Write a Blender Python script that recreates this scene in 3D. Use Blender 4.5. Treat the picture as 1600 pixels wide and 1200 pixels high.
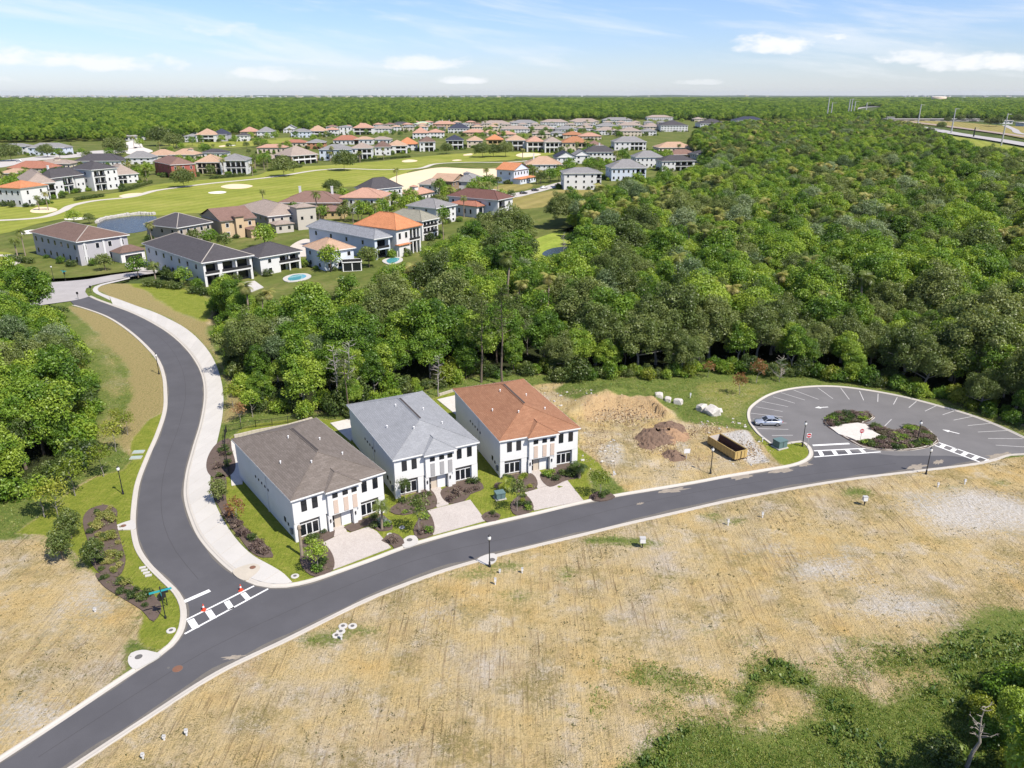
import bpy, bmesh, math, random
import numpy as np
from mathutils import Vector, Matrix, Quaternion
from mathutils.geometry import tessellate_polygon
R_ = math.radians
sc = bpy.context.scene
for o in list(bpy.data.objects): bpy.data.objects.remove(o)
COL = sc.collection
random.seed(7); RNG = np.random.default_rng(7)

# ---------------------------------------------------------------- camera
FPX = 1190.0; PITCH = math.atan(453/FPX); HC = 55.0
cp, sp = math.cos(PITCH), math.sin(PITCH)
cam = bpy.data.cameras.new('camera'); camo = bpy.data.objects.new('camera', cam); COL.objects.link(camo)
cam.sensor_fit = 'HORIZONTAL'; cam.sensor_width = 36.0; cam.lens = FPX/1600*36
camo.location = (0, 0, HC); camo.rotation_euler = (math.pi/2-PITCH, 0, 0)
cam.clip_start = 0.5; cam.clip_end = 60000
sc.camera = camo
sc.render.resolution_x = 1024; sc.render.resolution_y = 768

# ---------------------------------------------------------------- world, sun, exposure
SUN_EL, SUN_AZ = 53.0, 131.0                       # azimuth clockwise from +Y
world = bpy.data.worlds.new('World'); sc.world = world; world.use_nodes = True
vs = sc.view_settings
vs.view_transform = 'Standard'; vs.look = 'None'; vs.gamma = 1.0; vs.use_curve_mapping = False
vs.exposure = 0.6
sun = bpy.data.lights.new('sun', 'SUN'); suno = bpy.data.objects.new('sun', sun); COL.objects.link(suno)
sun.energy = 5.0; sun.angle = R_(0.53); sun.color = (1.0, 0.93, 0.83)
sdir = Vector((math.sin(R_(SUN_AZ))*math.cos(R_(SUN_EL)), math.cos(R_(SUN_AZ))*math.cos(R_(SUN_EL)), math.sin(R_(SUN_EL))))
suno.rotation_euler = (-sdir).to_track_quat('-Z', 'Y').to_euler(); suno.location = (60, -60, 120)

class NT:
    """tiny node-graph helper"""
    def __init__(s, tree): s.t = tree; s.n = tree.nodes; s.l = tree.links
    def node(s, typ, **kw):
        n = s.n.new(typ)
        for k, v in kw.items(): setattr(n, k, v)
        return n
    def put(s, sock, v):
        if v is None: return
        if isinstance(v, bpy.types.NodeSocket): s.l.new(v, sock)
        elif isinstance(v, (tuple, list)) and len(v) == 3 and sock.type == 'RGBA': sock.default_value = (*v, 1)
        else: sock.default_value = v
    def math(s, op, a, b=None, c=None, clamp=False):
        n = s.node('ShaderNodeMath', operation=op); n.use_clamp = clamp
        s.put(n.inputs[0], a); s.put(n.inputs[1], b); s.put(n.inputs[2], c); return n.outputs[0]
    def sstep(s, x, a, b):
        n = s.node('ShaderNodeMapRange', interpolation_type='SMOOTHSTEP')
        s.put(n.inputs[0], x); s.put(n.inputs[1], a); s.put(n.inputs[2], b); n.inputs[3].default_value = 0; n.inputs[4].default_value = 1
        return n.outputs[0]
    def mix(s, f, a, b, blend='MIX'):
        n = s.node('ShaderNodeMix', data_type='RGBA', blend_type=blend)
        s.put(n.inputs[0], f); s.put(n.inputs[6], a); s.put(n.inputs[7], b); return n.outputs[2]
    def noise(s, vec, scale, detail=3, rough=0.55, dist=0.0):
        n = s.node('ShaderNodeTexNoise'); s.put(n.inputs['Vector'], vec)
        n.inputs['Scale'].default_value = scale; n.inputs['Detail'].default_value = detail
        n.inputs['Roughness'].default_value = rough; n.inputs['Distortion'].default_value = dist
        return n.outputs['Fac']
    def mapping(s, vec, scale=(1, 1, 1), rot=(0, 0, 0), loc=(0, 0, 0)):
        n = s.node('ShaderNodeMapping'); s.put(n.inputs[0], vec)
        n.inputs['Scale'].default_value = scale; n.inputs['Rotation'].default_value = rot; n.inputs['Location'].default_value = loc
        return n.outputs[0]
    def ramp(s, f, stops):
        n = s.node('ShaderNodeValToRGB'); s.put(n.inputs[0], f); r = n.color_ramp
        while len(r.elements) < len(stops): r.elements.new(0.5)
        for e, (p, c) in zip(r.elements, stops): e.position = p; e.color = (*c, 1)
        return n.outputs[0]

def build_sky():
    g = NT(world.node_tree); g.n.clear()
    out = g.node('ShaderNodeOutputWorld')
    sky = g.node('ShaderNodeTexSky', sky_type='NISHITA'); sky.sun_disc = False
    sky.sun_elevation = R_(SUN_EL); sky.sun_rotation = R_(SUN_AZ)
    sky.altitude = 0; sky.air_density = 1.0; sky.dust_density = 0.4; sky.ozone_density = 2.0
    bg = g.node('ShaderNodeBackground'); bg.inputs[1].default_value = 0.090
    hs = g.node('ShaderNodeHueSaturation'); g.put(hs.inputs['Color'], sky.outputs[0]); hs.inputs['Saturation'].default_value = 1.0
    tint = g.mix(1.0, hs.outputs[0], (0.80, 0.90, 1.22), 'MULTIPLY'); g.put(bg.inputs[0], tint)
    tc = g.node('ShaderNodeTexCoord'); sx = g.node('ShaderNodeSeparateXYZ'); g.put(sx.inputs[0], tc.outputs['Generated'])
    X, Y, Z = sx.outputs
    az = g.math('ARCTAN2', X, Y); el = g.math('ARCSINE', Z)
    cv = g.node('ShaderNodeCombineXYZ'); g.put(cv.inputs[0], az); g.put(cv.inputs[1], g.math('MULTIPLY', el, 2.4))
    n1 = g.noise(cv.outputs[0], 22, 7, 0.58); n2 = g.noise(cv.outputs[0], 80, 4, 0.6)
    nn = g.math('ADD', g.math('MULTIPLY', g.math('SUBTRACT', n1, 0.5), 3.2), g.math('MULTIPLY', g.math('SUBTRACT', n2, 0.5), 0.8))
    total = None
    # cumulus low over the horizon: centre azimuth, elevation, half-extents (radians), strength
    cl = []
    for (u, v, hw, hh, st) in [(60, 105, 95, 20, .95), (195, 110, 95, 19, .9), (355, 62, 65, 16, .6), (430, 122, 90, 16, .8),
                               (660, 105, 100, 17, .85), (720, 128, 60, 10, .9), (1215, 80, 95, 24, 1.0), (1430, 98, 80, 20, .9), (1540, 110, 95, 22, 1.0),
                               (1090, 131, 55, 7, .55), (25, 130, 45, 7, .5)]:
        a0 = math.atan2(u-800, math.hypot(FPX, 453)); e0 = math.atan((147-v)/math.hypot(FPX, 453)); k = 1273.0
        cl.append((a0, e0, hw/k, hh/k, st))
    for (a0, e0, hw, hh, st) in cl:
        dx = g.math('DIVIDE', g.math('SUBTRACT', az, a0), hw)
        dy = g.math('DIVIDE', g.math('SUBTRACT', el, e0), hh)
        dyb = g.math('MULTIPLY', g.math('MINIMUM', dy, 0), 1.5)          # flatter base
        d2 = g.math('ADD', g.math('MULTIPLY', dx, dx), g.math('ADD', g.math('MULTIPLY', dy, dy), g.math('MULTIPLY', dyb, dyb)))
        m = g.math('ADD', g.math('SUBTRACT', 0.85, d2), nn)
        m = g.math('MULTIPLY', g.sstep(m, -0.15, 1.05), st)
        total = m if total is None else g.math('MAXIMUM', total, m)
    # the same kind of clouds all the way round, outside the view
    wr = g.math('DIVIDE', g.math('SUBTRACT', g.math('PINGPONG', g.math('ADD', az, g.math('MULTIPLY', n1, 0.15)), 0.23), 0.1), 0.10)
    dy = g.math('DIVIDE', g.math('SUBTRACT', el, 0.04), 0.015)
    m = g.math('SUBTRACT', g.math('ADD', 0.7, nn), g.math('ADD', g.math('MULTIPLY', wr, wr), g.math('MULTIPLY', dy, dy)))
    m = g.math('MULTIPLY', g.math('MULTIPLY', g.sstep(m, -0.1, 1.25), 0.7), g.math('GREATER_THAN', g.math('ABSOLUTE', az), 0.66))
    total = g.math('MAXIMUM', total, m)
    # thin high streaks
    cv2 = g.node('ShaderNodeCombineXYZ'); g.put(cv2.inputs[0], g.math('MULTIPLY', az, 1.6)); g.put(cv2.inputs[1], g.math('MULTIPLY', g.math('ADD', el, g.math('MULTIPLY', az, 0.13)), 14))
    w = g.noise(cv2.outputs[0], 2.2, 6, 0.6, 0.3)
    w = g.math('MULTIPLY', g.sstep(w, 0.44, 0.72), 0.55)
    total = g.math('MAXIMUM', total, w, clamp=True)
    low = g.math('MULTIPLY', g.sstep(el, 0.06, -0.005), 0.26)             # milky air at the horizon
    total = g.math('MAXIMUM', total, low)
    cb = g.node('ShaderNodeBackground'); cb.inputs[0].default_value = (0.95, 0.97, 1.0, 1); cb.inputs[1].default_value = 0.70
    mx = g.node('ShaderNodeMixShader'); g.put(mx.inputs[0], total); g.put(mx.inputs[1], bg.outputs[0]); g.put(mx.inputs[2], cb.outputs[0])
    g.put(out.inputs[0], mx.outputs[0])
build_sky()
world.cycles.sampling_method = 'MANUAL'; world.cycles.sample_map_resolution = 256
cy = sc.cycles
cy.max_bounces = 6; cy.diffuse_bounces = 2; cy.glossy_bounces = 2; cy.transmission_bounces = 4; cy.volume_bounces = 0; cy.transparent_max_bounces = 6
cy.caustics_reflective = False; cy.caustics_refractive = False

# ---------------------------------------------------------------- helpers
def at(u, v, z=0.0):
    """point of the photograph's pixel (u, v) on the level z, in metres"""
    a = (u-800)/FPX; b = (v-600)/FPX
    dx, dy, dz = a, cp-b*sp, -sp-b*cp
    t = (z-HC)/dz
    return Vector((dx*t, dy*t, z))
def pix(x, y, z=0.0):
    zc = y*cp-(z-HC)*sp; yc = -(y*sp+(z-HC)*cp)
    return 800+FPX*x/zc, 600+FPX*yc/zc
def tag(o, label=None, cat=None, group=None, kind=None):
    if label: o['label'] = label
    if cat: o['category'] = cat
    if group: o['group'] = group
    if kind: o['kind'] = kind
    return o
def empty(name, loc=(0, 0, 0), rz=0.0, scale=1.0):
    o = bpy.data.objects.new(name, None); COL.objects.link(o); o.location = loc; o.rotation_euler = (0, 0, rz)
    o.empty_display_size = 0.2
    if scale != 1.0: o.scale = (scale,)*3
    return o
def link(name, me, parent=None, loc=None):
    o = bpy.data.objects.new(name, me); COL.objects.link(o)
    if parent: o.parent = parent
    if loc is not None: o.location = loc
    return o
def children(o): return [c for c in bpy.data.objects if c.parent == o]
def copy_tree(o, parent=None, kids=None):
    c = o.copy(); COL.objects.link(c); c.parent = parent
    for ch in o.children: copy_tree(ch, c)
    return c

class MB:
    def __init__(s): s.v = []; s.f = []; s.m = []; s.cur = 0
    def face(s, pts):
        i = len(s.v); s.v += [tuple(p) for p in pts]; s.f.append(tuple(range(i, i+len(pts)))); s.m.append(s.cur); return s
    def box(s, x0, x1, y0, y1, z0, z1, M=None):
        P = [Vector((x, y, z)) for z in (z0, z1) for (x, y) in ((x0, y0), (x1, y0), (x1, y1), (x0, y1))]
        if M is not None: P = [M @ p for p in P]
        i = len(s.v); s.v += [tuple(p) for p in P]
        for q in ((3, 2, 1, 0), (4, 5, 6, 7), (0, 1, 5, 4), (1, 2, 6, 5), (2, 3, 7, 6), (3, 0, 4, 7)):
            s.f.append(tuple(i+k for k in q)); s.m.append(s.cur)
        return s
    def tube(s, p0, p1, r0, r1=None, n=8, caps=True):
        r1 = r0 if r1 is None else r1
        p0 = Vector(p0); p1 = Vector(p1); d = (p1-p0)
        if d.length < 1e-6: return s
        q = d.normalized().to_track_quat('Z', 'Y'); i = len(s.v)
        for p, r in ((p0, r0), (p1, r1)):
            for k in range(n):
                a = 2*math.pi*k/n; s.v.append(tuple(p+q @ Vector((r*math.cos(a), r*math.sin(a), 0))))
        for k in range(n):
            s.f.append((i+k, i+(k+1) % n, i+n+(k+1) % n, i+n+k)); s.m.append(s.cur)
        if caps:
            s.f.append(tuple(i+n-1-k for k in range(n))); s.m.append(s.cur)
            s.f.append(tuple(i+n+k for k in range(n))); s.m.append(s.cur)
        return s
    def path(s, pts, rads, n=7):
        for a, b, ra, rb in zip(pts, pts[1:], rads, rads[1:]): s.tube(a, b, ra, rb, n)
        return s
    def lathe(s, prof, n=14, c=(0, 0, 0)):
        i = len(s.v)
        for (r, z) in prof:
            for k in range(n):
                a = 2*math.pi*k/n; s.v.append((c[0]+r*math.cos(a), c[1]+r*math.sin(a), c[2]+z))
        for j in range(len(prof)-1):
            for k in range(n):
                s.f.append((i+j*n+k, i+j*n+(k+1) % n, i+(j+1)*n+(k+1) % n, i+(j+1)*n+k)); s.m.append(s.cur)
        s.f.append(tuple(i+n-1-k for k in range(n))); s.m.append(s.cur)
        j = len(prof)-1; s.f.append(tuple(i+j*n+k for k in range(n))); s.m.append(s.cur)
        return s
    def poly(s, pts, z0, z1):
        """prism over a plan polygon (counter-clockwise)"""
        n = len(pts); i = len(s.v)
        s.v += [(p[0], p[1], z0) for p in pts]+[(p[0], p[1], z1) for p in pts]
        for t in tessellate_polygon([[Vector((p[0], p[1], 0)) for p in pts]]):
            a, b, c = (Vector((pts[k][0], pts[k][1], 0)) for k in t)
            if (b-a).cross(c-a).z < 0: t = (t[0], t[2], t[1])
            s.f.append(tuple(i+n+k for k in t)); s.m.append(s.cur)
            s.f.append(tuple(i+k for k in reversed(t))); s.m.append(s.cur)
        for k in range(n):
            s.f.append((i+k, i+(k+1) % n, i+n+(k+1) % n, i+n+k)); s.m.append(s.cur)
        return s
    def mesh(s, name, mats, smooth=False, uv=True):
        me = bpy.data.meshes.new(name); me.from_pydata(s.v, [], s.f)
        for m in (mats if isinstance(mats, (list, tuple)) else [mats]): me.materials.append(m)
        if any(s.m): me.polygons.foreach_set('material_index', s.m)
        if uv:
            L = me.uv_layers.new(name='UVMap'); co = np.zeros(len(me.loops)*2)
            for p in me.polygons:
                n = p.normal; t = Vector((-n.y, n.x, 0))
                t = t.normalized() if t.length > 1e-3 else Vector((1, 0, 0))
                b = n.cross(t)
                for li in p.loop_indices:
                    q = me.vertices[me.loops[li].vertex_index].co; co[2*li] = q.dot(t); co[2*li+1] = q.dot(b)
            L.data.foreach_set('uv', co)
        if smooth: me.polygons.foreach_set('use_smooth', [True]*len(me.polygons))
        me.update(); return me
    def build(s, name, mats, parent=None, loc=None, smooth=False):
        return link(name, s.mesh(name, mats, smooth), parent, loc)

MATS = {}
ALB = 0.80                                        # the photograph is exposed for the shade: paints kept a little below white
def mat(name, col, rough=0.8, var=0.12, scale=1.5, var2=0.08, scale2=18, bump=0.0, bscale=40, spec=0.3, metal=0.0, coat=0.0, pervar=0.0):
    """plain paint, plaster, concrete, metal ...: base colour broken up by two noises"""
    if name in MATS: return MATS[name]
    m = bpy.data.materials.new(name); m.use_nodes = True; g = NT(m.node_tree); b = g.n['Principled BSDF']
    tc = g.node('ShaderNodeTexCoord').outputs['Object']
    a = g.math('MULTIPLY_ADD', g.noise(tc, scale, 4), 2*var, 1-var)
    c = g.math('MULTIPLY_ADD', g.noise(tc, scale2, 3), 2*var2, 1-var2)
    k = g.math('MULTIPLY', a, c)
    if pervar:
        oi = g.node('ShaderNodeObjectInfo'); k = g.math('MULTIPLY', k, g.math('MULTIPLY_ADD', oi.outputs['Random'], 2*pervar, 1-pervar))
    rgb = g.node('ShaderNodeCombineXYZ')
    for i in range(3): g.put(rgb.inputs[i], k)
    g.put(b.inputs['Base Color'], g.mix(1.0, tuple(x*ALB for x in col), rgb.outputs[0], 'MULTIPLY'))
    b.inputs['Roughness'].default_value = rough; b.inputs['Metallic'].default_value = metal
    b.inputs['Specular IOR Level'].default_value = spec; b.inputs['Coat Weight'].default_value = coat
    if bump:
        bp = g.node('ShaderNodeBump'); bp.inputs['Strength'].default_value = bump; bp.inputs['Distance'].default_value = 0.05
        g.put(bp.inputs['Height'], g.noise(tc, bscale, 3)); g.put(b.inputs['Normal'], bp.outputs[0])
    MATS[name] = m; return m
def catmull(pts, step=1.0, closed=False):
    P = [Vector((p[0], p[1])) for p in pts]; out = []; n = len(P)
    rng = range(n if closed else n-1)
    for i in rng:
        p1, p2 = P[i], P[(i+1) % n]
        p0 = P[(i-1) % n] if closed or i > 0 else p1*2-p2
        p3 = P[(i+2) % n] if closed or i+2 < n else p2*2-p1
        k = max(1, int((p2-p1).length/step))
        # centripetal-ish tangents
        d1 = max((p2-p1).length, 1e-6); d0 = max((p1-p0).length, 1e-6); d2 = max((p3-p2).length, 1e-6)
        m1 = ((p1-p0)/d0+(p2-p1)/d1)/2*d1; m2 = ((p2-p1)/d1+(p3-p2)/d2)/2*d1
        for j in range(k):
            t = j/k; t2 = t*t; t3 = t2*t
            out.append(p1*(2*t3-3*t2+1)+m1*(t3-2*t2+t)+p2*(-2*t3+3*t2)+m2*(t3-t2))
    if not closed: out.append(P[-1])
    return out
def gpx(lst): return [at(*p).xy for p in lst]
def in_poly(px, py, poly):
    inside = np.zeros(px.shape, bool); n = len(poly)
    for i in range(n):
        x0, y0 = poly[i]; x1, y1 = poly[(i+1) % n]
        if y0 == y1: continue
        c = ((y0 > py) != (y1 > py)) & (px < (x1-x0)*(py-y0)/(y1-y0)+x0)
        inside ^= c
    return inside
def dist_line(px, py, line, closed=False):
    d = np.full(px.shape, 1e9); n = len(line)
    for i in range(n if closed else n-1):
        x0, y0 = line[i]; x1, y1 = line[(i+1) % n]; dx, dy = x1-x0, y1-y0; L = dx*dx+dy*dy
        if L < 1e-9: continue
        t = np.clip(((px-x0)*dx+(py-y0)*dy)/L, 0, 1)
        d = np.minimum(d, (px-x0-t*dx)**2+(py-y0-t*dy)**2)
    return np.sqrt(d)
def sdist(px, py, poly):
    """signed distance, positive inside"""
    d = dist_line(px, py, poly, True); return np.where(in_poly(px, py, poly), d, -d)
# ================================================================ roads in plan (metres)
S_px = [(-20, 1283), (105, 1200), (225, 1121), (337.5, 1049.5), (442.5, 999), (540, 950.5), (569, 936.5), (637.5, 909), (692.5, 889.5), (775, 866), (843.8, 849), (912.5, 832.7), (981, 816), (1050, 800.5), (1140, 780), (1242.5, 760.8), (1325, 747.5), (1407.5, 737.4), (1490, 727.8), (1531, 722), (1556, 716)]
W_px = [(-150, 1288), (0, 1191), (112, 1117.5), (160, 1085), (222.5, 1043.5), (247.5, 1028), (270, 1010), (285, 990), (291, 970), (290, 945), (280, 925), (260, 905), (235, 880), (220, 857.5), (213.8, 835), (212, 815), (213, 793), (218.5, 755), (234, 713), (249, 678), (260.6, 640), (261, 610), (259, 590), (250, 564), (233, 543), (200, 514), (166.7, 493.5), (129, 480), (116, 476.5)]
E_px = [(138.8, 463), (150, 468.2), (172.5, 476.5), (206, 489), (240, 506), (267, 523.5), (296, 552), (314.6, 585), (318.8, 618), (312.5, 660), (300, 702), (289.6, 743), (287.5, 777), (298, 815), (310, 840), (335, 870), (360, 892.5), (385, 908.5), (400, 914.5), (422.5, 918.5), (447.5, 918), (485, 910.5), (522.5, 898), (580, 877.5), (640, 855), (700, 837.5), (750, 824.5), (806.7, 811.5), (840, 803.8), (915, 786), (965, 776), (1040, 763.5), (1090, 755), (1140, 745.5), (1201, 735.5), (1242.5, 728), (1260, 721.5), (1269, 714), (1270.5, 706), (1267, 698.5), (1260, 692), (1251, 688.5), (1237.5, 690), (1223, 692.5)]
L_px = [(1208, 694), (1201, 688.5), (1190, 680), (1180, 668.5), (1174, 659), (1171.8, 649), (1174, 639), (1187.5, 627), (1206.8, 616.5), (1237, 608.5), (1275.5, 604.5), (1311, 605), (1352.5, 610), (1407.5, 620), (1462.5, 634), (1517.5, 650), (1572.5, 672), (1600, 685), (1632, 698), (1642, 706), (1622, 709.5), (1600, 708.5), (1575, 710), (1556, 716)]
ISL_px = [(1286, 658), (1291, 649.5), (1306, 644.5), (1336, 643), (1358, 646), (1367, 651), (1360, 657.5), (1350, 661), (1380, 668.6), (1404.8, 675), (1411, 668), (1420, 664), (1446, 668.6), (1462, 681), (1466, 690.6), (1448.8, 699.5), (1421, 704), (1380, 704), (1347, 699.5), (1330.5, 691), (1314, 681), (1294.8, 668.6), (1287, 662)]
OLD_px = [(109, 470.5), (138.8, 463.5), (136, 460), (133, 456), (134.5, 451), (144, 446), (172.5, 439.4), (204, 432.6), (240, 427), (262, 424), (262, 419), (235, 421.5), (206, 425.5), (172.5, 430), (138.8, 436), (110, 438.8), (81, 441), (40, 446), (-90, 456), (-90, 494), (40, 480), (90, 473)]
S_c, W_c, E_c, L_c = (catmull(gpx(p), 1.0) for p in (S_px, W_px, E_px, L_px))
ISL_c = catmull(gpx(ISL_px), 0.7, True)
ROAD = [tuple(p) for p in (W_c+[at(109.5, 470).xy]+E_c+L_c[:-1]+S_c[::-1])]
OLD = [tuple(p) for p in catmull(gpx(OLD_px), 2.5, True)]
WALK_px = [(203, 435.8), (178, 442), (161, 446), (153.4, 450.6), (153.4, 455), (161, 459.6), (183.7, 467.5), (217.5, 480), (240, 488), (262, 498), (292, 515), (325, 548), (341.7, 581), (349, 618), (347.5, 651.7), (341.7, 681), (333, 718), (329, 743), (333, 777), (350, 815), (375, 850), (397, 870), (422, 884), (442, 896), (457, 911)]
WALK_c = catmull(gpx(WALK_px), 0.8)
WALKI_c = catmull(gpx([(203, 433.5), (195, 435.8), (172.5, 440.8), (155.6, 445), (146.6, 449.6), (144.8, 454.5), (149, 458.8), (158, 463), (172.5, 470)]), 0.8)

# house frames: front-left eave corner, heading of the front, size over the eaves
HOUSES = [(Vector((-28.25, 85.5)), R_(36.8)), (Vector((-16.9, 97.05)), R_(27.4)), (Vector((-1.9, 103.45)), R_(21.5))]
HW, HD = 13.55, 23.4
def hpt(i, x, y, z=0.0):
    o, r = HOUSES[i]; return Vector((o.x+x*math.cos(r)-y*math.sin(r), o.y+x*math.sin(r)+y*math.cos(r), z))

# ================================================================ near terrain: height field + cover weights
GX0, GX1, GY0, GY1, GS = -205.0, 175.0, 34.0, 232.0, 0.5
nx = int((GX1-GX0)/GS)+1; ny = int((GY1-GY0)/GS)+1
gx, gy = np.meshgrid(np.linspace(GX0, GX0+GS*(nx-1), nx), np.linspace(GY0, GY0+GS*(ny-1), ny))
def vnoise(x, y, s, seed):
    """value noise on the plane"""
    r = np.random.default_rng(seed); T = r.random((256, 256)); X = x/s; Y = y/s
    xi = np.floor(X).astype(int); yi = np.floor(Y).astype(int); fx = X-xi; fy = Y-yi
    fx = fx*fx*(3-2*fx); fy = fy*fy*(3-2*fy)
    g = lambda a, b: T[a % 256, b % 256]
    return (g(xi, yi)*(1-fx)+g(xi+1, yi)*fx)*(1-fy)+(g(xi, yi+1)*(1-fx)+g(xi+1, yi+1)*fx)*fy
def fbm(x, y, s, seed, o=4): return sum(vnoise(x, y, s/2**k, seed+k)*0.5**k for k in range(o))/sum(0.5**k for k in range(o))
road_sd = sdist(gx, gy, ROAD)
old_sd = sdist(gx, gy, OLD)
hard_sd = np.maximum(road_sd, old_sd)
CL = ['floor', 'sand', 'dry', 'weed', 'lawn', 'chalk', 'orange']
Wt = {c: np.zeros(gx.shape) for c in CL}; Wt['weed'] += 1
wob = (fbm(gx, gy, 9, 3)-0.5)
def paint(cls, poly_px, soft=1.2, wobble=3.0, amt=1.0):
    poly = [tuple(p) for p in catmull(gpx(poly_px), 3.0, True)]
    xs = [p[0] for p in poly]; ys = [p[1] for p in poly]; m = soft+wobble+2
    j0 = max(0, int((min(xs)-m-GX0)/GS)); j1 = min(nx, int((max(xs)+m-GX0)/GS)+2)
    i0 = max(0, int((min(ys)-m-GY0)/GS)); i1 = min(ny, int((max(ys)+m-GY0)/GS)+2)
    if j1 <= j0 or i1 <= i0: return
    s = np.s_[i0:i1, j0:j1]
    d = sdist(gx[s], gy[s], poly)+wob[s]*wobble
    a = np.clip(0.5+d/(2*soft), 0, 1)*amt
    for c in CL: Wt[c][s] *= 1-a
    Wt[cls][s] += a
# floor of the woods, wild grass round their edge, then the verges, lots and lawns
WOOD_R = [(345, 476), (362, 545), (385, 605), (415, 640), (470, 647), (545, 648), (610, 626), (700, 598), (760, 586), (830, 586), (930, 588), (1000, 592), (1060, 586), (1110, 576), (1180, 580), (1240, 586), (1300, 590), (1400, 605), (1500, 632), (1600, 664), (1700, 700), (1800, 640), (1800, 300), (1640, 275), (1500, 245), (1420, 207), (1340, 196), (1240, 199), (1165, 203), (1100, 212), (1075, 235), (1125, 272), (1060, 300), (975, 322), (905, 338), (890, 345), (850, 372), (800, 388), (735, 412), (690, 440), (640, 470), (580, 496), (500, 511), (420, 511), (370, 500)]
WOOD_L = [(-260, 480), (-20, 482), (40, 486), (66, 500), (84, 540), (104, 590), (116, 650), (108, 700), (80, 740), (32, 768), (-20, 782), (-260, 800)]
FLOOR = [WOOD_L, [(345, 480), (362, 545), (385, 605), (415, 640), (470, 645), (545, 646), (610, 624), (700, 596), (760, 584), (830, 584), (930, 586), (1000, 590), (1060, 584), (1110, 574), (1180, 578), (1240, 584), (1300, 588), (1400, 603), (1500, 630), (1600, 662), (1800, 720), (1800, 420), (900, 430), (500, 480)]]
paint('weed', [(-60, 420), (110, 470), (165, 500), (240, 560), (262, 620), (225, 720), (205, 830), (215, 940), (100, 960), (-60, 900), (-120, 600)])
paint('dry', [(112, 500), (160, 520), (205, 590), (200, 640), (190, 700), (150, 750), (120, 770), (140, 690), (160, 620), (140, 550)], 3.0, 8, .5)
paint('dry', [(108, 478), (165, 494), (233, 545), (262, 590), (262, 640), (252, 690), (240, 720), (205, 712), (196, 660), (208, 600), (190, 560), (158, 525), (130, 500)], 1.0, 2)
paint('lawn', [(20, 835), (70, 800), (110, 770), (150, 745), (190, 735), (208, 690), (235, 655), (262, 640), (250, 690), (225, 760), (220, 830), (235, 870), (285, 930), (294, 970), (280, 1000), (245, 1022), (222, 1010), (210, 990), (222, 965), (190, 930), (140, 900), (95, 850), (60, 838)], 0.8, 1.5)
paint('sand', [(-220, 830), (0, 842), (60, 838), (96, 858), (140, 893), (178, 925), (214, 955), (212, 985), (196, 1012), (205, 1046), (120, 1110), (0, 1188), (-150, 1300), (-300, 1300)], 1.2, 2.5)
paint('weed', [(150, 447), (210, 436), (330, 452), (420, 440), (520, 500), (600, 600), (540, 655), (400, 668), (350, 668), (352, 620), (340, 575), (322, 545), (290, 512), (240, 487), (165, 459)], 1.0, 2)
paint('dry', [(158, 448), (205, 437), (290, 462), (330, 490), (322, 520), (345, 560), (372, 610), (385, 645), (352, 662), (356, 620), (345, 575), (325, 545), (292, 512), (240, 487), (163, 459)], 1.5, 3)
paint('lawn', [(200, 438), (290, 450), (336, 470), (332, 505), (300, 498), (250, 474), (200, 452)], 2.0, 4, .75)
paint('dry', [(150, 447), (180, 445), (235, 470), (210, 474), (165, 459)], 1.0, 2, .8)
paint('weed', [(540, 655), (700, 612), (830, 592), (1000, 588), (1100, 580), (1240, 590), (1330, 594), (1450, 612), (1640, 672), (1640, 640), (1450, 560), (1240, 540), (1000, 540), (830, 545), (700, 570), (560, 600)], 2.0, 4)
paint('weed', [(830, 598), (960, 592), (1100, 580), (1240, 592), (1205, 612), (1170, 635), (1168, 655), (1182, 675), (1208, 696), (1225, 692), (1262, 700), (1258, 724), (1200, 738), (1120, 700), (1040, 640), (930, 640), (870, 625)], 1.0, 2)
paint('lawn', [(1085, 598), (1240, 600), (1210, 612), (1172, 634), (1168, 652), (1150, 660), (1095, 630)], 2.0, 4, .45)
paint('lawn', [(1290, 600), (1360, 606), (1470, 630), (1640, 690), (1640, 676), (1470, 618), (1360, 596)], 1.0, 2, .5)
paint('lawn', [(1178, 668), (1210, 694), (1250, 690), (1268, 706), (1262, 720), (1215, 730), (1200, 712)], 0.8, 1.5, .9)
paint('sand', [(828, 606), (880, 600), (930, 622), (945, 636), (1035, 636), (1062, 660), (1100, 668), (1140, 672), (1178, 690), (1205, 712), (1215, 728), (1140, 746), (1030, 766), (962, 776), (940, 745), (905, 712), (900, 660)], 1.2, 3)
paint('sand', [(845, 606), (950, 610), (930, 640), (880, 628)], 1.2, 3, .7)
paint('weed', [(870, 612), (905, 596), (1000, 598), (1050, 612), (1062, 640), (1038, 640), (1005, 628), (950, 626), (925, 634), (900, 634)], 1.0, 3, .85)
paint('orange', [(908, 642), (945, 630), (1000, 631), (1030, 637), (1046, 650), (1030, 656), (1000, 650), (945, 655), (915, 658)], 0.7, 2, .9)
paint('orange', [(1140, 738), (1200, 716), (1215, 728), (1180, 741), (1120, 750)], 0.8, 1.5, .6)
paint('chalk', [(1128, 679), (1165, 674), (1188, 700), (1202, 722), (1170, 726), (1150, 708)], 0.7, 2)
paint('chalk', [(1030, 668), (1062, 672), (1085, 700), (1075, 720), (1100, 735), (1060, 740), (1050, 700)], 1.0, 3, .5)
paint('chalk', [(930, 690), (975, 690), (985, 715), (960, 735), (935, 715)], 1.2, 3, .6)
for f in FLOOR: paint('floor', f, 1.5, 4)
# strip of the three houses
paint('lawn', [(352, 690), (380, 668), (470, 655), (548, 656), (640, 640), (712, 612), (800, 640), (905, 700), (948, 742), (940, 785), (700, 845), (480, 915), (452, 912), (395, 866), (345, 800), (335, 750)], 0.6, 0.6)
paint('weed', [(925, 735), (960, 745), (985, 770), (940, 786), (920, 770)], 0.8, 2, .8)
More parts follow.
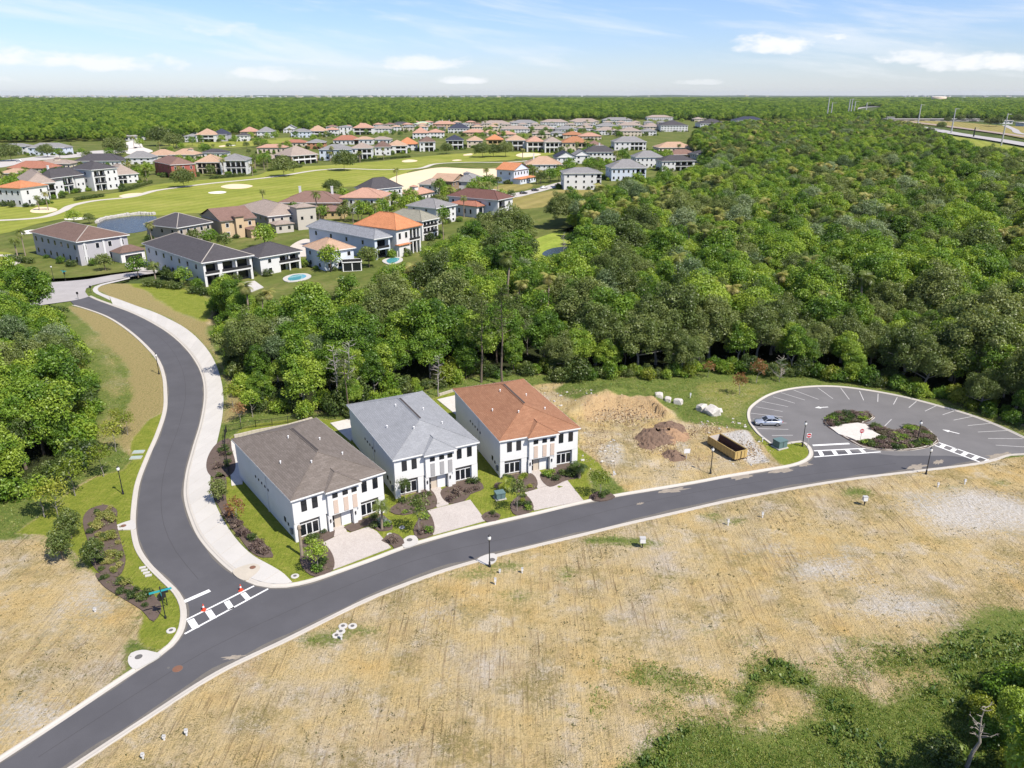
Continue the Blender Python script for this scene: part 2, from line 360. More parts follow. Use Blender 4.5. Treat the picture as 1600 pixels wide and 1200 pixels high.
# big lot south of the road
paint('sand', [(-60, 1320), (110, 1205), (340, 1052), (540, 952), (690, 890), (980, 817), (1240, 762), (1490, 728), (1556, 718), (1700, 705), (1950, 690), (2200, 900), (2200, 1400), (-60, 1400)], 0.5, 0)
paint('weed', [(900, 1260), (985, 1190), (1071, 1141), (1167, 1131), (1262, 1112), (1284, 1078), (1333, 1078), (1375, 1088), (1437, 1078), (1492, 1080), (1520, 1046), (1560, 1010), (1610, 965), (1750, 940), (2200, 960), (2200, 1500), (900, 1400)], 1.6, 5)
paint('weed', [(1270, 1075), (1300, 1045), (1290, 1020), (1330, 1010), (1400, 1005), (1450, 1015), (1440, 1045), (1380, 1060), (1340, 1085)], 3.5, 9, .62)
paint('weed', [(1140, 1085), (1180, 1070), (1180, 1110), (1150, 1115)], 1.2, 2, .9)
paint('weed', [(1440, 990), (1600, 960), (1640, 1000), (1560, 1030), (1500, 1050)], 2.5, 6, .7)
for (u, v, a, b, am) in [(1190, 1050, 40, 18, .5), (1090, 1075, 40, 14, .45), (1240, 1060, 30, 16, .55), (1340, 1000, 50, 14, .5), (1400, 1035, 35, 14, .55), (1490, 1030, 30, 14, .5), (1560, 975, 40, 18, .6), (1020, 1110, 40, 16, .5), (870, 1120, 25, 14, .45), (1100, 985, 35, 16, .4), (940, 1040, 30, 16, .4), (800, 930, 40, 12, .4), (1240, 960, 30, 12, .35), (1050, 900, 40, 14, .35), (620, 1060, 20, 14, .35), (480, 1100, 26, 12, .35), (1300, 850, 40, 8, .35), (500, 1000, 40, 18, .75), (565, 985, 35, 12, .6), (790, 885, 45, 14, .75), (740, 900, 40, 10, .6), (960, 845, 50, 7, .8), (1010, 850, 40, 8, .6), (1330, 770, 25, 9, .7),
                         (1110, 805, 25, 8, .7), (1150, 815, 20, 8, .6), (1490, 765, 25, 6, .6), (1560, 755, 20, 6, .5), (110, 1060, 18, 7, .5), (165, 985, 25, 12, .5), (60, 1010, 30, 12, .45),
                         (1040, 800, 40, 6, .5), (930, 1100, 10, 40, .55), (885, 895, 25, 18, .5), (260, 1150, 50, 10, .4), (700, 870, 30, 6, .6), (1000, 1060, 45, 20, .5), (1170, 1000, 40, 20, .35)]:
    paint('weed', [(u+a*math.cos(t), v+b*math.sin(t)) for t in np.linspace(0, 6.0, 9)], 1.4, 4, am)
for (u, v, a, b, am) in [(1290, 890, 80, 34, .8), (1180, 860, 60, 20, .6), (1520, 810, 120, 40, .75), (1400, 950, 90, 26, .7), (1560, 890, 60, 24, .6), (690, 960, 60, 20, .5), (700, 1080, 14, 40, .6), (150, 945, 40, 30, .7), (60, 1110, 70, 30, .65), (30, 890, 60, 20, .5), (100, 1010, 40, 16, .5), (1000, 880, 60, 14, .45), (880, 1010, 50, 16, .4)]:
    paint('chalk', [(u+a*math.cos(t), v+b*math.sin(t)) for t in np.linspace(0, 6.0, 9)], 3.5, 8, am)
for (u, v, a, b, am) in [(560, 1150, 130, 55, .5), (700, 1130, 90, 30, .35), (370, 1040, 50, 16, .6), (1390, 1020, 80, 25, .4), (1100, 1130, 120, 25, .45), (830, 1040, 40, 10, .4), (330, 1090, 60, 20, .4)]:
    paint('orange', [(u+a*math.cos(t), v+b*math.sin(t)) for t in np.linspace(0, 6.0, 9)], 3.0, 7, am*.8)

z = 0.05+0.10*(fbm(gx, gy, 7, 21)-0.5)*np.clip((-hard_sd-0.6)/4, 0, 1)
soilw = Wt['sand']+Wt['orange']+Wt['chalk']
z += soilw*0.16*(fbm(gx*0.8+gy*0.5, gy*0.35-gx*0.2, 2.2, 33, 3)-0.5)*np.clip((-hard_sd-0.6)/3, 0, 1)
def bump(u, v, r, h, asp=1.0, ang=0.0, p=2.0):
    c = at(u, v); dx = gx-c.x; dy = gy-c.y
    a = (dx*math.cos(ang)+dy*math.sin(ang))/(r*asp); b = (-dx*math.sin(ang)+dy*math.cos(ang))/r
    return h*np.exp(-(np.abs(a)**p+np.abs(b)**p))
# bank left by the digger, the dug floor in front of it, spoil heaps
bank = dist_line(gx, gy, [tuple(at(*p).xy) for p in [(905, 648), (945, 636), (985, 636), (1020, 641), (1042, 652)]])
bl = [tuple(at(*p).xy) for p in [(905, 648), (945, 636), (985, 636), (1020, 641), (1042, 652)]]
behind = gy-np.interp(gx, [p[0] for p in bl], [p[1] for p in bl])+1.6*(fbm(gx, gy, 2.4, 53, 3)-.5)
face = np.where(behind > 0, np.exp(-(behind/9.0)**2), np.clip(1+behind/.55, 0, 1))
ends = np.clip((gx-bl[0][0]+3)/5, 0, 1)*np.clip((bl[-1][0]+3-gx)/5, 0, 1)
z += face*ends*(1.6+2.6*(fbm(gx, gy, 3.0, 51, 3)-0.5))+4*face*(1-face)*ends*.9*(fbm(gx*1.6, gy*.45, 1.5, 57, 2)-.5)
z += bump(905, 625, 5, 0.9, 1.6)+bump(1100, 655, 3.0, 0.6, 1.5)
z += (0.8*(fbm(gx, gy, 4, 61)-.5)+.5*(fbm(gx, gy, 1.6, 67, 2)-.5))*np.exp(-((gx-at(1010, 690).x)**2+(gy-at(1010, 690).y)**2)/400)
z = np.where(gx > 20, z-0.7*np.clip(Wt['weed']*np.clip((62-gy)/10, 0, 1), 0, 1), z)      # the lot falls away at its wild edge
lvl = np.clip((-hard_sd-0.40)/0.25, 0, 1)
z = z*np.clip((-hard_sd-0.3)/2.5, 0, 1)+0.05*(1-np.clip((-hard_sd-0.3)/2.5, 0, 1))
z = np.where(lvl >= 1, z, -0.16+(z+0.16)*lvl)
for i in range(3):                                                        # level pads for the houses
    poly = [tuple(hpt(i, x, y).xy) for x, y in ((-1, -1.5), (HW+1, -1.5), (HW+1, HD+1), (-1, HD+1))]
    z = np.where(in_poly(gx, gy, poly), 0.03, z)
GZ = z
def gz(x, y):
    i = (y-GY0)/GS; j = (x-GX0)/GS
    if not (0 <= i < ny-1 and 0 <= j < nx-1): return 0.0
    i0, j0 = int(i), int(j); fi, fj = i-i0, j-j0
    return float((GZ[i0, j0]*(1-fj)+GZ[i0, j0+1]*fj)*(1-fi)+(GZ[i0+1, j0]*(1-fj)+GZ[i0+1, j0+1]*fj)*fi)
def cover(x, y):
    i = int((y-GY0)/GS); j = int((x-GX0)/GS)
    if not (0 <= i < ny and 0 <= j < nx): return 'floor'
    return max(CL, key=lambda c: Wt[c][i, j])
def gpt(u, v, dz=0.0):
    p = at(u, v); p.z = gz(p.x, p.y)+dz; return p

SROT = -20
def ground_material():
    m = bpy.data.materials.new('ground_cover'); m.use_nodes = True; g = NT(m.node_tree); b = g.n['Principled BSDF']
    P = g.node('ShaderNodeTexCoord').outputs['Object']
    a1 = g.node('ShaderNodeAttribute', attribute_name='cover_a'); a2 = g.node('ShaderNodeAttribute', attribute_name='cover_b')
    s1 = g.node('ShaderNodeSeparateColor'); g.put(s1.inputs[0], a1.outputs['Color'])
    s2 = g.node('ShaderNodeSeparateColor'); g.put(s2.inputs[0], a2.outputs['Color'])
    dry, weed, lawn = s1.outputs; chalk, orange, floor = s2.outputs
    nf = g.noise(P, 2.3, 5, 0.65); nm = g.noise(P, 0.55, 5, 0.6); nl = g.noise(P, 0.09, 4, 0.55); nx_ = g.noise(P, 7.5, 4, 0.7); ng = g.noise(P, 26, 2, 0.6)
    # tracks and drag marks run from upper left to lower right of the lots
    st = g.noise(g.mapping(P, (1.3, 0.11, 1), (0, 0, R_(SROT))), 1.0, 4, 0.6)
    st2 = g.noise(g.mapping(P, (3.4, 0.14, 1), (0, 0, R_(SROT+5))), 1.0, 3, 0.6)
    nmid = g.noise(P, 0.28, 5, 0.65); npat = g.noise(P, 0.075, 5, 0.62, 0.4); nbig = g.noise(g.mapping(P, (1, 1, 1), loc=(37, 11, 0)), 0.05, 4, 0.6)
    sand = g.ramp(g.math('MULTIPLY_ADD', nl, 0.55, g.math('MULTIPLY', nmid, 0.45)), [(0.34, (0.54, 0.465, 0.375)), (0.43, (0.585, 0.475, 0.30)), (0.52, (0.605, 0.465, 0.235)), (0.64, (0.60, 0.42, 0.17))])
    sand = g.mix(g.math('MULTIPLY', g.sstep(nmid, 0.46, 0.34), 0.45), sand, (0.66, 0.58, 0.46))
    worn = g.sstep(npat, 0.42, 0.58)                                  # where vehicles and rain have broken the surface
    worn2 = g.sstep(nbig, 0.40, 0.60)
    sand = g.mix(g.math('MULTIPLY', g.math('MULTIPLY', worn, g.sstep(nm, 0.42, 0.62)), 0.5), sand, (0.40, 0.30, 0.165))
    sand = g.mix(g.math('MULTIPLY', g.math('MULTIPLY', g.math('MULTIPLY_ADD', worn2, .75, .25), g.sstep(st, 0.54, 0.70)), 0.7), sand, (0.34, 0.25, 0.135))
    sand = g.mix(g.math('MULTIPLY', g.math('MULTIPLY', g.math('MULTIPLY_ADD', worn, .8, .2), g.sstep(st2, 0.57, 0.67)), 0.8), sand, (0.20, 0.14, 0.075))
    sand = g.mix(g.math('MULTIPLY', g.math('MULTIPLY', g.math('MULTIPLY_ADD', worn2, .7, .3), g.sstep(nf, 0.56, 0.70)), 0.6), sand, (0.32, 0.24, 0.115))
    wv = g.sstep(nx_, 0.50, 0.58)
    pat = g.math('MAXIMUM', g.math('MULTIPLY', g.sstep(g.noise(P, 0.23, 5, 0.7), 0.44, 0.57), g.math('MULTIPLY_ADD', worn, .65, .35)), g.math('MULTIPLY', g.sstep(nx_, .56, .62), .7))
    sand = g.mix(g.math('MULTIPLY', g.math('MULTIPLY', wv, pat), 0.9), sand, g.ramp(nm, [(0.35, (0.10, 0.10, 0.04)), (0.6, (0.21, 0.18, 0.055))]))
    ol = g.sstep(g.noise(P, 0.13, 6, 0.72), 0.50, 0.62)
    sand = g.mix(g.math('MULTIPLY', ol, g.math('MULTIPLY', g.sstep(nf, .36, .58), 0.7)), sand, (0.27, 0.225, 0.085))
    grain = g.math('MULTIPLY_ADD', ng, 0.44, 0.58)
    def over(base, w, col, lo=0.30, hi=0.70, n=nf, k=0.9):
        f = g.sstep(g.math('ADD', w, g.math('MULTIPLY', g.math('SUBTRACT', n, 0.5), k)), lo, hi)
        return g.mix(f, base, col)
    c = over(sand, chalk, g.ramp(nf, [(0.3, (0.50, 0.47, 0.43)), (0.7, (0.68, 0.65, 0.60))]), .25, .95)
    c = over(c, orange, g.ramp(nf, [(0.3, (0.34, 0.20, 0.095)), (0.5, (0.58, 0.42, 0.23)), (0.72, (0.40, 0.245, 0.12))]), .2, 1.0)
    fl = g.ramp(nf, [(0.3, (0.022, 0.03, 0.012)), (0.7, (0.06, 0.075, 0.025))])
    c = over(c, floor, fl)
    c = over(c, dry, g.ramp(nf, [(0.3, (0.20, 0.21, 0.06)), (0.45, (0.33, 0.275, 0.115)), (0.58, (0.39, 0.31, 0.14)), (0.72, (0.25, 0.235, 0.075))]))
    wd = g.ramp(g.math('MULTIPLY_ADD', nf, 0.6, g.math('MULTIPLY', nm, 0.4)), [(0.32, (0.065, 0.105, 0.022)), (0.45, (0.13, 0.185, 0.038)), (0.56, (0.19, 0.225, 0.055)), (0.68, (0.30, 0.26, 0.12))])
    c = over(c, weed, wd, .22, .72, nf, 1.1)
    lw = g.ramp(g.math('MULTIPLY_ADD', nf, 0.5, g.math('MULTIPLY', nm, 0.5)), [(0.3, (0.13, 0.185, 0.022)), (0.5, (0.235, 0.275, 0.038)), (0.7, (0.36, 0.34, 0.08))])
    c = over(c, lawn, lw, .3, .7, nf, .6)
    gv = g.node('ShaderNodeCombineXYZ')
    for i in range(3): g.put(gv.inputs[i], grain)
    c = g.mix(1.0, c, gv.outputs[0], 'MULTIPLY')
    g.put(b.inputs['Base Color'], c); b.inputs['Roughness'].default_value = 0.95; b.inputs['Specular IOR Level'].default_value = 0.1
    bp = g.node('ShaderNodeBump'); bp.inputs['Strength'].default_value = 0.9; bp.inputs['Distance'].default_value = 0.28
    g.put(bp.inputs['Height'], g.math('ADD', nx_, g.math('ADD', nf, g.math('MULTIPLY', st2, 0.8)))); g.put(b.inputs['Normal'], bp.outputs[0])
    return m
GM = ground_material()
def build_terrain():
    co = np.stack([gx, gy, GZ], -1).reshape(-1, 3)
    # which object each cell belongs to
    W = np.stack([Wt[c] for c in CL], -1); W = (W[:-1, :-1]+W[1:, :-1]+W[:-1, 1:]+W[1:, 1:])/4
    soil = W[..., 1]+W[..., 5]+W[..., 6]; score = np.stack([W[..., 0], soil, W[..., 2], W[..., 3], W[..., 4]], -1); cls = score.argmax(-1)
    cx = gx[:-1, :-1]+GS/2; cy = gy[:-1, :-1]+GS/2
    keep = (np.abs(cx) < 0.75*cy+34)
    hs = np.minimum(np.minimum(hard_sd[:-1, :-1], hard_sd[1:, 1:]), np.minimum(hard_sd[1:, :-1], hard_sd[:-1, 1:]))
    keep &= ~(hs > 0.6)
    ii, jj = np.meshgrid(np.arange(ny-1), np.arange(nx-1), indexing='ij'); v0 = ii*nx+jj
    ca = np.stack([Wt['dry'], Wt['weed'], Wt['lawn'], np.ones_like(gx)], -1).reshape(-1, 4)
    cb = np.stack([Wt['chalk'], Wt['orange'], Wt['floor'], np.ones_like(gx)], -1).reshape(-1, 4)
    south = cy < np.interp(cx, [p.x for p in S_c], [p.y for p in S_c])
    west = cx < -30
    def make(name, msk, label=None):
        v = v0[msk]
        if not len(v): return
        F = np.stack([v, v+1, v+nx+1, v+nx], -1); u, inv = np.unique(F, return_inverse=True); inv = inv.reshape(F.shape)
        me = bpy.data.meshes.new(name); n = len(u); k = len(F)
        me.vertices.add(n); me.vertices.foreach_set('co', co[u].ravel())
        me.loops.add(4*k); me.loops.foreach_set('vertex_index', inv.ravel().astype(np.int32))
        me.polygons.add(k); me.polygons.foreach_set('loop_start', np.arange(0, 4*k, 4, dtype=np.int32)); me.polygons.foreach_set('loop_total', np.full(k, 4, np.int32))
        me.update(calc_edges=True); me.polygons.foreach_set('use_smooth', np.ones(k, bool))
        for nm, arr in (('cover_a', ca), ('cover_b', cb)):
            A = me.attributes.new(nm, 'FLOAT_COLOR', 'POINT'); A.data.foreach_set('color', arr[u].ravel())
        me.materials.append(GM); o = link(name, me); tag(o, label, kind='structure')
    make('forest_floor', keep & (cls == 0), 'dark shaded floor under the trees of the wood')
    make('sandy_lot', keep & (cls == 1) & south, 'wide bare sandy lot south of the dark road')
    make('sandy_lot', keep & (cls == 1) & ~south & west, 'small bare sandy lot left of the junction')
    make('sandy_lot', keep & (cls == 1) & ~south & ~west, 'churned sand of the building plot right of the houses')
    make('dry_verge', keep & (cls == 2), 'strips of dry tan grass beside the curving avenue')
    make('wild_grass', keep & (cls == 3) & ~south, 'rough green grass along the edge of the wood')
    make('wild_grass', keep & (cls == 3) & south, 'rough green weeds on the lower right edge of the sandy lot')
    make('lawn', keep & (cls == 4), 'mown yellow-green lawns beside the road and houses')
build_terrain()

# base sheet to the horizon
def far_ground():
    m = bpy.data.materials.new('far_ground'); m.use_nodes = True; g = NT(m.node_tree); b = g.n['Principled BSDF']
    P = g.node('ShaderNodeTexCoord').outputs['Object']
    n1 = g.noise(P, 0.02, 6, 0.6); n2 = g.noise(P, 0.0016, 5, 0.6)
    c = g.ramp(n1, [(0.3, (0.035, 0.055, 0.02)), (0.55, (0.075, 0.10, 0.035)), (0.75, (0.14, 0.15, 0.06))])
    c = g.mix(g.math('MULTIPLY', g.sstep(n2, 0.5, 0.7), 0.5), c, (0.12, 0.14, 0.06))
    g.put(b.inputs['Base Color'], c); b.inputs['Roughness'].default_value = 1.0; b.inputs['Specular IOR Level'].default_value = 0.0
    mb = MB(); mb.face([(-24000, -3000, -1.1), (24000, -3000, -1.1), (24000, 26000, -1.1), (-24000, 26000, -1.1)])
    tag(mb.build('ground', m), 'flat green land running out to the horizon', kind='structure')
far_ground()

# ================================================================ asphalt, kerbs, pavement
def asphalt_mat(name, base, light, amt):
    m = bpy.data.materials.new(name); m.use_nodes = True; g = NT(m.node_tree); b = g.n['Principled BSDF']
    P = g.node('ShaderNodeTexCoord').outputs['Object']
    n1 = g.noise(P, 0.22, 6, 0.6); n2 = g.noise(P, 14, 3, 0.7); n3 = g.noise(P, 1.6, 5, 0.65); n4 = g.noise(P, 0.5, 5, 0.7, 0.6)
    c = g.mix(g.sstep(n1, 0.3, 0.72), base, tuple(x*1.16 for x in base))
    c = g.mix(g.math('MULTIPLY', g.sstep(n3, 0.62, 0.8), amt), c, light)
    c = g.mix(g.math('MULTIPLY', g.sstep(n4, 0.69, 0.78), 0.45*amt+0.06), c, light)
    k = g.math('MULTIPLY_ADD', n2, 0.42, 0.60); gv = g.node('ShaderNodeCombineXYZ')
    for i in range(3): g.put(gv.inputs[i], k)
    g.put(b.inputs['Base Color'], g.mix(1.0, c, gv.outputs[0], 'MULTIPLY')); b.inputs['Roughness'].default_value = 0.85; b.inputs['Specular IOR Level'].default_value = 0.25
    bp = g.node('ShaderNodeBump'); bp.inputs['Strength'].default_value = 0.25; bp.inputs['Distance'].default_value = 0.02
    g.put(bp.inputs['Height'], g.noise(P, 40, 2)); g.put(b.inputs['Normal'], bp.outputs[0])
    return m
M_asph = asphalt_mat('asphalt_new', (0.088, 0.087, 0.094), (0.17, 0.16, 0.15), 0.3)
M_lot = asphalt_mat('asphalt_parking', (0.155, 0.150, 0.150), (0.26, 0.245, 0.23), 0.45)
M_old = asphalt_mat('asphalt_old', (0.36, 0.34, 0.33), (0.45, 0.43, 0.41), 0.4)
M_conc = mat('concrete', (0.52, 0.485, 0.43), .9, .10, .35, .12, 9, .2, 30)
M_walk = mat('concrete_walk', (0.53, 0.51, 0.475), .9, .10, .25, .10, 7, .15, 30, pervar=.035)
M_concd = mat('concrete_dirty', (0.50, 0.45, 0.37), .9, .18, .5, .12, 9, .2, 30)
M_paintw = mat('road_paint_worn', (0.55, 0.54, 0.53), .8, .2, 1.5, .25, 8)
M_white = mat('road_paint', (0.80, 0.80, 0.78), .7, .10, 1.2, .14, 9)
def sheet(name, outer, z, m, holes=(), label=None):
    loops = [[Vector((p[0], p[1], z)) for p in outer]]+[[Vector((p[0], p[1], z)) for p in h] for h in holes]
    V = [v for l in loops for v in l]; F = []
    for t in tessellate_polygon(loops):
        a, b, c = (V[k] for k in t)
        F.append(t if (b-a).cross(c-a).z > 0 else (t[0], t[2], t[1]))
    me = bpy.data.meshes.new(name); me.from_pydata([tuple(v) for v in V], [], F); me.materials.append(m); me.update()
    o = link(name, me); return tag(o, label, kind='structure')
# the loop car park is greyer asphalt than the street
LOTK = [tuple(at(*p).xy) for p in [(1269, 708), (1345, 697.5)]]
lot_outer = [tuple(p) for p in E_c[-14:]]
iE = min(range(len(E_c)), key=lambda i: (E_c[i]-at(1270.5, 706).xy).length)
iS = len(S_c)-1
cut0 = tuple(E_c[iE]); cut1 = tuple(S_c[iS])
mid = [tuple(at(*p).xy) for p in [(1330, 705), (1400, 712), (1480, 712), (1530, 716)]]
street = [tuple(p) for p in (W_c+[at(109.5, 470).xy]+E_c[:iE+1])]+mid+[tuple(p) for p in S_c[::-1]]
lot = [tuple(p) for p in E_c[iE:]]+[tuple(p) for p in L_c[:-1]]+[cut1]+mid[::-1]
sheet('road', street, 0.0, M_asph, label='smooth dark asphalt street and curving avenue')
# cut-in for the two stalls belongs to the lot, so the island is a hole in it
sheet('parking_lot', lot, 0.0, M_lot, [[tuple(p) for p in ISL_c]], 'grey asphalt loop car park with painted bays')
sheet('old_road', OLD, 0.004, M_old, label='pale worn grey road in front of the stone house')

def sweep(name, line, prof, m, side=1, z0=0.0, closed=False, label=None, kind='structure', parent=None):
    """profile (offset, height) carried along a plan line; side +1 = left of travel"""
    n = len(line); k = len(prof); V = []; F = []
    for i in range(n):
        a = line[(i-1) % n] if closed or i else line[0]; b = line[(i+1) % n] if closed or i < n-1 else line[-1]
        t = Vector((b[0]-a[0], b[1]-a[1])); t = t.normalized() if t.length > 1e-9 else Vector((1, 0)); nn = Vector((-t.y, t.x))*side
        for (o, h) in prof: V.append((line[i][0]+nn.x*o, line[i][1]+nn.y*o, z0+h))
    for i in range(n if closed else n-1):
        for j in range(k-1):
            q = (i*k+j, ((i+1) % n)*k+j, ((i+1) % n)*k+j+1, i*k+j+1)
            F.append(q if side < 0 else q[::-1])
    me = bpy.data.meshes.new(name); me.from_pydata(V, [], F); me.materials.append(m); me.update()
    o = link(name, me, parent); 
    if kind: tag(o, label, kind=kind)
    return o
KP = [(-0.02, -0.1), (-0.02, 0.012), (0.30, 0.02), (0.40, 0.10), (0.47, 0.125), (0.60, 0.13), (0.66, 0.115), (0.68, -0.2)]
sweep('kerb', S_c, KP, M_conc, -1, label='pale concrete kerb along the sandy side of the street')
sweep('kerb', W_c, KP, M_conc, 1, label='pale concrete kerb left of the avenue and junction')
sweep('kerb', E_c, KP, M_conc, 1, label='pale concrete kerb along the houses and right side of the avenue')
sweep('kerb', L_c, [(o*.8, h) for o, h in KP], M_conc, 1, label='concrete kerb round the outside of the loop car park')
sweep('kerb', ISL_c, [(-o*.7, h) for o, h in KP], M_conc, 1 if sum((ISL_c[i].x*ISL_c[(i+1) % len(ISL_c)].y-ISL_c[(i+1) % len(ISL_c)].x*ISL_c[i].y) for i in range(len(ISL_c))) < 0 else -1, closed=True, label='concrete kerb round the planted island of the car park')

# wide pavement in separate concrete slabs
def resample(line, n):
    L = [0.0]
    for a, b in zip(line, line[1:]): L.append(L[-1]+(Vector(b)-Vector(a)).length)
    out = []; j = 0
    for i in range(n+1):
        s = L[-1]*i/n
        while j < len(L)-2 and L[j+1] < s: j += 1
        t = (s-L[j])/max(L[j+1]-L[j], 1e-9); out.append(Vector(line[j])*(1-t)+Vector(line[j+1])*t)
    return out
def pavement():
    root = None
    i0 = min(range(len(WALK_c)), key=lambda i: (WALK_c[i]-at(172, 463.5).xy).length)
    outer = WALK_c[i0:]; e0 = min(range(len(E_c)), key=lambda i: (E_c[i]-at(172.5, 476.5).xy).length); e1 = min(range(len(E_c)), key=lambda i: (E_c[i]-at(452, 918).xy).length)
    inner = []
    for i in range(e0, e1+1):
        t = (E_c[min(i+1, len(E_c)-1)]-E_c[i-1]).normalized(); inner.append(E_c[i]+Vector((-t.y, t.x))*0.66)
    n = 52; A = resample(inner, n*3); B = resample(outer, n*3)
    base = MB()
    for i in range(len(A)-1): base.face([(*A[i], .112), (*B[i], .112), (*B[i+1], .112), (*A[i+1], .112)])
    root = tag(base.build('sidewalk', M_concd), 'wide pale concrete pavement following the right side of the avenue', kind='structure')
    for k in range(n):
        a = A[3*k:3*k+4]; b = B[3*k:3*k+4]
        def ins(p, q, f): return p+(q-p)*f
        L1 = [ins(a[0], a[1], .03), a[1], a[2], ins(a[3], a[2], .03)]; L2 = [ins(b[0], b[1], .03), b[1], b[2], ins(b[3], b[2], .03)]
        mb = MB(); poly = L1+L2[::-1]
        area = sum(poly[i].x*poly[(i+1) % 8].y-poly[(i+1) % 8].x*poly[i].y for i in range(8))
        mb.poly(poly if area > 0 else poly[::-1], .06, .135+0.004*random.random())
        mb.build('slab', M_walk, root)
    # narrow end running to the old road
    o2 = WALK_c[:i0+1]; A2 = resample(WALKI_c, 10); B2 = resample(o2, 10)
    mb = MB()
    for i in range(10): mb.face([(*A2[i], .13), (*B2[i], .13), (*B2[i+1], .13), (*A2[i+1], .13)])
    mb.build('path_end', M_walk, root)
pavement()

# ---------------------------------------------------------------- road markings
def strip(name, quads_px, label, cat='road marking', group=None, z=0.008, m=None):
    mb = MB()
    for q in quads_px: mb.face([(*at(*p).xy, z) for p in q])
    me = mb.mesh(name, m or M_white); o = link(name, me)
    for p in me.polygons:
        if p.normal.z < 0: p.flip()
    return tag(o, label, kind='structure')
def bar(a, b, w):
    """ground rectangle from pixel a to pixel b of width w metres -> plan corners"""
    A, B = at(*a).xy, at(*b).xy; t = (B-A).normalized(); n = Vector((-t.y, t.x))*w/2
    return [A-n, B-n, B+n, A+n]
def marks(name, bars, label, z=0.008):
    mb = MB()
    for k, (a, b, w) in enumerate(bars): mb.face([(*p, z+0.001*(k % 3)) for p in bar(a, b, w)])
    me = mb.mesh(name, M_white)
    return tag(link(name, me), label, kind='structure')
marks('stop_line', [((288, 940), (328, 922.5), .6)], 'white stop line across the avenue mouth')
marks('crosswalk', [((289, 969.5), (397, 915.5), .25), ((288.5, 990.5), (419, 920), .25)]+[((297.5, 968), (306.5, 982), .75), ((325, 954), (334, 967), .7), ((354, 939.5), (362, 951.5), .65), ((379.5, 926.5), (389, 937), .6)], 'white ladder crosswalk at the mouth of the avenue')
marks('crosswalk', [((1272, 714), (1376, 706), .3), ((1272, 704.5), (1352, 700.5), .3), ((1270, 696), (1327, 693), .55)]+[((1281+k*21, 705.0-k*1.2), (1285+k*22, 712.6-k*1.7), .7) for k in range(4)], 'white ladder crosswalk at the left entrance of the car park')
marks('crosswalk', [((1467, 691.5), (1543, 718), .3), ((1461, 696), (1531, 722), .3)]+[((1476+k*17.5, 694.5+k*6), (1470+k*17, 699+k*6.1), .7) for k in range(5)], 'white ladder crosswalk at the right entrance of the car park')
BAYS = [((1206, 680.5), (1239, 680)), ((1184, 669.5), (1232, 671)), ((1200, 660.5), (1229, 661)), ((1173, 645.5), (1223, 651.5)), ((1181, 635.5), (1223, 643)), ((1190, 627), (1231.5, 635.5)), ((1208, 620), (1242, 630)), ((1220, 613.5), (1257.5, 625)), ((1240, 609.5), (1279, 624)), ((1278, 606), (1301.5, 623)), ((1313.5, 606), (1327, 624)), ((1343, 611), (1349.5, 625.5)),
        ((1372, 615), (1371.5, 628)), ((1402, 621), (1396, 632)), ((1432, 627), (1420, 637)), ((1464, 633.5), (1445, 642.5)), ((1494, 641), (1473, 648)), ((1522, 650), (1490, 656.5)), ((1551.5, 661), (1512, 665)), ((1577, 672.5), (1528, 675)), ((1598, 685.5), (1544, 685)), ((1612, 699), (1556, 695.5)), ((1393, 655), (1380, 668)), ((1414, 664.5), (1405, 674))]
for k, (a, b) in enumerate(BAYS):
    mb = MB(); mb.face([(*p, .006) for p in bar(a, b, .13)]); tag(mb.build('bay_line', M_paintw), kind='structure')
def arrow(u, v, ang, name='lane_arrow', label=None):
    c = at(u, v); d = Vector((math.cos(ang), math.sin(ang))); n = Vector((-d.y, d.x)); mb = MB()
    P = lambda a, b: (*(c.xy+d*a+n*b), .007)
    mb.face([P(-1.3, -.13), P(.3, -.13), P(.3, .13), P(-1.3, .13)]); mb.face([P(.3, -.5), P(1.4, 0), P(.3, .5)])
    return tag(mb.build(name, M_white), label, kind='structure')
arrow(1284, 636.5, R_(188), label='white lane arrow near the top of the loop'); arrow(1486, 674.5, R_(140), label='white lane arrow on the right side of the loop')
# ================================================================ foliage
def leaf_mat(name, dark, mid, light, trans=0.42, obj_var=0.45, gloss=0.02):
    m = bpy.data.materials.new(name); m.use_nodes = True; g = NT(m.node_tree); g.n.clear()
    out = g.node('ShaderNodeOutputMaterial'); at_ = g.node('ShaderNodeAttribute', attribute_name='tint').outputs['Fac']
    oi = g.node('ShaderNodeObjectInfo').outputs['Random']
    f = g.math('ADD', g.math('MULTIPLY', at_, 1-obj_var), g.math('MULTIPLY', oi, obj_var))
    c = g.ramp(f, [(0.15, dark), (0.45, mid), (0.78, light)])
    d = g.node('ShaderNodeBsdfDiffuse'); g.put(d.inputs[0], c)
    t = g.node('ShaderNodeBsdfTranslucent'); g.put(t.inputs[0], g.mix(1.0, c, (1.0, 0.95, 0.45), 'MULTIPLY'))
    x = g.node('ShaderNodeMixShader'); x.inputs[0].default_value = trans; g.put(x.inputs[1], d.outputs[0]); g.put(x.inputs[2], t.outputs[0])
    gl = g.node('ShaderNodeBsdfGlossy'); gl.inputs['Roughness'].default_value = 0.45; gl.inputs[0].default_value = (1, 1, 1, 1)
    y = g.node('ShaderNodeMixShader'); y.inputs[0].default_value = gloss; g.put(y.inputs[1], x.outputs[0]); g.put(y.inputs[2], gl.outputs[0])
    g.put(out.inputs[0], y.outputs[0]); return m
